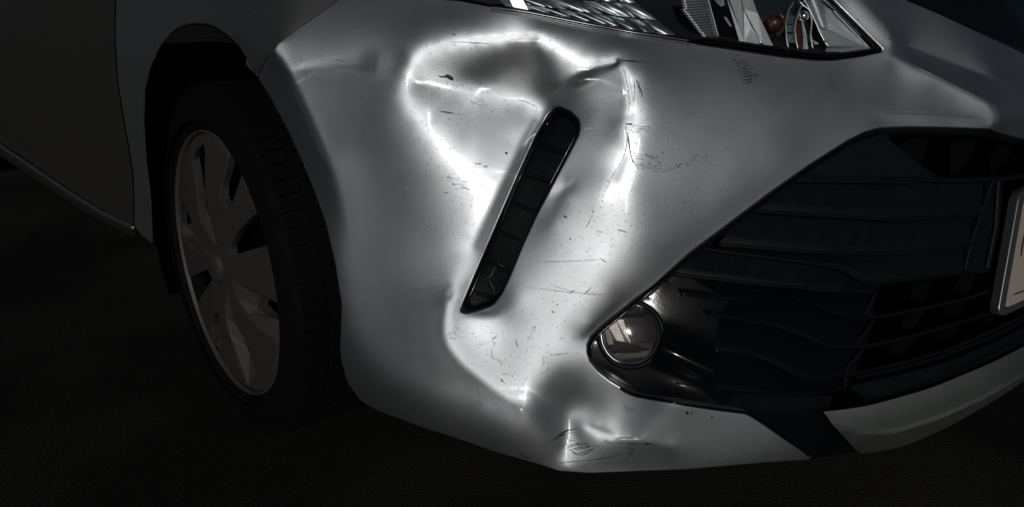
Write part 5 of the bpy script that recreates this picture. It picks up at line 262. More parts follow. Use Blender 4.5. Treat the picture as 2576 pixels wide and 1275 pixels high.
156 94 11 -10 -10 -11 -12 -14 -14 -15 -17 -17 -23 -19 3 18 16 13 12 8 8 8 6 6 5 4 4 2 2 1 2 2 2 3 3 1 3 2 3 1 2 3 3 2 2 2 1 1 0 -1 -1 -2 -2 -1 -2 -1 -1 -1 -1 0 -2 0 -1 0 1 -1 0 1 0 1 0 1 1 1 1 0 1 1
157 97 -29 -13 -14 -16 -15 -15 -12 -2 7 -5 -4 5 8 7 7 6 5 4 3 1 2 1 1 0 2 2 2 2 3 3 4 3 3 2 4 3 3 2 4 4 2 3 2 2 2 0 1 0 0 0 0 0 0 0 0 1 0 0 1 -1 2
158 100 -81 -15 -13 -8 3 8 -4 -9 -3 0 4 5 4 2 1 0 1 -1 0 -1 1 1 2 2 4 4 4 5 5 4 5 4 4 5 5 4 4 5 4 4 3 3 3 2 2 2 1
159 107 -129 -7 -2 -1 1 0 0 0 -1 -2 -1 -1 0 0 2 1 4"""
CREASES="""3 50 -3 1 0 0 0 -1 -4 -1 1 1 0 0 0 -3 1 0 0 1 0 -1 -1 -1 1 1 0 1 0 0 0 0 1 1 1 -3 -1 -1 0 1 1 -4 1 0 0 0 1 1 0 -1
4 21 0 0 0 0 0 0 0 0 0 0 0 0 0 0 0 0 0 0 0 0 0 0 0 0 0 0 0 0 0 0 0 0 1 1 1 1 0 0 0 0 1 0 -2 -3 -4 -5 -6 -5
4 22 0 0 0 0 0 0 0 0 0 0 0 0 0 0 0 0 0 0 0 0 0 0 0 0 0 0 0 0 1 1 0 0 0 0 0 0 0 0 0 0 -5 -5 -4 -3 -2 -1 -1 -1
4 51 -2 1 0 0 0 -5 2 2 0 0 0 0 2 0 0 0 1 3 2 -3 -1 1 1 1 2 -4 -2 1 0 2 1 0 -6 -7 4 5 0 2 -3 2 0 0 0 2 0 0 0 -9
4 52 0 0 0 0 0 0 0 0 0 0 0 0 0 0 0 0 0 0 0 0 0 0 0 0 0 0 0 0 1 1 0 0 0 0 0 0 1 0 0 0 -1 3 -1 0 0 0 0 0
5 2 0 0 0 1 0 0 0 0 0 0 0 1 0 0 0 0 0 0 0 0 0 0 0 0 0 0 0 0 0 0 0 0 0 1 0 1 0 0 0 0 0 0 0 0 0 1 0 3
5 3 0 0 -1 -1 0 0 0 0 0 -1 1 0 0 0 -2 -1 0 0 0 2 3 0 5 2 0 2 -11 4 0 2 2 6 -2 -36 -18 1 4 -6 -24 6 3 9 -2 -42 -21 5 3 7
5 4 0 0 0 0 1 1 0 0 0 0 0 0 1 0 0 0 -1 0 -1 0 0 0 0 0 2 0 0 0 0 2 0 0 0 0 0 0 1 0 0 0 1 0 0 0 0 0 0 0
5 15 0 0 0 0 0 0 0 0 0 0 0 0 0 0 0 0 0 0 0 0 0 0 0 0 0 0 0 0 0 0 0 0 0 0 0 0 0 0 0 0 -1 -1 0 0 -1 -2 -2 -2
5 16 0 0 0 0 0 0 0 0 0 0 0 0 0 0 0 0 0 0 1 0 1 0 0 0 0 0 0 0 0 -1 -1 -3 -4 -4 -3 -2 0 0 0 0 -1 0 2 2 2 2 2 1
5 17 1 0 0 0 0 0 0 0 0 0 0 1 0 0 0 0 1 0 0 0 -1 -2 -1 -3 0 0 0 0 -1 0 1 1 1 0 1 2 0 0 -2 0 1 1 1 0 0 0 0 0
5 18 0 1 1 0 1 1 1 1 0 0 -1 -4 0 0 0 0 -3 -4 -3 -3 -1 1 2 3 0 -1 0 0 2 2 2 2 2 1 0 -1 0 0 0 0 -1 -1 -1 -1 0 0 0 0
5 19 0 0 0 0 -6 -6 -7 -7 -7 -5 -4 -2 0 0 0 0 3 3 2 2 2 2 1 1 0 0 0 0 -1 -1 -1 -1 -1 -1 -1 -2 0 0 0 0 0 0 -1 -1 0 0 0 0
5 20 -1 0 0 0 0 1 3 3 4 4 5 4 0 1 1 0 1 1 1 1 2 2 2 2 0 0 0 0 -2 -2 -1 -1 -1 -2 -2 -1 0 1 0 0 0 0 0 0 0 0 0 0
5 21 -1 0 -1 0 3 3 3 3 3 1 0 0 0 0 0 -1 2 2 0 -1 -1 1 4 6 1 0 1 0 0 0 0 0 -1 -1 -2 -1 0 0 0 0 0 0 0 0 1 1 0 0
5 22 -1 0 1 0 0 0 0 0 -1 -1 0 -1 -1 2 0 0 7 6 5 7 9 7 6 6 1 0 2 0 0 1 1 2 3 3 2 1 0 0 0 0 1 1 1 1 0 0 0 0
5 23 0 0 1 1 -1 0 0 0 1 2 1 1 -1 0 0 0 6 6 6 6 6 6 5 6 0 1 0 -2 1 1 1 2 2 3 3 2 0 1 0 -1 0 0 1 1 1 1 1 0
5 24 -1 0 0 -1 1 0 -1 -1 0 1 -1 -1 -2 1 2 -1 8 7 1 2 3 1 -1 -1 2 -1 0 2 6 7 3 -1 -1 -1 1 2 0 1 -1 0 -1 -1 1 0 0 0 -2 0
5 25 0 0 0 0 0 0 0 0 0 0 0 0 0 0 0 0 0 1 0 0 0 0 0 0 0 0 0 0 3 0 -3 -1 0 0 0 0 0 0 0 0 1 1 1 1 1 -1 -2 -1
5 52 5 0 0 1 3 4 0 0 0 1 1 1 1 1 1 0 5 5 7 5 0 0 -1 -1 -4 4 1 0 -3 -9 -21 -5 0 0 -4 -4 2 -2 5 8 -2 5 6 2 1 3 8 31
5 53 0 0 0 0 0 0 0 0 0 0 0 0 0 0 0 0 -1 0 0 0 -1 0 0 0 0 0 0 0 -7 -5 -2 -2 -1 -1 0 0 1 0 0 0 20 9 -6 -13 -8 -7 -5 -3
6 2 0 0 1 5 0 0 0 1 0 2 2 6 0 1 3 1 0 -1 -1 -1 -1 8 -1 -18 0 0 15 -49 0 0 0 0 -1 9 2 -15 0 1 3 5 0 0 0 1 1 2 2 10
6 3 0 -47 19 0 -6 -21 -4 -1 12 13 1 0 -19 7 4 1 11 17 -3 -17 0 6 -1 0 15 -12 10 -1 -32 -8 9 4 2 -2 3 2 -19 12 -6 4 9 -8 -3 4 7 0 -6 -2
6 4 0 0 0 0 0 1 0 0 0 0 0 0 1 0 0 0 1 1 0 0 0 0 0 0 1 1 0 0 -2 0 1 2 0 0 0 0 -2 1 0 0 1 1 0 1 0 1 0 0
6 11 0 0 0 0 1 1 0 0 0 0 0 0 1 0 0 0 0 1 1 0 0 0 0 0 0 0 0 0 0 0 -1 -2 0 1 0 0 0 -3 1 0 1 2 4 -4 -2 1 0 0
6 25 1 -1 0 -3 1 0 0 0 1 1 1 0 1 -2 0 0 0 1 0 -3 -6 -2 1 1 0 -1 0 0 0 0 0 0 0 1 1 -2 0 0 0 1 0 0 0 0 0 0 0 0
6 26 1 0 0 0 -2 0 0 0 0 0 1 0 1 2 0 1 0 1 2 1 -2 -3 0 1 0 0 0 0 -1 0 0 1 1 1 1 -1 -2 0 0 0 1 0 -3 -3 0 1 1 1
6 27 0 0 0 0 0 0 0 0 0 0 0 0 0 0 0 0 1 1 0 0 0 0 0 0 1 0 0 0 -3 0 0 0 -1 -1 0 0 -1 0 0 0 1 1 0 -2 -1 0 0 -2
6 28 0 0 0 0 0 0 0 0 0 0 0 0 0 0 0 0 0 0 1 0 0 0 0 0 0 0 0 0 0 1 0 0 0 0 0 0 0 0 0 -1 -2 -2 -1 0 -1 -1 -2 -3
6 29 0 0 0 0 0 0 0 0 0 0 0 0 0 1 0 0 0 0 0 1 0 0 0 0 0 1 0 0 0 0 0 1 0 -1 -1 0 -1 0 0 0 -3 -3 -3 -3 -3 -2 -1 -1
6 30 0 0 0 0 0 0 0 0 0 0 0 -1 0 0 0 0 0 0 0 0 0 0 0 0 0 0 0 0 0 0 0 0 -1 -1 0 0 0 0 -1 0 0 -1 -4 -3 1 -1 1 1
6 52 1 -1 0 3 2 2 0 0 1 -1 -3 -5 0 0 0 0 2 2 1 1 1 0 0 0 0 0 0 0 -4 -4 -2 3 5 5 3 2 2 4 2 0 -5 -3 1 0 -5 -11 -7 -4
6 53 -11 -16 -1 0 -8 -13 -7 4 25 26 10 5 0 0 4 18 0 -1 -2 -5 -7 -6 -4 7 0 0 0 0 1 1 0 0 -1 -1 -2 -3 0 0 0 0 3 4 4 3 1 1 1 0
6 54 0 0 0 0 -6 -8 -8 -5 -2 -1 -1 -1 -3 -2 0 0 14 14 26 3 -3 -7 -7 -5 -4 -5 2 4 -5 -8 -9 -7 -1 16 16 30 0 0 2 1 0 0 -1 -1 -2 -4 -6 -8
6 55 0 0 0 0 0 0 0 0 0 0 0 0 0 0 0 0 -4 -3 -1 -1 0 0 -1 0 0 0 0 0 8 -3 -9 -11 -8 -5 -3 -2 -6 -7 -1 1 -6 -3 14 17 25 15 1 -3
6 56 0 0 0 0 0 0 0 0 0 0 0 0 0 0 0 0 0 0 0 0 0 0 0 0 0 0 0 0 -1 0 0 0 0 0 0 0 0 0 0 0 -8 -8 -5 -3 -1 -1 -1 -1
7 3 2 -2 8 -7 1 5 3 -14 -13 2 3 -6 1 1 -4 3 0 1 1 5 -1 -18 2 10 0 2 -4 9 0 0 0 1 1 4 6 0 0 0 3 -10 0 0 0 0 0 3 0 -9
7 4 2 1 1 0 -5 1 -1 -1 0 1 0 0 -3 0 1 1 -2 -6 2 4 1 1 0 1 -11 5 0 1 3 2 -5 -2 2 2 -1 1 9 -7 1 1 -7 5 -1 -16 0 4 0 0
7 6 0 1 0 0 -2 -1 0 1 1 2 1 1 0 0 0 0 2 1 0 0 -1 -1 -1 -1 0 0 0 0 -2 -3 -3 -3 -2 -1 0 1 0 1 1 0 0 -1 -1 2 4 6 5 4
7 7 0 0 0 0 2 1 1 0 0 0 0 -1 0 0 0 0 -1 0 1 3 5 6 9 9 0 0 0 0 1 1 0 0 0 -2 -4 -6 0 0 0 0 2 2 1 1 1 1 1 2
7 8 0 0 0 0 -1 -1 0 0 -1 0 0 0 0 0 0 0 9 9 8 8 7 6 6 5 0 0 0 0 -6 -6 -5 -4 -2 -1 0 0 -1 -2 0 1 2 3 3 4 4 4 2 1
7 9 0 0 0 0 0 0 0 0 0 0 0 0 0 0 0 0 6 6 5 5 3 4 3 3 0 1 0 0 0 0 0 0 -1 -1 -1 -1 0 -1 0 0 -1 -2 -2 -3 -2 -2 -2 -1
7 10 0 0 0 0 1 0 0 0 0 0 0 0 0 0 0 0 2 1 1 1 1 0 0 -1 0 1 1 -1 -1 -1 -1 0 0 0 0 0 0 0 0 0 -1 -1 -1 -1 -1 -1 -1 0
7 11 0 -4 1 0 -1 -1 -2 -6 0 2 0 0 0 -7 2 0 -1 0 -2 -5 0 2 0 0 3 -3 1 0 1 4 0 -5 0 1 0 0 1 -3 1 0 0 1 -1 -2 0 1 0 0
7 13 1 0 0 -1 0 1 0 0 0 0 0 -2 0 0 0 -2 0 1 0 0 0 0 0 -1 0 0 0 0 0 0 0 0 0 0 1 1 0 0 1 1 0 0 1 0 -1 -4 -2 -1
7 26 -1 0 0 0 0 0 0 0 0 -2 -3 0 0 0 0 0 0 0 0 0 0 0 0 1 0 0 -1 0 0 0 0 0 0 0 0 0 0 0 0 1 0 0 0 0 0 0 0 0
7 27 0 0 -1 1 1 2 1 1 1 1 1 2 0 0 0 0 1 -2 -3 -1 2 2 2 2 0 -2 0 0 0 -2 -5 -7 -9 -11 -13 -17 0 1 -1 -5 0 -3 -7 -5 3 4 7 7
7 28 -1 1 1 0 2 2 2 1 1 1 0 -1 0 0 0 0 1 -2 -4 -4 -5 -3 0 2 -1 0 1 -2 -17 -4 10 19 13 7 7 3 23 -4 0 -1 5 12 -1 -6 -4 -3 -2 -2
7 29 0 0 0 -1 -1 -1 -1 -1 -2 -3 -3 -6 0 0 1 -4 6 7 6 5 5 10 18 26 1 1 1 1 1 0 -2 -4 -7 -8 -10 -9 0 0 0 0 -1 -1 -1 0 -1 0 1 4
7 30 0 -9 -1 0 -6 -3 6 -25 2 6 0 0 -1 -54 11 0 31 -21 -55 -45 -1 4 -1 -1 -2 -2 0 1 -8 -4 5 3 -1 -1 0 2 -1 -1 -1 2 4 3 0 1 1 -1 0 2
7 31 0 0 0 0 0 0 0 0 0 0 0 0 0 0 0 1 0 -1 0 1 0 0 0 0 -1 1 0 0 0 -2 0 1 0 0 0 0 -3 1 0 0 0 -2 0 1 0 0 0 0
7 51 0 -1 0 1 0 0 0 0 0 1 1 3 0 0 0 0 0 0 0 0 0 0 0 0 0 0 -1 0 0 0 0 -1 -1 0 0 0 0 -1 0 0 0 0 0 0 -1 0 0 0
7 52 -1 -2 0 -8 3 3 1 -2 -4 -1 1 -1 0 0 1 1 1 1 1 2 2 3 3 2 1 0 0 0 0 0 0 0 0 0 0 1 0 0 0 0 0 0 0 0 0 0 0 0
7 53 -1 1 0 0 -5 -9 -14 0 5 8 5 3 3 6 3 -1 0 1 3 6 1 -12 -12 -13 0 -1 0 -7 1 1 1 1 -1 1 2 4 0 0 1 1 0 0 0 0 1 1 2 1
7 54 0 0 0 0 2 1 1 0 0 -1 -1 -1 0 0 0 0 1 5 7 6 2 1 1 0 -3 2 1 0 -1 -8 -24 -4 2 7 6 5 4 6 1 -3 1 1 5 8 5 -10 -14 -24
7 55 -1 -2 14 10 -1 -3 -5 -8 -8 0 4 17 0 0 0 -1 0 0 0 -1 -1 -2 -4 -6 0 0 0 0 4 2 1 0 0 0 -1 0 1 0 0 0 -2 3 8 7 3 2 1 1
7 56 -1 -1 0 0 28 20 16 -4 -8 -12 -8 -7 -7 -14 -8 1 -8 -10 -9 -9 1 15 25 30 0 -1 1 5 0 0 -1 -2 -4 -5 -6 -6 0 0 0 0 0 0 -1 0 0 0 -1 -1
7 57 0 0 0 0 -5 -3 -2 -1 -1 0 0 0 0 0 0 0 11 8 -6 -8 -8 -6 -3 -2 21 2 -1 -1 -4 7 10 20 30 11 4 -9 0 -2 -10 -12 -2 -3 -5 -7 -8 -11 -7 -3
7 58 0 0 0 0 0 0 0 0 0 0 0 0 0 0 0 0 -1 0 0 0 0 0 0 0 0 0 0 0 -9 -10 -7 -5 -3 -2 -1 -1 -3 1 0 0 11 26 22 19 3 1 -7 -8
7 59 0 0 0 0 0 0 0 0 0 0 0 0 0 0 0 0 0 0 0 0 0 0 0 0 0 0 0 0 -1 0 1 0 0 0 0 0 0 0 0 0 -7 -5 -2 -1 0 0 0 0
7 62 0 0 0 -3 0 0 0 1 1 1 1 -1 0 0 1 -1 0 0 0 0 1 1 1 1 0 0 0 -1 0 0 0 0 0 0 -1 -2 0 0 0 1 0 0 0 0 -1 -1 0 1
8 3 0 0 1 2 0 0 0 0 0 1 0 4 0 0 0 3 0 0 0 0 0 0 0 2 0 0 0 1 0 0 0 0 0 0 0 1 0 0 0 0 0 0 0 0 0 0 0 0
8 4 -6 1 6 0 -2 -18 -2 10 6 -2 -1 2 -8 9 -10 1 0 -5 -10 2 0 -10 -3 -2 2 -4 -2 -1 1 4 0 -7 1 2 -8 -8 3 -10 6 -7 0 2 1 0 5 6 3 3
8 5 0 0 0 0 1 1 0 0 1 1 2 3 2 -1 1 0 0 2 -2 -2 -3 -2 -2 -1 2 0 0 1 -3 -1 3 9 10 6 1 -1 2 -3 1 0 8 1 -10 -7 -3 -1 -1 -1
8 6 0 0 -1 0 6 4 1 -3 -4 -4 -3 -3 -1 0 0 0 -1 -1 0 1 3 3 4 3 0 0 0 0 -1 -1 -1 -1 -1 -1 -1 -1 0 0 0 0 -1 -1 -1 0 0 0 0 0
8 7 0 0 0 0 -2 -2 -1 -1 -1 0 1 1 0 0 1 0 3 3 2 1 1 0 0 0 0 0 0 0 -1 -1 0 0 0 0 0 0 0 0 0 0 0 0 0 0 0 0 0 0
8 8 0 1 0 0 1 2 2 2 2 1 2 1 0 0 0 0 -1 0 0 0 -1 -1 0 0 0 0 0 0 0 0 0 0 0 0 0 0 0 0 0 0 0 0 0 0 0 0 0 0
8 9 0 0 0 0 1 0 0 -1 -2 -2 -2 -2 0 0 0 0 0 0 0 0 1 1 1 2 0 0 -1 0 0 0 0 0 0 0 0 0 0 0 0 0 0 0 0 0 0 0 0 0
8 13 0 -1 4 -5 0 0 0 -1 -2 0 8 2 0 -1 4 0 -1 -1 -1 -1 -1 3 3 5 0 -1 4 4 1 1 1 1 0 4 1 4 0 0 3 4 0 0 0 0 0 4 1 4
8 14 2 0 0 0 2 1 0 0 0 0 0 0 0 1 0 0 -1 0 0 0 -2 -2 -1 -1 -1 1 0 0 0 -1 0 2 1 1 1 0 0 0 1 -1 0 0 1 0 -1 1 1 0
8 15 0 0 0 0 0 0 0 0 0 0 0 0 0 0 0 0 -1 -1 -1 -1 -1 -1 0 0 0 0 -1 0 0 0 0 1 0 -3 -2 -2 0 2 -4 -2 1 1 1 3 2 -1 5 3
8 16 0 0 0 0 0 0 0 0 0 0 0 0 0 0 0 0 0 0 0 0 0 0 0 0 0 0 0 0 -2 -1 -1 0 -1 -1 0 0 -1 1 0 0 5 -3 0 0 0 -2 -2 -2
8 17 0 0 0 0 0 0 0 0 0 0 0 0 0 0 0 0 0 0 0 0 0 0 0 0 0 0 0 0 0 0 0 0 0 0 0 0 0 0 0 0 -2 -2 -1 -1 -1 -1 -1 0
8 25 0 0 0 0 1 0 0 0 0 0 0 0 0 0 0 0 0 0 0 0 0 0 0 0 0 0 0 -1 0 0 0 0 0 0 0 -5 0 0 0 -4 0 0 0 1 0 -5 -4 -1
8 26 0 0 1 0 0 0 0 -1 -2 1 2 5 0 0 2 -1 0 -3 -2 3 4 3 -2 -8 -3 6 -1 -1 -5 0 3 3 0 -2 -1 2 7 -2 -1 2 7 9 -2 -3 -1 -1 0 0
8 27 2 -4 -1 -1 9 11 9 -1 -4 -5 -4 -4 0 -1 0 -1 -7 -6 -2 5 6 8 8 10 1 2 -4 3 0 -2 -5 -14 -11 -8 14 19 -4 -3 -1 0 -2 -6 1 5 5 3 1 1
8 28 3 -1 0 0 -3 0 -1 -1 -1 -1 -2 -1 3 -1 1 0 9 15 7 5 5 4 3 3 14 0 -1 0 18 19 13 12 12 13 11 6 1 0 0 0 2 4 3 2 0 -1 -1 0
8 29 0 0 0 0 -1 -1 0 1 1 1 1 0 0 1 0 0 3 2 2 2 1 1 1 0 0 0 0 0 0 -5 -4 -3 -1 0 0 0 0 0 0 0 1 2 2 1 0 -1 -2 -1
8 30 0 1 -1 1 0 0 0 2 1 -2 -1 0 0 1 0 0 0 0 0 1 1 1 2 0 0 1 0 0 0 0 0 1 0 0 1 0 0 0 0 1 -1 0 0 1 1 1 -1 3
8 31 -1 1 0 0 0 1 0 -1 0 0 0 0 3 -3 1 0 0 2 -1 -7 -1 1 0 0 2 -7 1 0 1 2 0 -5 0 1 0 0 0 -3 0 0 0 2 1 -1 0 1 0 0
8 54 0 -1 0 -4 1 1 1 0 -1 0 1 6 0 0 1 0 0 0 0 1 1 2 2 0 0 0 0 0 0 0 0 1 1 1 1 1 0 0 0 0 0 0 0 0 0 0 0 0
8 55 -5 4 1 0 4 -5 -25 -6 -2 6 7 5 3 5 0 -3 -1 -2 4 8 8 -8 -12 -25 1 -1 1 -4 2 3 2 1 -3 -1 -1 5 0 0 0 -1 0 0 0 1 1 3 3 1
8 56 0 0 0 0 3 2 0 0 1 0 0 -1 0 0 0 0 -3 3 8 7 3 1 0 0 -3 4 0 0 5 -4 -23 -5 -3 5 6 5 2 4 -1 -2 -1 -2 3 6 7 -7 -10 -21
8 57 0 0 0 0 0 0 0 0 -1 -1 -1 -3 0 0 0 0 0 0 0 0 0 0 0 0 0 0 0 0 3 1 0 0 0 0 0 0 0 0 0 0 -2 3 6 6 3 1 1 0
8 58 3 9 15 -1 -4 -5 -6 -2 0 10 16 20 0 0 -1 -2 0 0 -1 -2 -3 -4 -6 -7 0 0 0 1 0 0 0 0 0 -1 -1 0 0 0 0 0 0 0 0 0 0 0 0 0
8 59 -2 0 0 -1 25 6 3 -2 -5 -5 -3 -3 -5 2 0 -4 -7 -7 -4 1 3 7 5 2 0 1 1 0 -1 -1 -2 -1 -1 -1 -1 0 0 0 0 0 -1 0 0 0 0 0 0 -1
8 60 0 0 0 0 1 1 3 2 2 1 0 0 -2 0 0 0 -2 -11 -11 -9 -8 -2 -1 1 -1 1 5 3 2 2 4 5 5 6 4 3 0 0 0 0 0 -1 0 0 0 0 0 0
8 61 0 0 0 0 0 1 1 0 0 0 0 0 0 0 0 0 0 0 0 0 -1 0 0 0 0 1 0 0 2 1 1 3 1 0 1 0 0 1 0 0 0 0 0 0 0 0 0 0
9 4 1 2 1 1 0 1 0 4 3 -4 0 2 0 2 -5 5 0 0 0 1 0 -5 -4 3 0 1 0 0 0 0 0 0 0 1 -2 -5 0 0 3 -10 0 0 0 0 0 2 1 -2
9 5 0 -1 0 0 -1 -3 1 0 0 0 0 1 -5 0 0 0 1 -6 -1 1 0 1 0 0 -2 1 0 1 1 0 -6 -2 0 0 0 1 5 -5 0 1 3 7 1 -4 1 2 0 1
9 13 0 0 3 4 0 0 0 0 -1 3 0 4 0 0 2 4 0 0 0 0 0 2 0 3 0 0 2 1 0 -1 -1 0 0 2 0 -1 0 0 1 -3 0 0 0 0 0 1 0 -3
9 16 -8 1 -2 0 -2 -4 -2 2 -2 0 5 7 -1 2 0 0 0 0 0 0 0 0 -2 -3 1 0 1 -1 0 0 0 0 0 0 0 0 0 0 0 0 0 0 0 0 0 0 0 0
9 17 0 0 0 0 6 3 3 2 0 -1 -1 -2 -1 1 0 0 -2 -1 0 0 -1 1 3 4 1 0 0 -1 0 0 0 0 -1 -1 -1 -1 0 0 0 0 0 0 0 0 0 0 0 0
9 18 0 0 0 0 -1 -1 -1 0 0 0 0 0 0 0 0 0 3 2 2 1 0 0 -1 -1 0 1 0 0 -1 -1 -1 0 0 0 0 0 0 0 0 0 0 0 0 0 0 0 0 0
9 19 0 1 1 -1 0 0 -1 -1 -1 -1 -1 -3 -1 0 -2 -1 0 -1 0 5 4 -3 -4 -4 -1 3 0 -1 1 1 0 0 -2 -1 0 -1 1 0 -1 0 0 0 0 -1 0 -1 0 0
9 20 0 0 0 0 -2 -2 -1 0 1 1 1 1 1 0 0 1 -3 -2 -2 -2 -2 -1 0 0 0 1 0 0 -1 -1 -1 0 1 2 1 -3 0 0 0 1 0 0 0 0 0 -1 -1 1
9 21 0 0 0 0 1 0 0 0 0 0 0 0 0 0 0 0 0 0 0 0 0 0 0 0 0 0 0 0 -4 -1 0 0 -1 0 1 1 -1 0 0 0 3 6 7 3 -1 -4 -5 -4
9 22 0 0 0 -1 0 0 0 0 0 0 0 0 0 0 0 0 0 0 0 0 0 0 0 0 0 0 0 -1 1 0 0 0 0 0 0 0 0 0 0 0 -3 -2 -2 -2 -2 -2 -2 -2
9 25 0 1 -7 6 0 0 -1 -4 -5 -2 9 6 1 -3 5 0 0 0 1 1 6 7 -1 -2 0 0 1 0 0 0 1 0 -1 -1 -1 -1 0 1 0 0 0 0 0 0 0 0 0 0
9 27 -3 0 -1 0 2 1 3 2 2 2 2 2 0 1 0 0 1 0 0 0 0 -1 -1 -1 0 0 0 0 0 0 -1 0 0 -1 -1 -1 0 0 0 0 0 0 0 -1 0 0 0 0
9 30 0 0 2 3 0 -1 -2 -2 -2 3 3 4 0 0 3 6 0 0 0 0 0 3 -3 15 0 0 5 17 0 0 0 0 1 10 19 38 0 0 4 -5 0 0 0 0 0 3 2 -9
9 31 1 0 1 0 -2 -2 -1 0 -1 1 0 -1 -5 0 1 -1 6 -1 1 0 0 1 0 -1 5 1 1 -1 0 -2 0 0 0 1 0 0 -8 -1 2 0 -8 0 -3 0 0 2 0 1
9 56 1 -1 1 -3 2 3 3 1 -2 0 0 5 0 0 0 -1 0 0 1 1 2 3 3 1 0 0 1 0 0 0 0 0 0 0 1 1 0 0 0 0 0 0 0 0 0 0 0 0
9 57 -2 3 0 0 4 -3 -20 -4 -2 4 5 4 2 3 -3 -2 -1 -2 2 5 5 -8 -9 -19 0 -1 0 -2 2 2 2 1 -1 0 0 5 0 0 0 -1 0 1 0 1 1 2 2 1
9 58 0 0 0 0 2 1 0 0 0 0 0 0 0 0 0 0 -1 3 6 5 2 1 1 0 -2 2 0 0 4 -3 -19 -6 -1 4 5 3 2 1 -3 1 0 -1 3 5 3 -10 -9 -5
9 59 0 0 0 0 0 0 0 0 0 0 0 0 0 0 0 0 0 0 0 0 0 0 0 0 0 0 0 0 1 1 0 0 0 0 0 -1 0 0 0 -1 5 7 4 3 2 2 3 0
10 5 4 -5 3 0 0 -3 1 2 0 1 0 0 -5 4 -1 -1 -2 -11 0 6 -1 -8 -1 1 -2 4 -3 2 0 2 3 1 1 0 2 2 3 -7 4 -1 0 3 1 -8 0 6 2 -2
10 22 0 0 0 0 -2 -3 -3 -3 -3 -3 -3 -3 -1 0 1 0 0 0 0 0 1 1 1 0 0 0 0 0 0 0 0 0 0 0 0 0 0 0 0 0 0 0 0 0 0 0 0 0
10 24 0 0 0 0 0 0 0 0 0 0 0 0 0 0 1 0 0 0 0 0 0 0 0 0 0 -1 0 0 0 0 0 -1 -1 0 -1 -3 1 0 1 -2 0 0 1 1 0 0 1 5
10 25 0 0 0 0 0 0 -1 -1 -1 -1 0 0 0 -1 -1 0 0 0 -1 -1 0 -1 0 0 1 -1 0 0 -2 0 0 -1 0 0 0 0 0 -1 0 0 8 2 2 -1 0 0 1 0
10 31 1 -1 3 1 2 -3 1 0 1 4 0 2 -3 1 5 2 0 -1 -1 0 0 4 0 1 -1 1 3 1 0 0 0 1 0 2 1 1 -1 2 1 1 0 -5 -1 2 0 1 0 1
10 52 0 0 0 0 0 0 0 0 0 0 0 0 0 0 0 0 0 0 0 0 0 0 0 0 0 0 0 0 0 0 0 0 0 0 0 0 0 0 0 0 2 2 2 2 2 2 2 1
10 58 0 0 2 4 1 2 2 0 -1 0 2 5 1 0 -1 -2 1 1 1 1 2 2 1 -1 0 0 0 0 -1 0 0 0 1 1 1 2 0 0 1 0 0 0 -1 0 0 0 -1 -1
10 59 5 0 2 -5 0 -9 -11 -6 5 6 -3 -10 1 -11 0 -4 -3 1 3 -1 -12 -14 -5 3 1 -1 -3 10 2 3 2 0 1 1 3 10 0 1 -2 8 -1 0 0 2 2 -2 0 7
10 60 1 0 0 0 3 4 0 0 0 0 0 0 4 0 0 0 8 1 1 3 0 0 0 0 -13 5 0 0 1 -29 -3 7 0 1 0 0 -16 7 2 0 0 -13 -25 -6 1 4 0 0
11 5 2 -5 4 -5 0 1 -1 -4 -9 -1 0 -3 0 2 -4 2 0 0 0 3 1 -5 2 5 0 2 -8 6 0 0 0 1 0 -1 1 4 0 1 2 -1 0 0 0 0 0 3 -1 -10
11 6 1 0 0 0 -3 0 0 0 0 0 0 0 -1 0 1 0 -1 -2 1 0 0 1 0 0 -5 1 1 1 1 -1 1 2 0 1 0 1 1 1 0 1 -1 3 -1 -2 0 0 0 1
11 15 1 -1 -1 1 -1 1 0 -1 0 -1 -1 0 1 0 0 0 0 1 0 0 0 1 0 0 1 0 1 0 0 1 0 1 0 2 0 0 1 1 1 0 0 2 1 4 1 3 0 0
11 23 0 0 0 -1 0 0 0 0 0 0 -1 -1 0 0 1 -1 0 0 0 0 0 1 0 -1 0 0 2 -2 0 0 0 0 0 2 1 -3 -1 0 1 -5 0 -1 0 2 0 1 -1 -4
11 24 -1 1 1 5 0 -1 0 1 -1 -2 2 12 -1 0 -3 2 0 0 0 -2 -2 1 5 0 1 -2 10 -4 0 2 0 -2 -4 7 -2 -5 3 -1 8 -3 -1 2 0 1 -7 -4 -1 -2
11 25 -3 -1 0 0 0 -4 -1 -1 0 0 0 0 -2 0 0 0 0 -1 0 0 0 0 0 0 0 0 0 0 0 0 0 0 0 0 -1 0 0 0 0 0 0 0 0 0 0 0 0 0
11 31 -4 1 1 0 1 -3 0 1 1 1 0 0 -2 1 0 -1 0 0 0 1 0 0 0 -1 0 1 0 0 0 0 0 0 0 0 0 0 0 0 0 0 -1 0 0 0 0 0 0 0
11 58 0 0 0 0 1 1 0 0 -1 -1 -2 -2 0 0 0 0 0 1 3 4 5 6 8 7 0 0 0 -1 0 -1 -1 -1 -2 -2 -2 -3 0 0 0 0 0 0 0 1 1 2 2 2
11 59 0 2 -3 3 -2 -2 0 1 0 -1 -2 -1 0 0 1 -2 8 6 3 1 2 4 2 -3 2 -1 2 -4 -3 -1 0 0 1 3 1 -4 1 1 2 -7 2 1 0 1 0 4 2 -7
11 60 1 -12 6 0 1 6 -6 -46 -8 6 -1 0 7 -25 9 1 0 6 -6 -41 -7 8 0 1 7 -18 8 1 1 11 4 -19 -7 8 -1 1 10 -18 9 1 -1 4 -18 -55 -25 -1 0 2
12 6 5 -3 -1 1 4 6 -1 -6 -1 1 0 1 4 -1 1 1 5 0 1 2 2 1 0 -1 -8 4 -2 -1 0 -10 -1 5 2 -2 -1 -1 -5 4 -3 0 0 -3 -7 -1 0 -1 -2 0
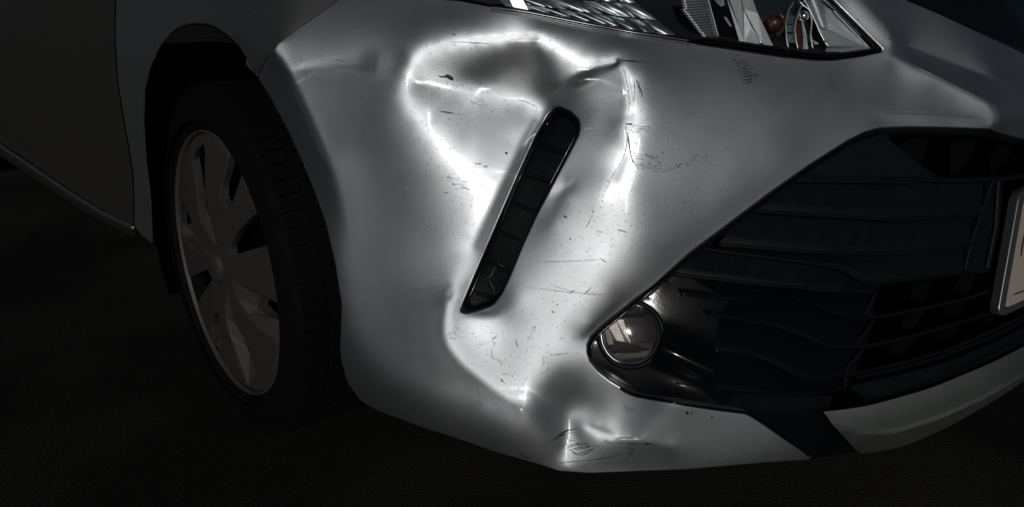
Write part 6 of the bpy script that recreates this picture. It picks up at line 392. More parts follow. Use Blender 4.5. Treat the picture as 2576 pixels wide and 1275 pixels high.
12 15 1 4 4 1 1 1 0 -1 -8 -5 0 1 1 -1 -5 1 0 1 2 2 -12 -18 -6 2 0 -1 -12 2 0 0 0 2 -2 -16 -6 -10 0 1 -2 -15 1 0 0 2 2 -5 -13 -12
12 16 0 0 0 0 0 0 0 0 0 0 0 0 0 0 0 0 2 0 0 0 0 0 0 0 0 0 0 0 -2 1 0 0 0 0 0 0 3 0 0 0 1 2 0 0 0 0 0 0
12 23 -1 3 0 -2 0 -1 0 3 1 -2 0 0 0 1 -2 0 0 1 0 0 -1 -1 0 -2 2 -2 1 -3 0 2 0 -3 0 2 1 -1 0 -2 1 2 0 -1 -1 -1 1 0 1 4
12 24 -1 1 -6 0 0 0 2 7 -4 -6 0 0 3 4 -2 0 -1 7 6 0 -1 -1 0 0 8 -3 0 0 -1 2 -1 -2 0 0 0 0 -3 0 0 0 -3 -4 0 0 0 0 0 0
12 30 0 0 0 -3 0 0 0 0 -1 0 0 -5 0 0 1 -7 0 0 0 0 0 1 -1 -10 0 0 1 -12 0 0 0 0 0 2 0 -12 0 0 2 -11 0 1 1 0 0 2 0 -10
12 31 2 -1 0 0 1 2 -1 -1 0 0 0 0 4 -1 0 0 -1 5 0 -1 0 1 1 0 5 -1 1 0 0 5 0 -1 0 1 0 0 2 -1 2 -1 0 1 -1 -1 0 1 -1 -1
13 6 2 -4 2 0 0 3 1 -5 1 3 -1 -2 3 -11 5 -4 0 2 1 -2 1 4 0 -1 1 0 2 0 0 1 0 2 -1 -6 -1 2 0 2 -7 4 0 0 0 2 -1 -10 0 5
13 7 0 0 0 0 1 0 0 0 0 0 0 0 0 1 1 0 1 1 0 0 0 0 0 0 1 0 1 0 0 -1 0 0 0 1 0 0 -2 -1 1 0 0 -4 -1 0 0 1 0 0
13 15 0 0 1 -8 0 0 0 0 1 1 -1 -6 0 0 0 3 0 0 0 0 0 0 1 5 0 0 0 1 0 0 0 0 0 0 0 0 0 0 0 1 0 0 0 0 0 -1 0 0
13 16 -2 0 0 0 -4 0 -3 0 0 0 0 0 -4 -1 0 0 7 2 4 2 0 0 0 0 -2 4 -1 0 1 -2 -6 2 -1 1 -1 0 -3 6 -1 -1 0 -1 -4 -3 -1 -2 0 1
13 22 0 0 0 2 0 0 0 0 0 0 0 1 -1 0 1 1 0 0 0 0 0 2 0 -2 0 0 1 -3 0 0 0 1 1 1 0 -3 0 1 1 -2 0 0 0 1 0 2 1 -1
13 23 -2 -1 -1 3 1 -3 0 0 -1 3 3 0 -1 0 6 -1 -1 0 0 -3 -2 4 0 -1 1 -3 1 -1 0 3 0 0 -1 -1 0 0 1 5 -2 0 2 0 4 4 -1 -2 0 0
13 30 0 0 1 -9 0 0 0 0 0 1 0 -9 0 0 1 -9 0 0 0 0 0 2 0 -11 0 0 2 -12 0 0 0 0 0 2 0 -12 0 0 1 -8 0 0 -1 -1 0 1 0 -3
13 31 1 0 1 0 0 2 -1 0 0 1 0 1 3 -1 -1 3 0 5 2 0 0 -3 3 4 8 2 -3 8 3 2 0 1 -1 1 -3 6 -3 1 2 -8 -6 1 0 1 -1 1 -2 -14
13 32 0 0 0 0 -1 1 -1 0 0 0 0 0 2 0 0 0 -1 2 0 0 0 0 0 0 2 0 0 0 2 3 0 0 0 0 0 0 2 0 0 0 0 2 0 0 0 0 0 0
14 6 0 2 -3 4 0 0 0 1 0 1 3 2 0 0 3 -5 0 0 0 0 0 4 2 -7 0 0 3 -9 0 0 0 0 0 2 0 -9 0 0 1 -1 0 0 0 0 0 1 1 1
14 7 -1 1 0 0 1 1 0 1 0 0 0 0 3 -1 0 0 2 6 2 0 0 -1 -1 0 6 -3 0 0 -12 1 0 -3 0 1 0 0 5 -4 2 0 4 5 0 -5 -3 1 0 0
14 17 -1 0 0 0 -1 -1 -1 1 1 1 0 0 0 0 0 0 1 1 -1 -1 -2 -2 -1 0 0 1 -2 -1 1 1 0 1 2 1 -3 -2 1 0 0 -2 1 0 0 0 0 0 0 1
14 18 0 0 0 0 0 0 0 0 0 0 0 0 0 0 0 0 0 0 0 0 0 0 0 1 0 0 0 1 0 0 0 0 0 0 0 1 2 -1 0 1 -1 -1 1 -1 0 0 0 1
14 22 0 1 0 -3 0 0 0 0 1 0 -1 -4 0 1 -1 -2 0 1 -1 2 0 -1 0 -2 1 2 -1 -1 1 0 -1 0 0 -2 -1 0 1 -1 -2 0 1 2 -1 -2 0 -1 0 0
14 23 1 1 -1 0 -1 5 1 -1 0 -1 0 0 5 -1 -1 0 0 3 0 -1 0 0 0 0 1 -1 0 0 0 0 0 -1 0 0 0 0 0 0 0 0 -1 0 0 0 0 0 0 0
14 30 0 0 0 3 0 0 1 1 0 -2 -4 -2 0 1 0 4 -1 0 0 0 -1 -3 -5 -4 0 0 0 -2 0 0 0 -1 1 2 1 2 0 0 3 0 0 -1 1 0 -1 2 1 -1
14 31 4 0 -2 -14 4 2 2 0 1 1 7 -7 -4 2 6 -3 0 1 1 2 0 9 -4 -1 2 2 9 1 0 0 1 2 1 -3 0 2 0 4 -8 1 -2 -1 0 5 0 -6 0 1
15 7 1 -2 0 -1 0 1 0 -1 -4 -2 1 0 0 2 -5 2 0 0 0 3 1 -5 2 3 0 2 -10 3 0 0 0 2 0 -3 0 3 0 1 -2 2 -1 0 0 1 0 0 -3 -3
15 19 0 0 0 0 0 0 0 0 0 0 0 0 0 0 0 0 0 1 1 1 0 0 0 0 1 0 0 0 1 -2 -6 -5 -4 -2 -2 -1 -1 1 0 0 0 -1 0 2 1 0 0 0
15 21 0 0 0 1 0 0 0 0 0 -1 0 1 0 0 -1 1 0 1 1 0 0 0 -1 2 0 0 0 2 2 3 3 3 3 3 1 3 0 0 0 0 1 2 5 6 -2 -8 -9 -4
15 30 -2 0 1 0 0 -2 0 2 1 0 -1 -1 -2 2 1 -1 0 -1 1 1 1 0 1 0 0 2 1 1 0 1 0 0 1 1 0 -2 1 0 0 -3 0 1 0 1 0 -1 1 -2
15 31 -2 3 -7 1 1 0 -1 -1 2 -8 0 1 2 -5 -10 1 0 1 1 0 -12 -12 -3 0 1 2 3 0 -1 1 0 2 1 0 -1 0 0 5 1 0 0 0 -1 9 1 1 0 0
16 7 0 1 1 -4 0 0 0 1 0 2 0 -7 1 0 2 -8 0 0 0 0 0 1 0 -4 0 0 1 -3 0 0 0 0 0 1 0 1 0 0 1 1 0 0 0 0 0 1 1 1
16 8 2 0 0 0 1 3 0 0 0 0 0 0 3 0 0 0 3 4 0 -1 0 0 0 0 3 0 1 0 2 2 0 -1 0 0 0 0 0 0 0 0 -1 -5 -1 1 0 0 0 0
16 21 1 -2 4 -2 1 1 -3 0 2 5 3 1 -1 0 0 -1 0 1 0 1 0 -1 0 0 0 3 -2 0 -1 1 2 2 -1 -2 0 0 1 1 -2 0 1 3 2 0 0 -1 0 1
16 26 0 0 0 0 0 0 0 0 0 0 0 0 0 0 -1 1 0 1 0 0 -1 -2 0 1 1 0 -1 1 0 0 -1 -2 -2 -1 -1 0 1 -1 1 -1 -1 0 0 1 1 2 1 0
16 30 0 0 0 -1 0 1 0 0 0 1 0 0 1 0 1 1 0 0 -1 -1 0 -2 -1 2 0 -1 -2 2 0 1 0 0 -1 -1 1 0 1 0 3 -1 -1 0 -1 -1 1 4 2 0
16 31 -1 10 1 0 0 -1 0 11 1 2 0 0 -1 5 2 0 0 0 -2 -7 0 2 0 0 0 -12 2 0 1 0 5 -8 1 2 0 0 3 -6 1 0 1 7 -6 -3 0 1 0 0
17 8 -4 2 0 0 -1 -9 -2 2 0 0 0 0 -6 2 -1 0 0 -4 1 3 0 -1 0 0 -2 2 0 0 0 0 3 2 0 0 0 0 0 0 1 0 0 0 1 -2 0 1 0 0
17 19 0 0 0 -1 0 0 0 0 0 0 -1 0 0 1 -1 1 -1 0 0 1 0 0 1 0 0 0 1 -1 0 1 0 -2 0 1 -1 0 0 -2 0 0 0 0 0 -2 0 0 0 0
17 20 0 -1 2 -1 0 0 0 -2 -1 -1 -1 0 0 -2 0 0 0 0 0 0 1 1 2 2 -1 1 0 2 0 -1 -1 2 0 0 1 3 -2 1 0 1 0 -2 -1 0 -1 0 0 0
17 21 3 -1 0 1 -1 1 -1 -2 0 0 0 1 1 -1 0 0 0 -1 0 -1 0 0 0 0 -1 -1 0 0 0 -2 0 0 0 0 0 0 -1 0 0 0 0 -1 0 0 0 0 0 0
17 24 0 0 0 0 0 0 0 0 0 0 0 -1 0 0 1 -1 0 0 0 0 0 1 0 -3 0 1 1 -3 0 0 0 0 0 1 0 -1 0 0 0 -1 0 0 0 0 0 0 0 0
17 30 0 0 7 3 0 0 -1 0 1 10 1 -1 0 1 -1 6 0 0 0 1 0 -8 -6 5 0 1 0 4 0 1 1 3 1 -6 -7 1 0 0 0 4 -1 -1 -1 -1 1 3 2 5
17 31 9 1 0 0 5 -4 -1 1 0 0 0 0 -8 1 0 0 15 7 4 2 1 1 0 0 0 1 0 0 -2 3 0 0 0 0 0 0 2 0 0 0 1 3 0 0 0 0 -1 0
18 8 0 -2 1 0 0 0 -1 -5 -1 1 0 0 0 -3 1 -1 0 0 0 -4 0 1 0 0 1 -3 1 -1 0 1 0 -2 2 2 0 0 1 -2 2 0 0 1 0 0 2 2 0 0
18 19 -1 -1 0 0 0 -1 0 0 0 0 0 -1 -1 1 1 -1 0 -1 0 1 0 0 0 -2 -1 1 0 -2 0 -1 0 0 0 0 0 0 0 0 -1 2 0 0 0 0 0 -1 0 3
18 20 -2 -1 3 -1 -1 1 -2 -1 0 2 0 -1 2 -1 3 -1 -1 -2 -1 0 0 0 0 -1 0 1 -1 -1 1 -1 0 3 1 -1 0 0 0 1 -1 0 1 0 0 1 0 -1 0 1
18 30 0 -1 1 3 0 0 0 1 0 0 0 3 -1 1 0 3 0 0 1 0 0 0 0 3 1 0 0 3 0 1 0 0 0 0 0 2 0 0 0 2 0 0 0 0 0 1 0 1
18 31 3 0 0 0 0 3 0 0 0 0 0 0 3 0 0 0 0 3 0 0 0 0 0 0 3 0 0 0 0 2 0 0 0 0 0 0 2 1 0 0 -1 1 0 0 0 0 0 0
19 19 0 0 -1 0 -1 -1 0 0 0 1 0 -1 -1 0 1 0 0 -1 0 1 1 -1 1 1 -1 2 -1 0 0 -2 1 3 0 -2 -1 2 -2 0 0 1 0 -2 0 0 1 0 -1 1
21 19 0 1 -1 1 1 1 0 -1 0 0 1 1 1 0 0 0 1 3 1 0 1 0 -1 -1 1 -1 0 0 0 0 -2 -2 -1 -1 -1 0 1 0 0 0 0 1 1 1 1 1 0 1
24 17 0 0 0 0 1 0 0 0 0 -1 -1 0 0 0 0 0 1 0 0 0 1 1 0 0 -1 -1 0 0 1 0 1 0 -1 0 0 1 -1 -1 1 0 -1 -2 -2 -3 0 1 0 0
25 16 0 0 1 -1 0 0 0 0 0 0 0 -1 0 0 0 -1 0 0 0 1 0 0 1 0 0 1 -1 -1 0 0 0 1 0 0 1 -1 0 1 0 -3 0 0 0 1 0 1 0 -4
25 17 1 -3 2 0 1 3 1 -3 0 2 0 0 1 -3 2 0 0 1 0 -3 0 1 0 0 2 -3 2 0 1 3 0 -2 0 2 0 0 1 0 1 0 -3 -3 -1 1 0 1 0 0
26 16 0 1 1 -2 0 0 0 1 1 1 2 0 0 1 0 -1 0 0 0 1 -1 -1 0 -1 1 2 -1 -1 0 0 0 2 1 -1 0 -1 0 2 -2 -1 0 0 0 2 0 -3 -1 -1
26 18 0 0 0 0 0 -1 0 0 0 0 0 0 -1 0 1 0 -1 0 0 0 0 0 0 0 0 0 0 0 0 0 0 0 0 0 0 0 0 0 0 0 0 0 1 2 3 3 3 2
26 19 0 0 0 0 0 0 0 0 0 0 0 0 0 0 0 0 0 -1 -1 -1 0 0 0 0 0 0 0 0 1 1 2 2 2 3 3 3 0 0 0 0 2 1 0 0 -1 -1 -1 -2
26 20 0 0 0 0 -1 -1 -1 0 0 0 0 0 0 0 0 0 0 0 0 0 0 0 0 0 0 0 0 0 2 2 2 2 1 1 1 0 0 1 0 0 -2 -1 0 0 0 1 0 -1
27 16 0 2 -3 -1 0 0 0 2 -1 -3 0 0 0 1 -3 0 0 1 0 1 -2 -3 0 0 1 2 -2 0 0 1 0 1 -1 -3 0 0 1 1 -2 0 0 0 0 1 1 -1 0 0
27 20 0 0 0 -1 -1 -1 -1 -2 -1 0 0 0 0 0 0 0 0 0 0 -1 -1 -2 -3 -2 0 0 0 0 1 1 2 1 1 1 1 1 0 0 0 0 0 0 0 0 0 0 0 0
28 16 0 1 -2 0 0 1 0 1 2 0 1 0 1 1 -1 0 0 1 0 2 2 0 0 0 0 2 -2 0 0 0 0 2 1 -2 0 0 0 2 -2 0 0 0 0 2 0 -3 0 0
29 16 1 2 -2 0 0 0 1 2 0 -1 1 0 0 2 0 -1 0 0 0 1 0 1 1 -1 0 0 1 -3 0 0 0 0 0 0 0 -1 0 0 1 0 0 0 0 0 0 1 0 1
32 20 0 0 0 0 0 0 0 0 0 0 0 0 0 0 0 0 0 0 0 0 0 0 0 0 0 0 0 0 -1 -1 0 -1 -1 0 0 -1 0 0 0 1 1 1 1 1 1 -1 -3 -3
32 21 0 0 0 0 0 0 0 0 0 0 0 0 0 0 0 0 0 0 1 0 -1 -1 0 0 0 -1 1 0 -1 -3 -4 -3 -1 0 -1 -1 0 1 -1 0 -1 -2 -2 -1 -1 -1 -3 -3
32 22 0 0 0 0 0 0 0 0 0 0 -1 0 -1 0 0 0 -1 -1 -1 -1 0 0 0 0 0 0 1 1 -1 0 0 1 0 0 0 1 0 0 -1 3 -2 -1 0 1 0 0 0 2
32 23 -1 -1 0 0 0 0 0 0 0 0 0 0 0 0 0 0 -1 -1 0 0 0 0 0 0 -2 0 0 0 -1 -5 -1 0 -1 0 0 -1 -7 2 0 0 1 -9 2 6 3 2 0 0
33 22 0 0 1 0 0 -1 -2 -2 -1 1 0 1 0 0 -1 6 1 1 1 0 -2 -6 -7 -2 0 1 -2 4 -1 -1 0 0 1 0 2 8 0 -1 1 6 0 0 1 0 0 2 -1 -5
33 23 -8 1 1 0 -4 -6 -2 -1 -1 0 1 2 3 0 0 1 -4 -4 -3 -1 -1 -1 -1 0 1 0 -1 0 -2 0 0 1 0 0 0 0 2 0 0 0 1 2 0 0 0 0 0 0
34 20 0 0 0 0 0 0 0 0 1 1 3 4 0 0 0 1 0 0 0 0 0 -1 -1 -1 0 0 0 0 0 0 0 0 0 0 0 0 0 0 0 0 0 0 0 0 0 0 0 0
34 21 0 1 0 0 6 5 3 1 0 1 2 2 0 0 0 0 -1 -1 -1 -1 -1 0 0 -1 0 0 0 0 0 0 0 0 0 0 0 -1 0 0 0 0 0 0 0 0 0 0 0 0
34 22 0 -1 -1 -10 1 0 -1 -1 0 4 8 -2 0 3 0 -1 -2 -2 -1 1 0 -8 -25 -6 0 1 2 4 -1 -1 0 2 1 3 3 4 0 1 0 0 0 1 0 1 0 0 1 0
34 23 2 0 0 0 1 1 0 0 0 0 0 0 1 0 0 0 -3 0 0 0 0 -1 0 0 1 0 0 0 1 1 0 -1 -1 -1 0 -1 1 0 -1 -1 0 1 0 0 0 0 0 0
35 26 -1 0 2 -2 0 0 1 -2 0 0 0 -2 0 -6 -4 -1 0 0 0 -8 -3 -6 0 -1 0 -8 -8 0 0 0 -1 -10 -4 -8 1 2 0 -9 -8 1 0 1 0 -9 -3 -9 0 1
35 28 0 0 0 0 0 0 0 1 1 0 0 0 0 0 0 0 -1 0 0 0 1 0 0 0 1 0 -1 0 0 2 -1 -2 -2 -3 -2 -1 1 0 0 0 1 2 0 1 3 3 1 0
36 26 1 -8 -8 1 0 1 1 -7 -1 -8 -1 0 2 -7 -7 0 -1 1 -3 -12 1 -7 -1 0 2 -8 -5 0 1 1 3 7 1 -4 0 1 -2 19 -5 1 -2 -3 -2 18 -1 -5 1 1
36 27 0 0 -1 0 0 -1 0 0 -1 -2 -1 -1 0 0 -1 0 0 0 0 0 0 -1 0 0 0 0 0 0 0 1 0 0 0 0 0 0 1 0 0 0 0 1 0 0 0 0 0 0
36 28 -1 1 -1 0 -1 -2 -2 -1 1 3 4 2 0 0 0 0 0 0 -1 -2 -2 -2 -2 -1 0 0 0 0 0 0 0 0 0 0 0 -1 0 0 0 0 0 0 0 0 0 0 -1 -1
36 29 0 0 -1 0 2 3 2 1 -1 -2 -2 -1 0 0 0 0 -1 1 3 4 4 5 4 3 0 0 0 0 -1 -2 -2 -2 -1 -1 -1 -1 0 0 0 0 -1 0 -1 -1 -1 -1 -1 0
36 30 0 0 1 0 -1 -1 0 1 1 1 1 0 -1 1 0 0 1 -1 -2 -4 -7 -8 -7 -6 0 1 -1 -2 -1 0 1 3 6 6 7 6 1 1 2 1 -1 -1 -2 -1 2 3 4 5
36 31 0 0 0 0 0 0 0 0 0 0 0 0 0 0 0 0 -6 -7 -6 -4 -4 -4 -3 -2 -1 2 -2 2 3 4 6 13 20 28 34 30 -2 -3 -2 2 1 1 2 3 3 3 4 5
36 32 0 0 0 0 0 0 0 0 0 0 1 0 0 0 0 0 -1 2 2 1 0 0 0 0 0 -1 0 0 7 -6 -5 -2 0 1 0 0 -1 1 0 0 3 2 1 1 0 0 -1 0
37 26 3 16 -4 0 0 1 -2 5 0 -2 0 0 -2 -6 -1 0 0 -4 -1 -9 0 0 0 0 -5 -9 0 0 -1 -6 -2 -8 -1 0 0 0 -4 -7 0 0 0 -5 0 -6 0 0 0 0
37 33 -1 -1 0 1 -1 -2 -1 -1 0 1 0 1 -2 0 1 1 0 0 0 0 -1 0 -1 -1 0 0 0 0 0 0 0 0 0 0 1 1 0 0 0 0 0 0 0 0 0 0 0 0
37 34 0 0 -1 0 0 0 -1 -1 0 -2 0 1 0 -1 -3 1 -2 -3 -1 -3 -1 -3 0 1 -1 -1 -4 1 1 1 1 0 0 -2 0 1 0 0 -1 0 0 0 0 0 0 0 0 0"""
DX0,DY0,DNX,DNY,DH=584.,-72.,254,166,8.
def _undent():
    """rows of the fitted dent relief: row, first column, then the change of depth (0.01 mm) against the neighbours left and above"""
    q=np.zeros((DNY,DNX));k=np.zeros((DNY,DNX),bool)
    for ln in DENTS.strip().split('\n'):
        v=[int(x) for x in ln.split()];i,j0=v[0],v[1]
        for n,r in enumerate(v[2:]):
            c=j0+n;L=n>0;U=i>0 and k[i-1,c];UL=i>0 and c>0 and k[i-1,c-1]
            if L and U and UL:p=q[i,c-1]+q[i-1,c]-q[i-1,c-1]
            elif L and n>1:p=2*q[i,c-1]-q[i,c-2]
            elif L:p=q[i,c-1]
            elif U:p=q[i-1,c]
            else:p=0
            q[i,c]=p+r;k[i,c]=True
    return q*1e-5,k
def _detail(a):
    """refine the fitted relief to every 4 px; creased blocks carry their own corrections"""
    nx,ny=508,332
    u=np.arange(nx)*.5;v=np.arange(ny)*.5
    def Mx(x,n):
        x=np.clip(x,0,n-1.001);i=np.floor(x).astype(int);f=x-i;A=np.zeros((len(x),n));r=np.arange(len(x))
        for m,w in enumerate([-.5*f+f*f-.5*f**3,1-2.5*f*f+1.5*f**3,.5*f+2*f*f-1.5*f**3,-.5*f*f+.5*f**3]):
            A[r,np.clip(i-1+m,0,n-1)]+=w
        return A
    b=Mx(v,a.shape[0])@a@Mx(u,a.shape[1]).T
    for ln in CREASES.strip().split('\n'):
        w=[int(x) for x in ln.split()];bi,bj=w[0]*8,w[1]*8;it=iter(w[2:])
        for y in range(8):
            for x in range(8):
                if y%2 or x%2:b[bi+y,bj+x]+=next(it)*1e-5
    return b
# ------------------------------------------------------------------ outlines (bearings of edges seen in the photograph)
VENT=cv('V',[(640,45),(680,42),(740,70),(785,115),(795,160),(785,210),(740,300),(660,450),(560,640),(480,810),(410,980),(360,1090),(320,1150),(280,1175),(200,1200),(150,1212),(118,1205),(108,1185),(150,1080),(240,870),(330,660),(430,430),(530,210),(600,90)])
ARCH=cv('D',[(362,-20),(362,306),(377,173),(403,117),(439,76),(490,59),(536,64),(576,89),(617,133)])+cv('7',[(100,615),(190,780),(270,900),(340,1030),(400,1150),(450,1275)])+cv('L1',[(1610,1100)])+cv('F2',[(0,160),(30,350),(22,580),(30,640),(60,740),(120,825)])+[(900,1300),(300,1300),(300,500)]
UNDER=cv('F2',[(120,825),(200,870),(400,945),(600,1010),(800,1080),(1000,1135),(1100,1168),(1250,1178),(1657,1165)])+cv('F4',[(0,1160),(400,1125),(570,1115),(610,1110),(640,1300)])+[(2200,1300),(880,1300)]
OPEN_TOP=cv('F3',[(1657,680),(1510,640),(1500,632),(1300,622),(1100,618),(950,622),(870,645),(780,690),(600,805),(400,945),(200,1095),(0,1245)])
OPEN_LEFT=cv('FG',[(690,0),(550,100),(400,220),(250,340),(170,420),(140,490),(140,560),(165,640),(230,720),(330,800),(430,860),(530,920),(600,935)])
OPEN_LOW=cv('F4',[(0,850),(130,870),(290,890),(370,940),(470,1010),(560,1070),(600,1105)])
OPENING=OPEN_TOP+OPEN_LEFT+OPEN_LOW
GRILLE_OPEN=OPENING+[(2050,1300),(2700,1300),(2700,420)]
HEADLOW=cv('H1',[(300,-10),(380,0),(600,18),(860,68),(1000,100),(1200,137),(1550,200),(2000,285),(2570,375)])+cv('H2',[(0,450),(300,510),(700,570),(1200,645),(1600,685),(1800,682),(2100,640),(2330,590),(2348,562),(2340,535),(2200,400),(2000,200),(1800,0)])
HEAD=HEADLOW+[(2120,-100),(1000,-100)]
def inpoly(poly,X,Y):
    c=np.zeros(np.shape(X),bool);n=len(poly)
    for i in range(n):
        x1,y1=poly[i];x2,y2=poly[(i+1)%n]
        m=((y1>Y)!=(y2>Y));c^=m&(X<(x2-x1)*(Y-y1)/((y2-y1) if y2!=y1 else 1e-9)+x1)
    return c
def sdf(poly,X,Y,closed=True):
    d=np.full(np.shape(X),1e9);n=len(poly)
    for i in range(n if closed else n-1):
        a=np.array(poly[i],float);b=np.array(poly[(i+1)%n],float);ab=b-a
        u=np.clip(((X-a[0])*ab[0]+(Y-a[1])*ab[1])/max(ab@ab,1e-9),0,1)
        d=np.minimum(d,np.hypot(X-a[0]-u*ab[0],Y-a[1]-u*ab[1]))
    return np.where(inpoly(poly,X,Y),-d,d) if closed else d
DG,_ok=_undent()
def fillhole(a,ok):
    st=[(np.where(ok,a,0.),ok.astype(float))]
    while min(st[-1][0].shape)>3:
        v,w=st[-1];h,wd_=v.shape;h2,w2=(h+1)//2,(wd_+1)//2
        v=np.pad(v,((0,h2*2-h),(0,w2*2-wd_)));w=np.pad(w,((0,h2*2-h),(0,w2*2-wd_)))
        vs=v.reshape(h2,2,w2,2).sum((1,3));ws=w.reshape(h2,2,w2,2).sum((1,3))
        k=np.maximum(ws,1.);st.append((vs/k,np.minimum(ws,1.)))
    # value is premultiplied average; rebuild from the top
    cur=st[-1][0]/np.maximum(st[-1][1],1e-6)
    for v,w in st[-2::-1]:
        up=np.repeat(np.repeat(cur,2,0),2,1)[:v.shape[0],:v.shape[1]]
        cur=v+(1-w)*up
        m=w<.999
        for _ in range(30):
            P=np.pad(cur,1,mode='edge');av=(P[1:-1,:-2]+P[1:-1,2:]+P[:-2,1:-1]+P[2:,1:-1])/4
            cur=np.where(m,av,cur)
    return cur
DG=fillhole(DG,_ok)
DG=_detail(DG);DH=4.
def cubs(a,px,py,x0,y0,h):
    u=(np.asarray(px,float)-x0)/h;v=(np.asarray(py,float)-y0)/h
    u=np.clip(u,0,a.shape[1]-1.001);v=np.clip(v,0,a.shape[0]-1.001)
    i=np.floor(u).astype(int);j=np.floor(v).astype(int);f=u-i;g=v-j
    W=lambda f:[-.5*f+f*f-.5*f**3,1-2.5*f*f+1.5*f**3,.5*f+2*f*f-1.5*f**3,-.5*f*f+.5*f**3]
    wu,wv=W(f),W(g);o=0
    for p in range(4):
        r=0
        for q in range(4):
            r=r+wu[q]*a[np.clip(j-1+p,0,a.shape[0]-1),np.clip(i-1+q,0,a.shape[1]-1)]
        o=o+wv[p]*r
    return o
def tskin0(px,py):
    """distance along the bearing (px,py) to the bodywork, dents included"""
    px=np.asarray(px,float);py=np.asarray(py,float)
    t=cubs(TB,px,py,BX0,BY0,BH)
    d=cubs(DG,px,py,DX0,DY0,DH)
    ex=np.maximum(0,620-px)
    fade=np.exp(-(ex/130.)**2)
    return t+d*fade
AGL=cv('7',[(240,400),(310,480),(380,590),(450,740),(560,980),(680,1270)])+[(846,440),(862,500),(873,560),(880,620),(886,700)]
_ay=np.array([p[1] for p in AGL]);_ax=np.array([p[0] for p in AGL])
def tskin(px,py):
    """the same, with the flat facet that runs down the bumper beside the wheel arch"""
    px=np.asarray(px,float);py=np.asarray(py,float)
    d=np.clip(np.interp(py,_ay,_ax)-px,0,90)
    d=d*d/(d+3.)*np.clip((py-116)/25.,0,1)*np.clip((690-py)/260.,0,1)
    return tskin0(px,py)+d*5.6e-5
def pt(px,py,inset=0.):
    px=np.asarray(px,float);py=np.asarray(py,float)
    return CAM+ray(px,py)*(tskin(px,py)+inset)[...,None]
def nrm(px,py,e=3.):
    a=pt(np.asarray(px)+e,py)-pt(np.asarray(px)-e,py);b=pt(px,np.asarray(py)+e)-pt(px,np.asarray(py)-e)
    n=np.cross(b,a);n/=np.linalg.norm(n,axis=-1,keepdims=True)
    s=np.sign((n*(CAM-pt(px,py))).sum(-1,keepdims=True));return n*np.where(s==0,1,s)
# ------------------------------------------------------------------ object helpers
def link(name,me,parent=None,mats=()):
    o=bpy.data.objects.new(name,me);COL.objects.link(o)
    for m in mats:me.materials.append(m)
    if parent is not None:o.parent=parent
    return o
def mesh(name,V,F,mat,parent=None,smooth=True,N=None,label=None,angle=None):
    me=bpy.data.meshes.new(name);me.from_pydata([tuple(map(float,v)) for v in V],[],[tuple(map(int,f)) for f in F])
    me.update()
    if smooth:me.polygons.foreach_set('use_smooth',[True]*len(me.polygons))
    if N is not None:me.normals_split_custom_set_from_vertices([tuple(map(float,n)) for n in N])
    elif smooth and angle:
        me.set_sharp_from_angle(angle=math.radians(angle))
    o=link(name,me,parent,(mat,))
    if label:o['label']=label
    return o
def join(*parts):
    V=[];F=[];N=[]
    for p in parts:
        v,f,n=p;o=len(V);V+=list(v);N+=list(n);F+=[tuple(i+o for i in q) for q in f]
    return V,F,N
def dens(poly,step,closed=True,smooth=0):
    P=[];n=len(poly)
    for i in range(n if closed else n-1):
        a=np.array(poly[i],float);b=np.array(poly[(i+1)%n],float);k=max(1,int(np.hypot(*(b-a))/step))
        for j in range(k):P.append(a+(b-a)*j/k)
    if not closed:P.append(np.array(poly[-1],float))
    P=np.array(P)
    for _ in range(smooth):
        if closed:P=(np.roll(P,1,0)+2*P+np.roll(P,-1,0))/4
        else:
            Q=P.copy();Q[1:-1]=(P[:-2]+2*P[1:-1]+P[2:])/4;P=Q
    return P
def cut(outer,holes=(),step=4.,box=None):
    """a fine grid trimmed cleanly to an outline and round holes; returns x, y, faces"""
    o=np.array(outer);x0,y0=o.min(0)-step;x1,y1=o.max(0)+step
    if box:x0,y0,x1,y1=max(x0,box[0]),max(y0,box[1]),min(x1,box[2]),min(y1,box[3])
    x0=math.floor(x0/step)*step;y0=math.floor(y0/step)*step
    gx=np.arange(x0,x1+step,step);gy=np.arange(y0,y1+step,step);X,Y=np.meshgrid(gx,gy)
    f=sdf(outer,X,Y)
    for h in holes:f=np.maximum(f,-sdf(h,X,Y))
    f=np.where(np.abs(f)<1e-4,1e-4,f)
    ny,nx=X.shape;idx=np.arange(ny*nx).reshape(ny,nx)
    a=idx[:-1,:-1].ravel();b=idx[:-1,1:].ravel();c=idx[1:,1:].ravel();d=idx[1:,:-1].ravel()
    tris=np.concatenate([np.stack([a,b,c],1),np.stack([a,c,d],1)])
    fl=f.ravel();ins=fl<0;cnt=ins[tris].sum(1)
    px=list(X.ravel());py=list(Y.ravel());F=[]
    full=tris[cnt==3];edge={}
    def cr(i,j):
        k=(i,j) if i<j else (j,i)
        if k not in edge:
            s=fl[i]/(fl[i]-fl[j]);edge[k]=len(px);px.append(px[i]+(px[j]-px[i])*s);py.append(py[i]+(py[j]-py[i])*s)
        return edge[k]
    F=[tuple(t) for t in full]
    for t in tris[(cnt==1)|(cnt==2)]:
        t=list(t)
        if ins[t].sum()==1:
            while not ins[t[0]]:t=t[1:]+t[:1]
            F.append((t[0],cr(t[0],t[1]),cr(t[0],t[2])))
        else:
            while ins[t[0]]:t=t[1:]+t[:1]
            F.append((cr(t[0],t[1]),t[1],t[2],cr(t[0],t[2])))
    used=np.unique(np.concatenate([np.array(q) for q in F]));mp=-np.ones(len(px),int);mp[used]=np.arange(len(used))
    px=np.array(px)[used];py=np.array(py)[used];F=[tuple(mp[list(q)]) for q in F]
    return px,py,F
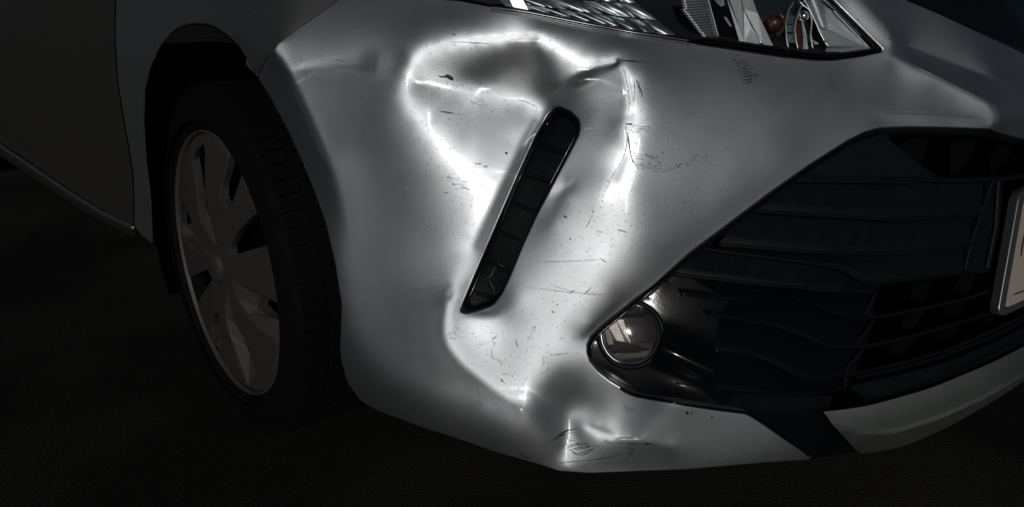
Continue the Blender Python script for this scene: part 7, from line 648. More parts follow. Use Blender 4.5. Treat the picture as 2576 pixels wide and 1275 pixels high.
def sheet(outer,holes=(),step=4.,inset=0.,tf=None,box=None):
    """a sheet lying on the skin inside the outline (and outside the holes), cut cleanly along the outlines"""
    tf=tf or tskin;px,py,F=cut(outer,holes,step,box)
    ins_=inset(px,py) if callable(inset) else inset
    T=tf(px,py)+ins_;V=CAM+ray(px,py)*T[:,None]
    def at(x,y):
        i2=inset(x,y) if callable(inset) else inset
        return CAM+ray(x,y)*(tf(x,y)+i2)[...,None]
    e=2.
    A=at(px+e,py)-at(px-e,py);B=at(px,py+e)-at(px,py-e);N=np.cross(B,A);N/=np.linalg.norm(N,axis=1,keepdims=True)
    s=np.sign((N*(CAM-V)).sum(1));N*=s[:,None]
    # orient faces to the outside
    q=np.array(F[0][:3]);fn=np.cross(V[q[1]]-V[q[0]],V[q[2]]-V[q[0]])
    if fn@(CAM-V[q[0]])<0:F=[t[::-1] for t in F]
    return V,F,N
def rim(poly,closed=True,hole=False,r=.0016,depth=.012,inset=0.,tf=None,step=5.,smooth=1,side=None):
    """the rounded, turned-in edge of a sheet"""
    tf=tf or tskin
    P=dens(poly,step,closed,smooth);n=len(P)
    V0=CAM+ray(P[:,0],P[:,1])*(tf(P[:,0],P[:,1])+inset)[:,None]
    if closed:T=np.roll(V0,-1,0)-np.roll(V0,1,0)
    else:T=np.gradient(V0,axis=0)
    e=3.
    def at(x,y):return CAM+ray(x,y)*(tf(x,y)+inset)[:,None]
    x,y=P[:,0],P[:,1]
    A=at(x+e,y)-at(x-e,y);B=at(x,y+e)-at(x,y-e);N=np.cross(B,A);N/=np.linalg.norm(N,axis=1,keepdims=True)
    N*=np.sign((N*(CAM-V0)).sum(1))[:,None]
    O=np.cross(T,N);O/=np.linalg.norm(O,axis=1,keepdims=True)
    # outward = away from the sheet's material
    if closed:
        a2=(P[:,0]*np.roll(P[:,1],-1)-np.roll(P[:,0],-1)*P[:,1]).sum()
        # picture-space outward for a closed outline
        tp=np.roll(P,-1,0)-np.roll(P,1,0);on=np.stack([tp[:,1],-tp[:,0]],1)*(1 if a2>0 else -1)
        if hole:on=-on
    else:
        tp=np.gradient(P,axis=0);on=np.stack([tp[:,1],-tp[:,0]],1)*(side or 1)
    Q=np.stack([(O@RT),-(O@UPV)],1);sg=np.sign((Q*on).sum(1));sg=np.where(sg==0,1,sg);O*=sg[:,None]
    rings=[];nr=[]
    for k in range(6):
        a=math.pi/2*k/5;rings.append(V0+O*r*math.sin(a)-N*r*(1-math.cos(a)));nr.append(N*math.cos(a)+O*math.sin(a))
    rings.append(V0+O*r-N*depth);nr.append(O.copy())
    V=np.concatenate(rings);NN=np.concatenate(nr);F=[]
    m=n if closed else n-1
    for k in range(6):
        for i in range(m):
            j=(i+1)%n;F.append((k*n+i,k*n+j,(k+1)*n+j,(k+1)*n+i))
    q=F[len(F)//2];fn=np.cross(V[q[1]]-V[q[0]],V[q[2]]-V[q[1]])
    if fn@NN[q[0]]<0:F=[t[::-1] for t in F]
    return V,F,NN
def resample(P,n):
    P=np.array(P,float);s=np.r_[0,np.cumsum(np.hypot(*np.diff(P[:,:2],axis=0).T))];u=np.linspace(0,s[-1],n)
    return np.stack([np.interp(u,s,P[:,k]) for k in range(P.shape[1])],1)
def loft(rows,n=24,sub=1,tf=None,smoothrow=0):
    """rows: [(points, inset)], inset a number or one per point; returns V,F"""
    tf=tf or tskin
    R=[]
    for pts,ins in rows:
        p=np.array(pts,float);i=np.full(len(p),ins,float) if np.isscalar(ins) else np.array(ins,float)
        q=resample(np.c_[p,i],n)
        for _ in range(smoothrow):q[1:-1]=(q[:-2]+2*q[1:-1]+q[2:])/4
        R.append(q)
    R=np.array(R)
    if sub>1:
        m=len(R);u=np.linspace(0,m-1,(m-1)*sub+1);out=[]
        for x in u:
            i=min(int(x),m-2);f=x-i;p0=R[max(i-1,0)];p1=R[i];p2=R[i+1];p3=R[min(i+2,m-1)]
            out.append(p1*(1-2.5*f*f+1.5*f**3)+p2*(.5*f+2*f*f-1.5*f**3)+p0*(-.5*f+f*f-.5*f**3)+p3*(-.5*f*f+.5*f**3))
        R=np.array(out)
    m=len(R);x=R[...,0].ravel();y=R[...,1].ravel();t=tf(x,y)+R[...,2].ravel()
    V=CAM+ray(x,y)*t[:,None];F=[]
    for a in range(m-1):
        for b in range(n-1):F.append((a*n+b,a*n+b+1,(a+1)*n+b+1,(a+1)*n+b))
    c=F[len(F)//2];fn=np.cross(V[c[1]]-V[c[0]],V[c[2]]-V[c[1]])
    if fn@(CAM-V[c[0]])<0:F=[f[::-1] for f in F]
    return V,F
def tube(pts,r,inset=0.,n=8,tf=None,step=6.,smooth=1,flat=1.,closed=False,cap=True):
    """a round bead following bearings"""
    tf=tf or tskin
    P=dens(pts,step,closed,smooth)
    ins=np.interp(np.linspace(0,1,len(P)),np.linspace(0,1,len(inset)),inset) if hasattr(inset,'__len__') else inset
    V0=CAM+ray(P[:,0],P[:,1])*(tf(P[:,0],P[:,1])+ins)[:,None]
    return tube3(V0,r,n,closed,cap,flat)
def tube3(V0,r,n=8,closed=False,cap=True,flat=1.):
    V0=np.array(V0,float)
    T=(np.roll(V0,-1,0)-np.roll(V0,1,0)) if closed else np.gradient(V0,axis=0)
    T/=np.linalg.norm(T,axis=1,keepdims=True)
    W=CAM-V0;W/=np.linalg.norm(W,axis=1,keepdims=True);A=np.cross(T,W);A/=np.linalg.norm(A,axis=1,keepdims=True);B=np.cross(A,T)
    rr=np.full(len(V0),r,float) if np.isscalar(r) else np.interp(np.linspace(0,1,len(V0)),np.linspace(0,1,len(r)),r)
    V=[];m=len(V0)
    for i in range(m):
        for k in range(n):
            a=2*math.pi*k/n;V.append(V0[i]+rr[i]*(A[i]*math.cos(a)+B[i]*math.sin(a)*flat))
    F=[]
    for i in range(m if closed else m-1):
        j=(i+1)%m
        for k in range(n):F.append((i*n+k,i*n+(k+1)%n,j*n+(k+1)%n,j*n+k))
    if cap and not closed:
        F.append(tuple(range(n))[::-1]);F.append(tuple((m-1)*n+k for k in range(n)))
    return V,F
def merge(*vf):
    V=[];F=[]
    for v,f in vf:
        o=len(V);V+=list(v);F+=[tuple(i+o for i in q) for q in f]
    return V,F
def ribbon(pts,w,lift=.0004,tf=None,step=3.,jit=0.,smooth=1):
    """thin mark on the skin: w = half width in bearing px (scalar or list)"""
    tf=tf or tskin
    P=dens(pts,step,False,smooth);n=len(P)
    if n<3:P=resample(P,3);n=3
    ww=np.full(n,w,float) if np.isscalar(w) else np.interp(np.linspace(0,1,n),np.linspace(0,1,len(w)),w)
    if np.isscalar(w):ww=ww*np.sin(np.clip(np.linspace(0.06,.94,n),0,1)*math.pi)**.5
    if jit:ww=ww*(1+jit*rng.standard_normal(n)).clip(.3,1.8)
    t=np.gradient(P,axis=0);t/=np.linalg.norm(t,axis=1,keepdims=True);q=np.stack([-t[:,1],t[:,0]],1)*ww[:,None]
    A,B=P+q,P-q;C=np.concatenate([A,P,B]);li=np.r_[np.zeros(n)+.0001,np.full(n,lift),np.zeros(n)+.0001]
    V=CAM+ray(C[:,0],C[:,1])*(tf(C[:,0],C[:,1])-li-.00012)[:,None]
    F=[(i,i+1,n+i+1,n+i) for i in range(n-1)]+[(n+i,n+i+1,2*n+i+1,2*n+i) for i in range(n-1)]
    return V,F
# ------------------------------------------------------------------ materials
def newmat(name):
    m=bpy.data.materials.new(name);m.use_nodes=True;t=m.node_tree;b=t.nodes['Principled BSDF'];return m,t,b
def simple(name,col,rough=.5,metal=0.,coat=0.,spec=.5,bump=0.,bscale=200.,coatr=.05):
    m,t,b=newmat(name);b.inputs['Base Color'].default_value=(*col,1);b.inputs['Roughness'].default_value=rough
    b.inputs['Metallic'].default_value=metal;b.inputs['Coat Weight'].default_value=coat;b.inputs['Coat Roughness'].default_value=coatr
    b.inputs['Specular IOR Level'].default_value=spec
    if bump:
        tc=t.nodes.new('ShaderNodeTexCoord');n=t.nodes.new('ShaderNodeTexNoise');n.inputs['Scale'].default_value=bscale;n.inputs['Detail'].default_value=4
        bp=t.nodes.new('ShaderNodeBump');bp.inputs['Strength'].default_value=bump;bp.inputs['Distance'].default_value=.001
        t.links.new(tc.outputs['Object'],n.inputs['Vector']);t.links.new(n.outputs['Fac'],bp.inputs['Height']);t.links.new(bp.outputs[0],b.inputs['Normal'])
        cr=t.nodes.new('ShaderNodeMapRange');cr.inputs[1].default_value=.3;cr.inputs[2].default_value=.7;cr.inputs[3].default_value=rough*.85;cr.inputs[4].default_value=min(1,rough*1.2)
        n2=t.nodes.new('ShaderNodeTexNoise');n2.inputs['Scale'].default_value=bscale*.06;n2.inputs['Detail'].default_value=6
        t.links.new(tc.outputs['Object'],n2.inputs['Vector']);t.links.new(n2.outputs['Fac'],cr.inputs[0]);t.links.new(cr.outputs[0],b.inputs['Roughness'])
    return m
def paint_mat(name,dirt=1.,rough=.424):
    m,t,b=newmat(name);N=t.nodes.new;L=t.links.new
    tc=N('ShaderNodeTexCoord')
    b.inputs['Metallic'].default_value=1.;b.inputs['Roughness'].default_value=rough
    b.inputs['Coat Weight'].default_value=.22;b.inputs['Coat Roughness'].default_value=.09
    def noise(scale,detail=3,vec=None,rough_=.6):
        n=N('ShaderNodeTexNoise');n.inputs['Scale'].default_value=scale;n.inputs['Detail'].default_value=detail;n.inputs['Roughness'].default_value=rough_
        L(vec or tc.outputs['Object'],n.inputs['Vector']);return n.outputs['Fac']
    def rng_(v,a,b_,c,d):
        r=N('ShaderNodeMapRange');r.inputs[1].default_value=a;r.inputs[2].default_value=b_;r.inputs[3].default_value=c;r.inputs[4].default_value=d;L(v,r.inputs[0]);return r.outputs[0]
    def mul(a,b_,op='MULTIPLY'):
        r=N('ShaderNodeMath');r.operation=op;r.use_clamp=False
        for i,v in enumerate((a,b_)):
            if isinstance(v,(int,float)):r.inputs[i].default_value=v
            else:L(v,r.inputs[i])
        return r.outputs[0]
    # tiny pits and grit, gathered in patches; some drawn out sideways like scuffs
    vo=N('ShaderNodeTexVoronoi');vo.inputs['Scale'].default_value=190;L(tc.outputs['Object'],vo.inputs['Vector'])
    pit=rng_(vo.outputs['Distance'],.10,.17,1.,0.)
    sel=N('ShaderNodeSeparateColor');L(vo.outputs['Color'],sel.inputs[0])
    pitsel=rng_(sel.outputs[0],.80,.82,0.,1.)
    patch=rng_(noise(14,2),.42,.60,.05,1.)
    pits=mul(mul(pit,pitsel),patch)
    vo2=N('ShaderNodeTexVoronoi');vo2.inputs['Scale'].default_value=520;L(tc.outputs['Object'],vo2.inputs['Vector'])
    s2=N('ShaderNodeSeparateColor');L(vo2.outputs['Color'],s2.inputs[0])
    pits2=mul(mul(rng_(vo2.outputs['Distance'],.12,.28,1.,0.),rng_(s2.outputs[0],.86,.88,0.,.7)),patch)
    mp=N('ShaderNodeMapping');mp.inputs['Scale'].default_value=(60,60,900);L(tc.outputs['Object'],mp.inputs['Vector'])
    st=rng_(noise(1.,3,mp.outputs[0],.5),.67,.74,0.,.55);st=mul(st,rng_(noise(22,2),.5,.62,0.,1.))
    dirtv=mul(mul(pits,pits2,'MAXIMUM'),st,'MAXIMUM');dirtv=mul(dirtv,dirt)
    mx=N('ShaderNodeMix');mx.data_type='RGBA'
    L(dirtv,mx.inputs['Factor'])
    base=N('ShaderNodeMix');base.data_type='RGBA';L(rng_(noise(9,4),.35,.65,0.,1.),base.inputs['Factor'])
    base.inputs['A'].default_value=(.552,.598,.636,1);base.inputs['B'].default_value=(.582,.617,.642,1)
    L(base.outputs['Result'],mx.inputs['A']);mx.inputs['B'].default_value=(.05,.05,.055,1)
    L(mx.outputs['Result'],b.inputs['Base Color'])
    L(mul(rng_(noise(40,5),.3,.7,-.010,.012),rough,'ADD'),b.inputs['Roughness'])
    # metallic flake and orange peel
    fl=N('ShaderNodeTexVoronoi');fl.inputs['Scale'].default_value=1500;L(tc.outputs['Object'],fl.inputs['Vector'])
    sf=N('ShaderNodeSeparateColor');L(fl.outputs['Color'],sf.inputs[0])
    bp=N('ShaderNodeBump');bp.inputs['Strength'].default_value=.22;bp.inputs['Distance'].default_value=.00012;L(sf.outputs[1],bp.inputs['Height'])
    bp2=N('ShaderNodeBump');bp2.inputs['Strength'].default_value=.5;bp2.inputs['Distance'].default_value=.0003;bp2.invert=True
    L(dirtv,bp2.inputs['Height']);L(bp.outputs[0],bp2.inputs['Normal'])
    L(bp2.outputs[0],b.inputs['Normal'])
    return m
M={}
M['paint']=paint_mat('silver metallic paint')
M['paint_clean']=paint_mat('silver metallic paint, cleaner',.35)
M['black']=simple('grained black plastic',(.0035,.0062,.0072),.46,spec=.15,bump=.35,bscale=900)
M['blackgloss']=simple('glossy black plastic',(.0028,.0038,.005),.15,spec=.3,coat=.05,bump=.05,bscale=300)
M['rubber']=simple('tyre rubber',(.0042,.0042,.0044),.8,spec=.06,bump=.4,bscale=500)
M['seal']=simple('black rubber seal',(.003,.003,.004),.35,spec=.3,bump=.1,bscale=400)
M['hub']=simple('dull silver wheel cover',(.048,.047,.042),.5,spec=.3,metal=.2,bump=.1,bscale=300)
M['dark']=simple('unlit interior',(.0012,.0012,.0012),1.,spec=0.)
M['mark']=simple('bare black plastic under the paint',(.012,.012,.014),.5)
M['scuff']=simple('dark grey scuff',(.12,.12,.13),.55,metal=.4)
M['dusty']=simple('silver paint under road dust',(.072,.071,.064),.5,metal=.75,spec=.2)  # road dust, plus the dimness of the car's side darkened into the colour
M['dim_silver']=simple('silver wing paint, lightly dusty',(.29,.305,.29),.46,metal=.95,spec=.3)  # body silver darkened in its colour to stand in for dimmer light
M['raw']=simple('pale broken paint edge',(.95,.95,.97),.44,metal=.9)
M['primer']=simple('brown primer',(.16,.07,.035),.6)
M['chrome']=simple('chromed reflector',(.86,.87,.88),.07,metal=1.)
M['chromesoft']=simple('satin chromed reflector',(.80,.82,.85),.34,metal=1.,bump=.12,bscale=60)
M['amber']=simple('amber bulb cover',(.075,.02,.009),.35,coat=.25,metal=.2)
M['plate']=simple('dusty plate',(.34,.31,.26),.6,bump=.2,bscale=150)
M['platechrome']=simple('plate surround',(.30,.31,.32),.35,metal=.9)
M['ink']=simple('dark plate lettering',(.03,.03,.03),.5)
M['asphalt']=None
def asphalt():
    m,t,b=newmat('worn dark asphalt');N=t.nodes.new;L=t.links.new;tc=N('ShaderNodeTexCoord')
    a=N('ShaderNodeTexNoise');a.inputs['Scale'].default_value=1.3;a.inputs['Detail'].default_value=8;L(tc.outputs['Object'],a.inputs[0])
    c=N('ShaderNodeTexNoise');c.inputs['Scale'].default_value=260;c.inputs['Detail'].default_value=4;L(tc.outputs['Object'],c.inputs[0])
    r=N('ShaderNodeValToRGB');r.color_ramp.elements[0].position=.35;r.color_ramp.elements[0].color=(.0035,.0035,.003,1);r.color_ramp.elements[1].position=.7;r.color_ramp.elements[1].color=(.026,.025,.022,1)
    L(a.outputs[0],r.inputs[0]);L(r.outputs[0],b.inputs['Base Color']);b.inputs['Roughness'].default_value=.8;b.inputs['Specular IOR Level'].default_value=.15
    bp=N('ShaderNodeBump');bp.inputs['Strength'].default_value=1.;bp.inputs['Distance'].default_value=.004;L(c.outputs[0],bp.inputs['Height']);L(bp.outputs[0],b.inputs['Normal'])
    return m
M['asphalt']=asphalt()
def glass(name,tint=(.93,.95,.95),rough=.02,refl=1.):
    m,t,b=newmat(name);t.nodes.remove(b);N=t.nodes.new;L=t.links.new;out=t.nodes['Material Output']
    tr=N('ShaderNodeBsdfTransparent');tr.inputs[0].default_value=(*tint,1);g=N('ShaderNodeBsdfGlossy');g.inputs['Roughness'].default_value=rough
    fr=N('ShaderNodeFresnel');fr.inputs[0].default_value=1.5
    mu=N('ShaderNodeMath');mu.operation='MULTIPLY';mu.inputs[1].default_value=refl;L(fr.outputs[0],mu.inputs[0])
    mx=N('ShaderNodeMixShader');L(mu.outputs[0],mx.inputs[0]);L(tr.outputs[0],mx.inputs[1]);L(g.outputs[0],mx.inputs[2]);L(mx.outputs[0],out.inputs[0]);return m
M['lens']=glass('clear headlamp cover');M['foglens']=glass('dusty fog lamp glass',(.90,.89,.87),.14,1.0)
M['fogrefl']=simple('dull fog lamp reflector',(.34,.34,.345),.5,metal=1.)
M['fogdark']=simple('fog lamp inner trim',(.10,.10,.10),.4,metal=.5)
M['fogmirror']=simple('fog lamp bright facet',(.34,.33,.32),.42,metal=1.,bump=.5,bscale=400)
M['cell']=simple('chromed reflector facet',(.66,.71,.74),.42,metal=1.,bump=.25,bscale=90)
M['blade']=simple('bright chrome blade',(.95,.97,.99),.42,metal=1.)
M['lampdark']=simple('dark lamp housing',(.06,.07,.08),.35,metal=.7)
M['lampfloor']=simple('grey lamp floor',(.25,.29,.29),.4,metal=.3)
M['hubflank']=simple('wheel cover scoops',(.062,.060,.053),.55,spec=.3,metal=.2)  # lighter copy of the cover colour, paints scoops and rim as lit
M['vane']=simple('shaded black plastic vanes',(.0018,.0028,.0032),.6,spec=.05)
M['lip']=paint_mat('silver paint of the front lip',.5,.45);
for _n in M['lip'].node_tree.nodes:
    if _n.type=='MIX' and not _n.inputs['A'].is_linked:
        _n.inputs['A'].default_value=(.40,.445,.41,1);_n.inputs['B'].default_value=(.44,.48,.44,1)
# ================================================================== the place
gm=bpy.data.meshes.new('ground')
gm.from_pydata([(-150,-150,0),(150,-150,0),(150,150,0),(-150,150,0)],[],[(0,1,2,3)]);g=link('ground',gm,None,(M['asphalt'],));g['kind']='structure'
car=bpy.data.objects.new('car',None);COL.objects.link(car);car.location=(0,0,0)
car['label']='silver car with a crumpled front corner, dented bumper, side wheel, headlamp and black grille';car['category']='car'
# ------------------------------------------------------------------ bumper
SEAM_B=cv('L1',[(1270,375),(1300,320),(1355,237),(1400,195),(1680,0),(1870,-140)])
UPPER=cv('F3',[(1000,-60),(1060,0),(1250,80),(1400,150),(1657,265),(1800,330)])
BUMP=SEAM_B+[(1250,-100)]+HEADLOW[1:]+cv('H2',[(1650,-150)])+UPPER+cv('F3',[(1800,700)])+OPENING+cv('F4',[(610,1110),(570,1115),(400,1125),(0,1160)])+cv('F2',[(1250,1178),(1100,1168),(1000,1135),(800,1080),(600,1010),(400,945),(200,870),(120,825),(60,740),(30,640),(22,580),(30,350),(0,160)])+cv('L1',[(1610,1100),(1560,960),(1490,790),(1420,640),(1330,470)])
VENTB=VENT
fine=sheet(BUMP,[VENTB],step=3.)
r1=rim(BUMP,True,False,r=.0022,depth=.014)
r2=rim(VENTB,True,True,r=.0012,depth=.014)
bumper=mesh('bumper',*(lambda a:(a[0],a[1]))(join(fine,r1,r2)),M['paint'],car,True,join(fine,r1,r2)[2])
bumper['label']='dented and scratched silver front bumper'
for c_,p_ in (('F3',[(905,566),(1000,560),(1150,563),(1300,572),(1400,580),(1488,590)]),('F3',[(1100,322),(1200,368),(1300,420),(1400,468),(1460,500),(1490,535)])):
    V_,F_=tube(cv(c_,p_),[.0002,.0009,.0009,.0009,.0002],.0004,8,step=4,smooth=2);mesh('highlight_bead',V_,F_,M['paint_clean'],bumper)  # beads added along the folds to draw their highlight lines
# marks on the bumper
def mark(name,c,pts,w,mat='mark',lift=.0004,jit=.25,label=None,parent=None):
    V,F=ribbon(cv(c,pts),w*.72,lift,jit=jit);return mesh(name,V,F,M[mat],parent or bumper,True,label=label)
def blob(name,c,pts,mat='mark',lift=.0006,parent=None,label=None):
    P=dens(cv(c,pts),2.,True,1);ce=P.mean(0);n=len(P);C=np.concatenate([P,ce+(P-ce)*.6,[ce]])
    li=np.r_[np.zeros(n)+.0002,np.full(n+1,lift)]
    V=CAM+ray(C[:,0],C[:,1])*(tskin(C[:,0],C[:,1])-li)[:,None]
    F=[(i,(i+1)%n,n+(i+1)%n,n+i) for i in range(n)]+[(n+i,n+(i+1)%n,2*n) for i in range(n)]
    return mesh(name,V,F,M[mat],parent or bumper,True,label=label)
blob('paint_chip','A',[(615,612),(650,622),(690,622),(720,600),(740,596),(765,610),(790,625),(815,655),(812,670),(790,678),(760,668),(735,650),(700,640),(665,642),(635,635)],label='largest black chip in the silver paint')
mark('paint_chip','A',[(650,1060),(700,1064),(760,1074),(818,1083)],2.2,jit=.1)
mark('scratch','A',[(818,1083),(870,1093),(935,1107)],.7,'scuff')
mark('scratch','A',[(750,202),(900,203),(1000,207),(1100,212),(1250,222)],1.0,'scuff');mark('scratch','A',[(1000,225),(1150,218),(1270,224)],.7,'scuff')
mark('paint_chip','A',[(790,95),(810,108),(832,118)],2.6);mark('scratch','A',[(470,215),(478,260),(486,300)],.8,'scuff')
mark('paint_chip','2',[(1020,340),(1060,345),(1120,351),(1195,354)],2.6,jit=.15,label='black gouge under the headlamp');mark('scratch','2',[(1195,354),(1240,358),(1300,364)],1.0)
mark('paint_chip','2',[(985,322),(990,332)],2.)
# split paint edges that glint white
for c,p,w in [('2',[(1045,420),(1060,460),(1078,520),(1092,600),(1100,680),(1110,780),(1092,880)],2.4),('2',[(1095,490),(1115,560),(1130,640),(1140,720)],1.2),('2',[(0,735),(80,745),(150,780),(210,808)],1.8),
  ('3',[(1485,105),(1465,160),(1435,190),(1400,205),(1375,245),(1345,288)],1.8),
  ('4',[(835,60),(830,130),(812,220),(785,300),(745,365)],2.2),('4',[(745,365),(700,430),(670,490),(640,555),(610,620),(585,680)],1.7),('4',[(495,825),(470,880),(455,920),(420,970)],1.9),
  ('4',[(105,600),(150,580),(210,555),(262,510)],.9),('2',[(655,1020),(700,1012),(740,1006),(785,1005)],1.1),('V',[(575,65),(545,110),(520,160)],1.3)]:
    mark('paint_split',c,p,w,'raw',.0009,.35)
# cracks
for c,p,w in [('4',[(838,85),(845,140),(855,200),(868,260),(885,315),(910,350),(945,400)],1.5),('2',[(1070,965),(1100,972),(1140,970)],2.2),('2',[(1068,960),(1072,1040),(1095,1090),(1105,1170),(1120,1270)],1.3),
  ('2',[(1150,520),(1158,600),(1160,690),(1145,750)],1.),('2',[(1180,540),(1205,600),(1225,660),(1232,710)],1.6),
  ('6',[(290,700),(370,665),(440,632)],.9),('6',[(430,640),(500,605),(560,560),(620,520),(690,505),(745,500)],2.0),('6',[(500,585),(560,545),(610,520),(680,508)],2.2),('6',[(450,630),(540,590),(620,560),(695,538)],1.4),('6',[(745,500),(765,520),(780,540)],.8),
  ('6',[(600,745),(640,722),(700,705),(780,692),(850,688),(915,688)],1.5),('6',[(640,760),(720,740),(800,722),(880,712),(960,708),(1005,712)],1.6),('6',[(660,760),(690,790),(740,820),(800,822),(860,800),(910,765),(945,742)],1.7),('6',[(700,770),(760,750),(830,735),(900,725)],1.1),('6',[(720,800),(780,798),(850,775),(930,745)],1.3),
  ('6',[(640,705),(700,690),(780,672),(870,662)],1.0),('6',[(635,650),(660,643),(710,645)],.9),('6',[(450,930),(560,915),(700,900),(850,890),(1000,872),(1150,845),(1280,810),(1340,798)],1.2),
  ('6',[(0,790),(60,820),(110,850),(175,875)],1.8),('6',[(1070,650),(1130,648)],1.),('6',[(1075,672),(1130,668),(1200,670)],.9),('6',[(1345,718),(1390,735),(1440,750),(1435,775),(1400,810),(1350,850)],1.5),
  ('6',[(1380,685),(1480,682),(1560,678),(1640,680),(1700,705),(1750,700)],1.6),('6',[(1540,700),(1600,690),(1680,690)],1.2),('6',[(1440,775),(1380,850),(1300,905),(1200,940)],.9),
  ('4',[(515,1005),(560,1010),(610,1018)],1.1),('4',[(735,990),(790,1003),(835,1018)],1.3),('4',[(480,797),(505,822)],1.8),('4',[(203,853),(243,876)],2.2),('4',[(622,510),(662,512)],1.2),
  ('5',[(312,850),(325,930),(342,1022)],.8),('5',[(415,398),(430,390),(447,402)],1.2),('5',[(425,455),(445,440),(470,425)],1.6),('5',[(430,455),(440,480),(455,470),(445,500)],1.6),('5',[(432,520),(428,600),(470,615),(505,628),(508,655),(512,685)],1.0),('5',[(625,455),(632,480),(645,510)],1.7),('5',[(500,775),(515,790),(528,805)],1.7),
  ('5',[(510,735),(550,732),(590,745)],1.0),('5',[(900,583),(960,575),(1060,562)],1.0),('5',[(920,215),(945,235)],1.8),('5',[(1065,72),(1110,45)],1.4),('5',[(1250,15),(1225,50),(1190,75)],1.2),('5',[(700,20),(860,38),(1000,55),(1180,75),(1340,92)],.7),
  ('F2',[(980,142),(1100,142),(1200,138),(1300,132)],.8),('F2',[(1050,255),(1150,285),(1250,300),(1340,303)],.7),('F2',[(325,280),(450,277),(560,262)],.5),('F2',[(1300,125),(1330,145)],1.8),
  ('3',[(850,465),(920,472)],1.3),('3',[(935,505),(955,490),(985,495),(960,512)],1.2),('3',[(590,600),(650,620)],1.2),('3',[(715,710),(740,700),(805,722)],1.0),('3',[(550,748),(595,758)],1.2),
  ('FG',[(445,975),(465,1010),(490,1045)],1.4),('7',[(615,392),(618,412)],1.4),('7',[(458,490),(462,502)],1.2),('7',[(1025,455),(1032,475)],1.2),('7',[(735,490),(770,500),(830,510)],.8)]:
    mark('scratch',c,p,w,'mark' if w>.9 else 'scuff',.0004,.4)
for c,p in [('FG',[(955,1045),(975,1035),(990,1055),(975,1070),(965,1060)]),('FG',[(1003,1045),(1018,1042),(1020,1062),(1005,1065)]),('FG',[(1165,1088),(1178,1080),(1190,1092),(1176,1100)]),('4',[(945,455),(957,455),(957,465),(945,465)]),('4',[(258,1075),(275,1072),(282,1085),(265,1092)]),('4',[(622,1022),(637,1022),(635,1035),(622,1033)]),
   ('3',[(683,485),(697,485),(697,497),(684,497)]),('3',[(685,1066),(698,1066),(698,1078),(685,1078)]),('3',[(622,402),(636,402),(636,416),(622,416)]),('3',[(1150,355),(1170,350),(1187,362),(1180,375),(1160,376)]),('A',[(1385,415),(1392,415),(1392,430),(1385,430)]),('A',[(998,232),(1010,232),(1005,250),(990,255)]),('7',[(1195,868),(1201,868),(1201,874),(1195,874)]),('7',[(1378,1155),(1388,1160),(1390,1170),(1380,1168)]),('3',[(270,718),(282,718),(282,730),(270,730)])]:
    blob('paint_chip',c,p)
# scuffed patches: many short parallel strokes in one object each
def patch(name,c,poly,n,l,w,ang,mat='scuff',label=None,spread=.15):
    P=np.array(cv(c,poly));x0,y0=P.min(0);x1,y1=P.max(0);parts=[];k=0
    while k<n:
        x=rng.uniform(x0,x1);y=rng.uniform(y0,y1)
        if not inpoly([tuple(q) for q in P],np.array([x]),np.array([y]))[0]:continue
        a=math.radians(ang)+rng.normal()*spread;L_=l*rng.uniform(.4,1.5);dx,dy=math.cos(a)*L_/2,math.sin(a)*L_/2
        parts.append(ribbon([(x-dx,y-dy),(x,y+rng.normal()*.4),(x+dx,y+dy)],w*.75*rng.uniform(.5,1.3),.0004,step=4,jit=.3));k+=1
    V,F=merge(*parts);o=mesh(name,V,F,M[mat],bumper,True,label=label);o['kind']='stuff';return o
patch('scuff_mark','H2',[(640,600),(760,640),(900,740),(960,830),(900,900),(820,960),(760,900),(740,800),(680,700)],75,11,.8,-8,'mark',label='ragged dark scuff below the headlamp')
patch('scuff_mark','4',[(900,230),(960,240),(1180,260),(1200,330),(1100,400),(960,400),(900,330)],70,9,.7,0)
patch('scuff_mark','2',[(1070,960),(1300,1000),(1300,1060),(1090,1060)],40,16,.5,2)
patch('scuff_mark','4',[(1100,380),(1380,330),(1480,340),(1250,420),(1100,420)],45,8,.6,-10)
patch('scuff_mark','2',[(1170,540),(1220,560),(1240,700),(1215,720)],30,6,.8,80)
patch('scuff_mark','F3',[(0,780),(60,760),(130,770),(80,800),(10,810)],24,8,.6,-5)
patch('scuff_mark','5',[(70,330),(180,360),(300,400),(280,440),(100,470),(70,420)],50,7,.45,15)
patch('scuff_mark','5',[(780,330),(800,340),(740,450),(715,470)],18,5,.7,20)
patch('scuff_mark','5',[(850,590),(900,590),(895,720),(830,740),(840,660)],32,6,.5,-60)
patch('scuff_mark','3',[(560,560),(700,600),(850,640),(800,800),(700,740),(600,640)],40,9,.55,8)
patch('scuff_mark','A',[(200,680),(600,640),(1150,730),(1150,790),(600,780),(250,760)],60,5,.5,10)
patch('scuff_mark','A',[(1000,900),(1180,860),(1230,1000),(1040,980)],35,5,.6,25)
patch('scuff_mark','F4',[(0,1060),(500,1090),(560,1110),(0,1150)],50,8,.4,-5)
patch('scuff_mark','6',[(700,960),(1300,860),(1500,900),(1400,980),(800,1000)],50,10,.45,-28)
patch('scuff_mark','FG',[(450,980),(500,1010),(560,1030),(490,1050)],16,7,.5,20)
blob('primer_patch','FG',[(425,855),(450,868),(500,895),(535,915),(500,912),(440,880)],'primer',label='brown patch of bare filler at the grille edge')
patch('grit_speck','3',[(300,200),(900,500),(1000,900),(850,1250),(300,1250),(500,700),(250,300)],115,2.8,.95,0,'mark',spread=1.)
patch('grit_speck','4',[(150,700),(600,450),(1000,450),(1100,1200),(300,1270),(50,1250)],131,2.8,.95,0,'mark',spread=1.)
patch('grit_speck','5',[(100,350),(1300,50),(1000,500),(650,950),(200,650)],131,2.8,.95,0,'mark',spread=1.)
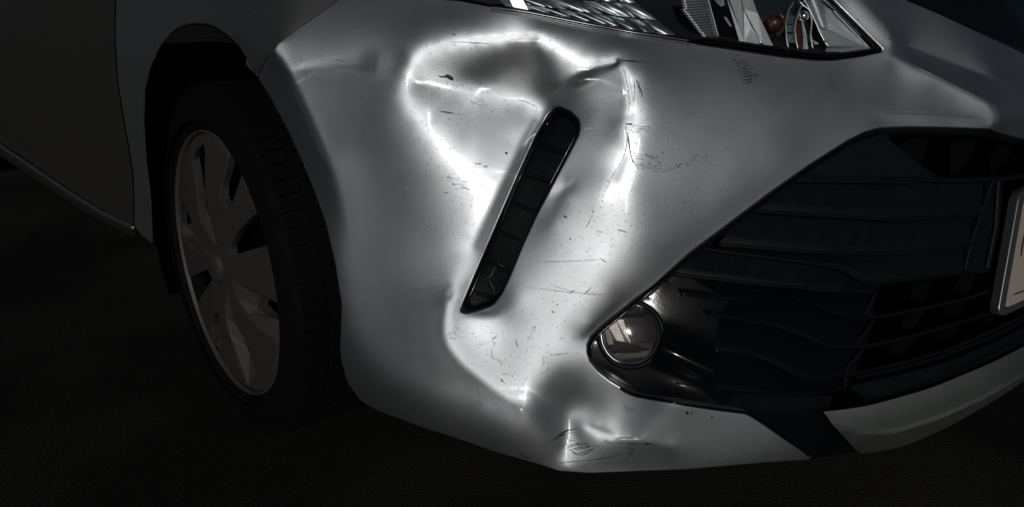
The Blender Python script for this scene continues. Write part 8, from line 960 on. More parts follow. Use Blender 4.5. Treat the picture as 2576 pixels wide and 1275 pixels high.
patch('grit_speck','A',[(250,500),(600,320),(1500,700),(1500,1270),(600,1270),(250,800)],108,2.8,.95,0,'mark',spread=1.)
patch('grit_speck','F3',[(1000,100),(1600,300),(1600,360),(1100,240)],12,2.8,.95,0,'mark',spread=1.)
# ------------------------------------------------------------------ fender, door, sill
SEAM_D=cv('L1',[(575,-140),(570,0),(567,200),(580,400),(605,560),(630,700),(655,850),(661,1000),(660,1112)])
ARCH_L=cv('L1',[(752,1200),(745,1000),(722,800),(710,600),(715,450),(740,340),(790,230),(860,150),(910,125),(960,115),(1010,117),(1050,125),(1130,175),(1190,235),(1270,375)])
def flare(px,py):
    d=sdf(ARCH_L,px,py,False);w=35+np.clip((px-370)/330,0,1)*55;sw=np.where(px>560,9,22)
    s=np.clip((d-w)/sw+.5,0,1);s=s*s*(3-2*s);return .007*s*np.clip((np.asarray(px)-430)/110,0,1)
gap=1.6
FEND=[(x+gap,y) for x,y in SEAM_D]+cv('L1',[(700,1160)])+ARCH_L+[(x-gap,y-gap) for x,y in SEAM_B[1:]]
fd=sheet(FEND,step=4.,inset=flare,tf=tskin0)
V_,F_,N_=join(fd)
fender=mesh('front_wing',V_,F_,M['dim_silver'],car,True,N_)
V_,F_=tube(ARCH_L,.0015,.002,8,tf=tskin0);mesh('wing_edge',V_,F_,M['dusty'],fender)
V_,F_=loft([(ARCH_L,.0),([(x+(4 if i<7 else -3),y+5) for i,(x,y) in enumerate(ARCH_L)],.03)],60,tf=tskin0);mesh('wing_flange',V_,F_,M['dark'],fender)
DOOR=[(x-gap,y) for x,y in SEAM_D]+cv('L1',[(500,1030),(340,930),(150,800),(0,700),(-330,490),(-330,-140)])
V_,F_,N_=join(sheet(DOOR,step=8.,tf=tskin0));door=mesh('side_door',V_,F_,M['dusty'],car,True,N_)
edge=cv('L1',[(-330,500),(0,712),(150,812),(340,942),(500,1040),(662,1118)])
def sh(p,dx,dy):return [(x+dx,y+dy) for x,y in p]
V_,F_=loft([(sh(edge,0,-3),.012),(edge,.002),(sh(edge,0,7),-.001),(sh(edge,-1,13),.004),(sh(edge,-3,19),.02),(sh(edge,-6,24),.08)],40,3,tf=tskin0)
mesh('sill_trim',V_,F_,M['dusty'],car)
V_,F_=tube(sh(edge,0,3),.0035,.0,10,tf=tskin0);mesh('sill_highlight_bead',V_,F_,M['dim_silver'],car)  # added bead in a paler silver, stands in for the sill's highlight
for nm,s_ in (('door_gap',SEAM_D),('bumper_gap',SEAM_B)):
    V_,F_=loft([(sh(s_,-9,-5 if nm=='bumper_gap' else 0),.016),(sh(s_,9,5 if nm=='bumper_gap' else 0),.016)],40,tf=tskin0);mesh(nm,V_,F_,M['dark'],car)
# clip where bumper meets the wing, inside the arch
V_,F_=loft([(cv('L1',[(1215,285),(1225,280),(1275,350)]),.006),(cv('L1',[(1212,318),(1235,345),(1265,372)]),.010)],8);mesh('bumper_clip',V_,F_,M['scuff'],car)
# ------------------------------------------------------------------ wheel
YW=-.80
d0=ray(570,665);tw=(YW-CAM[1])/d0[1];WC=CAM+d0*tw
print('wheel centre',WC,'t',tw)
WR=WC[2]
HR=.2*tw/1.21*1.0
wheel=bpy.data.objects.new('front_wheel',None);COL.objects.link(wheel);wheel.parent=car;wheel.location=WC;wheel.rotation_euler=(0,0,math.radians(-6.5))
def lathe(prof,n=128):
    V=[];F=[];m=len(prof)
    for i in range(n):
        a=2*math.pi*i/n
        for r,y in prof:V.append((r*math.sin(a),y,r*math.cos(a)))
    for i in range(n):
        j=(i+1)%n
        for k in range(m-1):F.append((i*m+k,i*m+k+1,j*m+k+1,j*m+k))
    return V,F
R=WR
prof=[(HR-.012,.05),(HR-.006,.006),(HR+.002,-.004),(HR+.010,-.007),(HR+.016,-.0045),(HR+.02,-.010),(R-.055,-.016),(R-.04,-.014),(R-.028,-.008),(R-.018,.0),(R-.010,.012),(R-.006,.03),(R-.005,.16),(R-.02,.185),(HR,.18)]
V_,F_=lathe(prof,160);mesh('tyre',V_,F_,M['rubber'],wheel,angle=40)
# tread blocks round the shoulder and across
tv=[];tf_=[]
def blk(a0,a1,y0,y1,r0,r1):
    o=len(tv)
    for a in (a0,a1):
        for r,y in ((r0,y0),(r1,y0+.003),(r1,y1),(r0,y1)):
            tv.append((r*math.sin(a),y,r*math.cos(a)))
    tf_.extend([(o+q[0],o+q[1],o+q[2],o+q[3]) for q in ((0,1,5,4),(1,2,6,5),(2,3,7,6),(0,3,2,1),(4,5,6,7))])
nb=76
for i in range(nb):
    a=2*math.pi*i/nb;w=2*math.pi/nb
    blk(a,a+w*.78,.000,.030,R-.022,R-.0005);blk(a+w*.3,a+w*1.05,.036,.066,R-.02,R)
    blk(a,a+w*.8,.072,.105,R-.02,R);blk(a+w*.2,a+w*.95,.111,.142,R-.02,R);blk(a,a+w*.8,.148,.175,R-.02,R-.001)
o=mesh('tread_blocks',tv,tf_,M['rubber'],wheel,smooth=False);o['kind']='stuff'
# wheel cover: outlines of the openings and their scooped flanks, brought onto the plane of the wheel
HRs=HR/.2
_wn=np.array([math.sin(-math.radians(-6.5))*-1,-math.cos(math.radians(6.5)),0.]);_wn=np.array(Matrix.Rotation(math.radians(-6.5),3,'Z')@Vector((0,-1,0)))
_wx=np.array(Matrix.Rotation(math.radians(-6.5),3,'Z')@Vector((1,0,0)))
def wp(pts):
    """bearings of the wheel crop to millimetres on the wheel's face (x forward, z up)"""
    p=np.array(cv('W',pts));d=ray(p[:,0],p[:,1]);t=((WC+_wn*.010-CAM)@_wn)/(d@_wn);Q=CAM+d*t[:,None]-WC
    return [(float(q@_wx)*1000,float(q[2])*1000) for q in Q]
CUTS=[[(192,118),(158,155),(148,185),(165,245),(182,330),(192,395),(205,440),(240,500),(278,552),(252,460),(230,400),(215,335),(206,240),(200,155)],
 [(300,118),(335,133),(362,172),(354,240),(337,310),(321,385),(312,394),(285,352),(281,300),(294,220),(298,150)],
 [(470,383),(400,433),(350,500),(328,560),(332,596),(400,574),(507,546),(510,518),(490,440)],
 [(345,700),(380,728),(415,757),(440,762),(530,826),(536,885),(520,965),(512,970),(450,915),(400,850),(365,780)],
 [(325,740),(342,870),(352,898),(380,950),(412,1058),(425,1105),(385,1158),(352,1070),(333,960),(323,930),(312,860),(313,790)],
 [(277,838),(250,853),(238,890),(241,945),(238,1000),(240,1025),(262,1010),(272,985),(274,920)],
 [(272,653),(220,659),(150,688),(123,703),(140,762),(160,818),(167,820),(187,777),(232,720),(270,682)],
 [(104,362),(94,400),(93,470),(110,512),(150,560),(210,592),(262,606),(228,552),(205,518),(160,458),(130,400)]]
FLANKS=[([(192,395),(230,400),(252,460),(278,552),(240,500),(205,440)],[1,1,.6,0,0,0]),
 ([(345,700),(380,728),(415,757),(402,825),(400,850),(365,780)],[0,.3,1,1,.2,0]),
 ([(402,825),(430,857),(480,887),(522,897),(536,885),(520,965),(512,970),(450,915),(400,850)],[1,1,1,1,.5,0,0,0,.2]),
 ([(325,740),(342,870),(350,900),(335,922),(323,930),(312,860),(313,790)],[0,.8,1,1,0,0,0]),
 ([(335,922),(340,960),(362,1010),(412,1058),(425,1105),(385,1158),(352,1070),(333,960),(323,930)],[1,1,1,1,.4,0,0,0,0]),
 ([(93,470),(110,512),(150,560),(210,592),(262,606),(228,552),(165,552),(125,515)],[.3,0,0,0,0,.5,1,1]),
 ([(241,945),(238,1000),(240,1025),(262,1010),(272,985),(255,980)],[.8,0,0,0,.6,1])]
def dome(x,z):
    r=np.hypot(x,z)/1000.;h=.012*np.cos(np.clip(r/HR,0,1)*math.pi/2)-.010*np.clip((r-HR*.93)/(HR*.07),0,1)**2
    th_=np.arctan2(x,z);return h
circ=[(HR*1000*math.sin(t_),HR*1000*math.cos(t_)) for t_ in np.linspace(0,2*math.pi,180,endpoint=False)]
cuts=[wp(c_) for c_ in CUTS]
cx_,cz_,F_=cut(circ,[[tuple(q) for q in dens(c_,3.,True,1)] for c_ in cuts],2.2)
dd_=np.full(len(cx_),1e9)
for c_ in cuts:dd_=np.minimum(dd_,np.abs(sdf(c_,cx_,cz_)))
hh=dome(cx_,cz_)-.0025*np.clip(1-dd_/5.,0,1)**2
V_=np.stack([cx_/1000,-hh-.004,cz_/1000],1)
q_=F_[0];n_=np.cross(V_[q_[1]]-V_[q_[0]],V_[q_[2]]-V_[q_[0]])
if n_[1]>0:F_=[f[::-1] for f in F_]
cover_o=mesh('hub_cap',V_,F_,M['hub'],wheel,True,angle=30)
for c_ in cuts:
    q_=dens(c_,3.,True,1);n=len(q_);h_=dome(q_[:,0],q_[:,1])-.0025
    V_=[(x/1000,-h-.004,z/1000) for (x,z),h in zip(q_,h_)]+[(x/1000,-h+.006,z/1000) for (x,z),h in zip(q_,h_)]
    mesh('opening_edge',V_,[(k,(k+1)%n,n+(k+1)%n,n+k) for k in range(n)],M['hub'],cover_o)
for pts_,dz in FLANKS:
    w_=wp(pts_);n=len(w_);ce=np.mean(w_,0);ring_=[];P_=np.array(w_)
    base_h=dome(P_[:,0],P_[:,1]);V_=[(p[0]/1000,-(h_-.0005-.016*z_)-.004,p[1]/1000) for p,h_,z_ in zip(w_,base_h,dz)]
    V_+=[(p[0]/1000,-(h_-.0205-.016*z_)-.004,p[1]/1000) for p,h_,z_ in zip(w_,base_h,dz)]
    F_=[tuple(range(n)),tuple(range(2*n-1,n-1,-1))]+[(k,n+k,n+(k+1)%n,(k+1)%n) for k in range(n)]
    o_=mesh('spoke_flank',V_,F_,M['hubflank'],cover_o,False)
V_,F_=lathe([(0,-.0235),(.022,-.0235),(.026,-.021),(.0275,-.016),(.0275,-.010)],64);mesh('centre_cap',V_,F_,M['hub'],cover_o,angle=40)
V_,F_=lathe([(.0,.02),(.19*HRs,.02),(.195*HRs,.05)],48);mesh('wheel_disc',V_,F_,M['dark'],wheel)
V_,F_=lathe([(HR*.985,-.0005),(HR*.992,-.006),(HR*1.0,-.007),(HR*1.006,-.003)],160);mesh('cover_rim',V_,F_,M['hubflank'],cover_o)
rear=bpy.data.objects.new('rear_wheel',None);COL.objects.link(rear);rear.parent=car;rear.location=(WC[0]-2.55,-.79,WR)
V_,F_=lathe(prof,96);mesh('tyre',V_,F_,M['rubber'],rear);V_,F_=lathe([(0,-.01),(HR*.9,-.004),(HR,.004)],64);mesh('hub_cap',V_,F_,M['hub'],rear)
# arch liner and underbody
V_=[];F_=[];nl_=40;RL=R+.055
for i in range(nl_+1):
    a=math.radians(-115+230*i/nl_)
    for y in (-.775,-.70,-.42):V_.append((WC[0]+RL*math.sin(a),y,WC[2]+RL*math.cos(a)))
for i in range(nl_):
    for k in range(2):F_.append((i*3+k,i*3+k+1,(i+1)*3+k+1,(i+1)*3+k))
V_.append((WC[0],-.42,WC[2]));c_=len(V_)-1
for i in range(nl_):F_.append((i*3+2,c_,(i+1)*3+2))
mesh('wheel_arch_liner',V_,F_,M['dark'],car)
def box(name,a,b,mat,parent):
    x0,y0,z0=a;x1,y1,z1=b;V=[(x0,y0,z0),(x1,y0,z0),(x1,y1,z0),(x0,y1,z0),(x0,y0,z1),(x1,y0,z1),(x1,y1,z1),(x0,y1,z1)]
    return mesh(name,V,[(0,3,2,1),(4,5,6,7),(0,1,5,4),(1,2,6,5),(2,3,7,6),(3,0,4,7)],mat,parent,False)
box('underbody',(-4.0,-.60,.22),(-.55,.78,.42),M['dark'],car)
box('front_axle_cover',(-.56,-.40,.24),(-.28,.6,.42),M['dark'],car)
# ------------------------------------------------------------------ side vent
vent=bpy.data.objects.new('side_vent',None);COL.objects.link(vent);vent.parent=car
VI=cv('V',[(665,80),(720,98),(765,135),(772,165),(762,210),(715,300),(635,450),(540,640),(465,800),(395,970),(345,1080),(300,1130),(190,1160),(162,1160),(158,1130),(200,1040),(270,880),(350,690),(440,470),(530,280),(600,150)])
P0=dens(VENT,5,True,1);
def ring(Pa,Pb,ia,ib,mat,name,n=160,mid=None):
    def rs_(P):
        P=np.array(P+[P[0]],float);return resample(P,n+1)[:-1]
    A=rs_(Pa);B=rs_(Pb);
    # align start
    k=np.argmin(np.hypot(*(B-A[0]).T));B=np.roll(B,-k,0)
    rows=[A,(A*.66+B*.34),(A*.33+B*.67),B];ins=[ia,ia+(ib-ia)*.2 if mid is None else mid[0],ia+(ib-ia)*.75 if mid is None else mid[1],ib]
    V=[];
    for r_,i_ in zip(rows,ins):V.append(CAM+ray(r_[:,0],r_[:,1])*(tskin(r_[:,0],r_[:,1])+i_)[:,None])
    V=np.concatenate(V);F=[]
    for a in range(3):
        for b in range(n):
            c=(b+1)%n;F.append((a*n+b,a*n+c,(a+1)*n+c,(a+1)*n+b))
    return mesh(name,V,F,mat,vent)
ring([tuple(p) for p in P0],VI,.004,.020,M['black'],'vent_surround',mid=(.003,.007))
V_,F_,_=sheet(VENT,step=8,inset=.026);mesh('vent_insert',V_,F_,M['black'],vent)
V_,F_=tube(VI,.0012,.0125,6,closed=True,cap=False);mesh('vent_bead',V_,F_,M['blackgloss'],vent)
VO=cv('V',[(790,150),(790,210),(735,310),(655,455),(555,645),(475,815),(405,985),(355,1095),(318,1145),(300,1158)])
V_,F_=tube(VO,.0011,.0015,6);mesh('vent_edge_bead',V_,F_,M['platechrome'],vent)
for a,b in [((575,262),(712,300)),((488,418),(628,462)),((412,580),(545,632)),((332,742),(470,795)),((262,905),(395,955)),((195,1080),(325,1118))]:
    p=cv('V',[a,b]);V_,F_=loft([(sh(p,-1,-3),.025),(sh(p,0,0),.014),(sh(p,1,6),.0145),(sh(p,2,9),.026)],6);mesh('rib',V_,F_,M['black'],vent,smooth=False)
V_,F_=merge(ribbon(cv('V',[(255,1010),(285,1000),(312,940)]),1.,tf=lambda x,y:tskin(x,y)+.024),ribbon(cv('V',[(275,1015),(300,1060),(308,1095)]),.8,tf=lambda x,y:tskin(x,y)+.024),ribbon(cv('V',[(325,925),(345,935),(368,950)]),1.,tf=lambda x,y:tskin(x,y)+.012))
mesh('scratch',V_,F_,M['scuff'],vent)
# ------------------------------------------------------------------ grille and fog lamp
grille=bpy.data.objects.new('lower_grille',None);COL.objects.link(grille);grille.parent=car
BACK=[(1440,840),(1500,990),(1700,1060),(1950,1095),(2060,1125),(2160,1095),(2576,860),(2900,740),(2900,290),(2100,290),(1900,470)]
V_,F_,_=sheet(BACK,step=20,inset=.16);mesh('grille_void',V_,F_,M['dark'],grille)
# the flush upper panel on the left
PAN=cv('F3',[(20,1270),(150,1080),(380,900),(620,770),(790,660),(870,622),(950,605),(985,640),(990,690),(1170,835),(1235,872),(1100,900),(700,893),(430,890)])
V_,F_,N_=join(sheet(PAN,step=8,inset=.014),rim(PAN,True,False,r=.002,depth=.02,inset=.014));mesh('grille_panel',V_,F_,M['black'],grille,True,N_)
edge_top=cv('F3',[(800,690),(870,655),(950,633),(1100,630),(1300,636),(1500,648),(1700,700)])
V_,F_=loft([(sh(edge_top,0,-8),.004),(edge_top,.006),(sh(edge_top,0,14),.010),(sh(edge_top,0,22),.03),(sh(edge_top,0,24),.08)],24,2);mesh('grille_top_rail',V_,F_,M['black'],grille)
SEALP=[(x+3,y+3) for x,y in OPEN_TOP[6:]+OPEN_LEFT[1:7]]
V_,F_=tube(SEALP,.0028,.004,8,smooth=2);mesh('grille_edge_seal',V_,F_,M['black'],grille)
V_,F_=tube([(x+9,y+6) for x,y in SEALP],.0018,.009,8,smooth=2);mesh('grille_edge_seal',V_,F_,M['blackgloss'],grille)
a=cv('F3',[(430,868),(700,878),(960,882),(1150,885),(1250,894),(1400,892),(1505,884)]);a2=a+cv('G',[(870,368),(990,350),(1200,310)])
b=cv('G',[(-640,545),(-300,570),(0,588),(200,602),(350,598),(430,590),(600,580),(755,568)])
c=cv('G',[(-780,745),(-400,775),(-100,800),(230,795),(330,789),(500,766),(712,740)])
d=cv('F4',[(-120,40),(0,68),(300,110),(600,148),(750,178),(880,247),(1000,242),(1370,190)])
def louvre(top,low,mat='black',i0=.030,i1=.014,name='louvre',lip=.0022,n=40):
    k=len(low)
    T_=resample([(x,y) for x,y in top],n);B_=resample([(x,y) for x,y in low],n)
    T_=[tuple(p) for p in T_];B_=[tuple(p) for p in B_]
    V_,F_=loft([(T_,i0),([(p[0]*.3+q[0]*.7,p[1]*.3+q[1]*.7) for p,q in zip(T_,B_)],i1+.004),(sh(B_,0,-3),i1),(B_,i1+.001),(sh(B_,0,2),i1+.006),(sh(B_,0,3),i1+.03)],n,1)
    o=mesh(name,V_,F_,M[mat],grille)
    V_,F_=tube(B_,lip,i1,8,step=10,smooth=0);mesh('lip',V_,F_,M[mat],o)
    return o
louvre(a,b);louvre(b,c);louvre(c,d)
V_,F_=loft([(sh(a2,0,-10),.03),(sh(a2,0,-6),.012),(a2,.010),(sh(a2,0,4),.014),(sh(a2,0,6),.05)],40,2);mesh('cross_bar',V_,F_,M['black'],grille)
e_=cv('F4',[(-80,203),(0,212),(350,254),(700,284),(925,292)])
f_=cv('F4',[(-40,300),(200,330),(400,318),(500,322),(620,350),(760,417),(925,424)])
g_=cv('F4',[(100,405),(300,440),(430,462),(540,500),(680,576),(873,569)])
h_=cv('F4',[(130,580),(300,600),(430,652),(560,727),(822,706)])
i_=cv('F4',[(-60,740),(0,748),(150,775),(300,790),(600,800),(790,768)])
dl=cv('F4',[(-120,40),(0,68),(300,110),(600,148),(750,178),(880,247),(960,250)])
louvre(dl,e_,i0=.026,i1=.012);louvre(e_,f_,'blackgloss',.026,.012,lip=.0015);louvre(f_,g_,'blackgloss',.026,.012,lip=.0012);louvre(g_,h_,'blackgloss',.026,.013,lip=.0012);louvre(h_,i_,'blackgloss',.026,.014,lip=.001)
# slanted vanes in the openings
def quadp(name,c,pts,ins,mat='black',deep=.05,dxy=(-6,-2)):
    p=cv(c,pts);n=len(p);q=[(x+dxy[0],y+dxy[1]) for x,y in p]
    X=np.array(p+q);I=np.r_[np.full(n,ins),np.full(n,ins+deep)]
    V=CAM+ray(X[:,0],X[:,1])*(tskin(X[:,0],X[:,1])+I)[:,None];F=[tuple(range(n)),tuple(range(2*n-1,n-1,-1))]+[(k,n+k,n+(k+1)%n,(k+1)%n) for k in range(n)]
    return mesh(name,V,F,M[mat],grille,False)
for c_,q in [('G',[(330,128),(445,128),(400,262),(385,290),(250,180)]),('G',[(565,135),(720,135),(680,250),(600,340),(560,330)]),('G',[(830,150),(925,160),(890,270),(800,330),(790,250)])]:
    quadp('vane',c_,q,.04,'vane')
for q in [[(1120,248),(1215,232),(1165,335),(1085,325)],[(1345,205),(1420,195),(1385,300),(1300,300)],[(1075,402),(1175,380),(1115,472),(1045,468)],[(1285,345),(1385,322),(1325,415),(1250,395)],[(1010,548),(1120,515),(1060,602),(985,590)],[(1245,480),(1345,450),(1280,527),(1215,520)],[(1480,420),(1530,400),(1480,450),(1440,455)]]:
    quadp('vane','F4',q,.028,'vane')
def bar(pts,w,ins,n=30):
    V_,F_=loft([(sh(pts,0,-w*.3),ins+.03),(sh(pts,0,-w*.25),ins+.002),(pts,ins),(sh(pts,0,w*.5),ins+.003),(sh(pts,0,w*.7),ins+.03)],n,2);return mesh('grille_bar',V_,F_,M['black'],grille)
bar(cv('F4',[(880,245),(1000,243),(1200,217),(1370,190),(1500,165)]),11,.016)
bar(cv('F4',[(860,390),(930,410),(950,410),(1150,372),(1370,322),(1500,280)]),12,.016)
bar(cv('F4',[(845,540),(900,553),(1050,520),(1200,480),(1520,385)]),12,.015)
bar(cv('F4',[(780,665),(830,690),(1050,640),(1300,570),(1500,480),(1657,405),(1800,330)]),13,.013)
bar(cv('F4',[(830,712),(1080,655),(1270,600),(1500,510),(1657,430),(1800,350)]),12,.014)
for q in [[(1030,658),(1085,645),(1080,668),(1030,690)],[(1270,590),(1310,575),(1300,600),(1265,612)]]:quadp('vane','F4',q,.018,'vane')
low0=cv('F4',[(800,745),(830,735),(1080,680),(1270,630),(1500,535),(1657,455),(1800,380)]);low1=cv('F4',[(870,822),(900,820),(1100,762),(1300,680),(1500,588),(1657,505),(1800,430)])
V_,F_=loft([(low0,.05),(sh(low0,0,3),.016),(sh(low0,2,12),.014),(sh(low1,0,-4),.010),(low1,.008),(sh(low1,0,4),.014),(sh(low1,0,8),.04)],40,2);mesh('grille_sill',V_,F_,M['black'],grille)
V_,F_=loft([(sh(low1,0,2),.03),(sh(low1,-10,40),.022)],40);mesh('grille_shadow_panel',V_,F_,M['black'],grille)
V_,F_=loft([(cv('F4',[(780,755),(830,790),(880,826)]),.006),(cv('F4',[(776,764),(826,799),(876,834)]),.02)],8);mesh('sill_end',V_,F_,M['black'],grille)
for p,q in [(((940,285),(885,400)),((925,425),(845,545))),(((880,560),(790,670)),((790,670),(780,760)))]:
    for (s0,s1) in (p,q):
        pp=cv('F4',[s0,s1]);V_,F_=loft([(sh(pp,-8,0),.014),(pp,.014),(sh(pp,2,1),.06)],8);mesh('grille_step',V_,F_,M['black'],grille,False)
# upright left of the plate
UPR=cv('G',[(812,378),(840,366),(862,372),(866,400),(845,640),(790,890),(745,905),(655,890),(690,735),(750,560)])
V_,F_,N_=join(sheet(UPR,step=6,inset=.012),rim(UPR,True,False,r=.002,depth=.03,inset=.012));mesh('upright',V_,F_,M['black'],grille,True,N_)
V_,F_=tube(cv('G',[(838,372),(832,500),(822,640),(790,800),(770,885)]),.0035,.009,8);mesh('upright_bead',V_,F_,M['black'],grille)
V_,F_,_=sheet(cv('G',[(430,400),(800,390),(640,900),(100,960),(100,600),(300,500)]),step=14,inset=.034);mesh('grille_back_panel',V_,F_,M['black'],grille)
# glossy fog lamp surround with its scoop
def scoop(px,py):
    x=np.asarray(px);y=np.asarray(py)
    ax,ay,bx,by=1655,850,1850,935
    L_=math.hypot(bx-ax,by-ay);u=((x-ax)*(bx-ax)+(y-ay)*(by-ay))/L_/L_;v=(-(x-ax)*(by-ay)+(y-ay)*(bx-ax))/L_
    s=np.clip(u,0,1);e=1/(1+np.exp(-(u+.05)*14))*1/(1+np.exp((u-1.0)*30))
    r_=np.exp(-((v-18)/(34+8*s))**2)*e
    return .016-.019*r_
SUR=[(x-6,y) for x,y in OPEN_LEFT]+[(x,y+5) for x,y in OPEN_LOW]+cv('F4',[(625,1108),(838,1076),(828,1040),(760,960),(700,905),(690,870),(720,800),(600,805),(300,795),(150,780),(130,740),(130,590),(150,430),(200,330),(0,214),(-80,206)])
FOGC=cv('FG',[(510,410)])[0]
fogpoly=[(FOGC[0]+80*math.cos(t),FOGC[1]+82*math.sin(t)) for t in np.linspace(0,2*math.pi,48,endpoint=False)]
V_,F_,N_=join(sheet(SUR,[fogpoly],step=5,inset=scoop));mesh('fog_lamp_surround',V_,F_,M['blackgloss'],grille,True,N_)
edl=[(x,y+1) for x,y in cv('FG',[(420,856),(530,912),(600,928)])+OPEN_LOW]
V_,F_=loft([(sh(edl,1,-9),.010),(sh(edl,1,-5),-.001),(edl,-.002),(sh(edl,-1,3),.004)],40,2);mesh('surround_lip',V_,F_,M['blackgloss'],grille)
# fog lamp
fog=bpy.data.objects.new('fog_lamp',None);COL.objects.link(fog);fog.parent=grille
fog=mesh('fog_lamp',*tube(fogpoly,.0035,.016,10,closed=True,cap=False),M['black'],car)
FP0=pt(*FOGC,.02);FN=nrm(np.array(FOGC[0]),np.array(FOGC[1]));fd_=(CAM-FP0);fd_/=np.linalg.norm(fd_);FN=fd_*.75+np.array([.9,-.4,0])*.25;FN/=np.linalg.norm(FN)
FX=np.cross([0,0,1.],FN);FX/=np.linalg.norm(FX);FY=np.cross(FN,FX)
FRr=80*float(tskin(*FOGC))/FP
def fdisc(prof,n=64):
    V=[];F=[];m=len(prof)
    for i in range(n):
        a_=2*math.pi*i/n
        for r,zz in prof:V.append(FP0+FX*r*FRr*math.cos(a_)+FY*r*FRr*math.sin(a_)+FN*zz)
    for i in range(n):
        j=(i+1)%n
        for k in range(m-1):F.append((i*m+k,i*m+k+1,j*m+k+1,j*m+k))
    return V,F
def child(name,vf,mat,parent,**k):return mesh(name,vf[0],vf[1],mat,parent,**k)
child('glass',fdisc([(0,.012),(.3,.0115),(.6,.009),(.85,.004),(.97,0),(1.0,-.004)]),M['foglens'],fog)
child('ring',fdisc([(.99,.003),(.95,.0045),(.93,.002),(.93,-.02)]),M['chromesoft'],fog)
child('reflector',fdisc([(.96,-.004),(.8,-.02),(.5,-.038),(.2,-.05),(0,-.052)]),M['fogrefl'],fog)
def fq(pts,z0,z1=None):
    z1=z0 if z1 is None else z1
    o=[]
    for k,(x,y) in enumerate(pts):
        X=(x-510)/260.*FRr;Y=-(y-410)/260.*FRr;o.append(FP0+FX*X+FY*Y+FN*(z0 if k<len(pts)/2 else z1))
    return o,[tuple(range(len(o)))]
child('upper_shade',merge(fq([(390,250),(640,232),(645,262),(420,280)],-.004,-.012),fq([(420,280),(645,262),(640,275),(420,292)],-.012,-.02)),M['fogdark'],fog,smooth=False)
child('blade',fq([(320,330),(390,290),(470,480),(400,470)],-.012,-.012),M['fogmirror'],fog,smooth=False)
child('blade',fq([(400,300),(455,290),(520,495),(480,440)],-.013,-.013),M['fogmirror'],fog,smooth=False)
child('blade',fq([(290,340),(320,330),(375,500),(330,505)],-.014,-.010),M['fogdark'],fog,smooth=False)
child('lower_shade',merge(fq([(270,520),(400,465),(530,495),(700,480),(690,540),(320,580)],-.016,-.006),fq([(320,580),(690,545),(640,600),(340,625)],-.006,-.004)),M['fogdark'],fog,smooth=False)
child('lower_edge',tube3([FP0+FX*(x-510)/260*FRr-FY*(y-410)/260*FRr+FN*.0 for x,y in ((320,576),(400,571),(600,556))],.0005,6),M['platechrome'],fog)
# ------------------------------------------------------------------ front lip (right), plate, upper grille
lt=cv('F4',[(668,880),(760,872),(900,850),(1200,765),(1500,640),(1657,560),(1900,420)])
lr=cv('F4',[(715,945),(830,988),(1000,990),(1230,918),(1450,820),(1657,700),(1900,540)])
lb=cv('F4',[(838,1080),(870,1082),(1060,1050),(1280,955),(1500,832),(1657,728),(1900,570)])
V_,F_=loft([(lt,.006),([(p[0]*.6+q[0]*.4,p[1]*.6+q[1]*.4) for p,q in zip(lt,lr)],.003),([(p[0]*.15+q[0]*.85,p[1]*.15+q[1]*.85) for p,q in zip(lt,lr)],.0005),(lr,-.002),([(p[0]*.6+q[0]*.4,p[1]*.6+q[1]*.4) for p,q in zip(lr,lb)],.0005),(lb,.008),(sh(lb,-3,1),.03)],60,6,smoothrow=10)
lip=mesh('front_lip',V_,F_,M['lip'],car)
V_,F_=tube(lr,[.0003,.0011,.0012,.0012],-.0016,8,smooth=3);mesh('highlight_bead',V_,F_,M['paint_clean'],lip)  # bead added to draw the highlight along the lip's ridge
V_,F_=loft([(cv('F4',[(664,878),(690,915),(760,970),(836,1050),(842,1084)]),.004),(cv('F4',[(672,886),(700,918),(770,970),(846,1050),(850,1086)]),.0)],20);mesh('lip_end',V_,F_,M['lip'],lip)
plate=bpy.data.objects.new('number_plate',None);COL.objects.link(plate);plate.parent=car
PO=cv('G',[(1010,425),(982,440),(965,475),(950,560),(850,1115),(858,1145),(876,1150),(1000,1092),(1500,855),(1560,200)])
PI=cv('G',[(1010,455),(995,470),(985,510),(878,1118),(1000,1062),(1480,840),(1530,240)])
V_,F_,N_=join(sheet(PO,[PI],step=5,inset=-.012),rim(PO,True,False,r=.002,depth=.012,inset=-.012));mesh('plate_frame',V_,F_,M['platechrome'],plate,True,N_)
V_,F_,_=sheet(PI,step=10,inset=-.008);mesh('plate_face',V_,F_,M['plate'],plate)
for s_ in ([(990,690),(977,780),(973,812)],[(925,1035),(960,1022),(1000,1008)]):
    V_,F_=ribbon(cv('G',s_),2.2,.0006,tf=lambda x,y:tskin(x,y)-.0085,jit=0);mesh('plate_character',V_,F_,M['ink'],plate)
UG=cv('F3',[(1020,-120),(1060,0),(1250,80),(1400,150),(1657,265),(1900,370),(1900,-200)])
V_,F_,_=sheet(UG,step=12,inset=.03);up=mesh('upper_grille',V_,F_,M['black'],car)
V_,F_=tube(UG[1:6],.003,.006,8);mesh('upper_grille_edge',V_,F_,M['blackgloss'],up)
# ------------------------------------------------------------------ headlamp
hl=mesh('headlamp',*(lambda s:(s[0],s[1]))(sheet([(1060,-90)]+cv('H1',[(600,-30),(860,42),(1180,92),(1550,165),(2000,250),(2570,330)])+cv('H2',[(520,425),(1000,497),(1380,550),(1600,588),(1800,592),(2000,572),(2230,540),(2205,500),(1950,250),(1700,0),(1640,-60)])+[(2060,-90)],step=10,inset=.001)),M['lens'],car)
hl['label']='clear headlamp cover with chrome and amber inside'
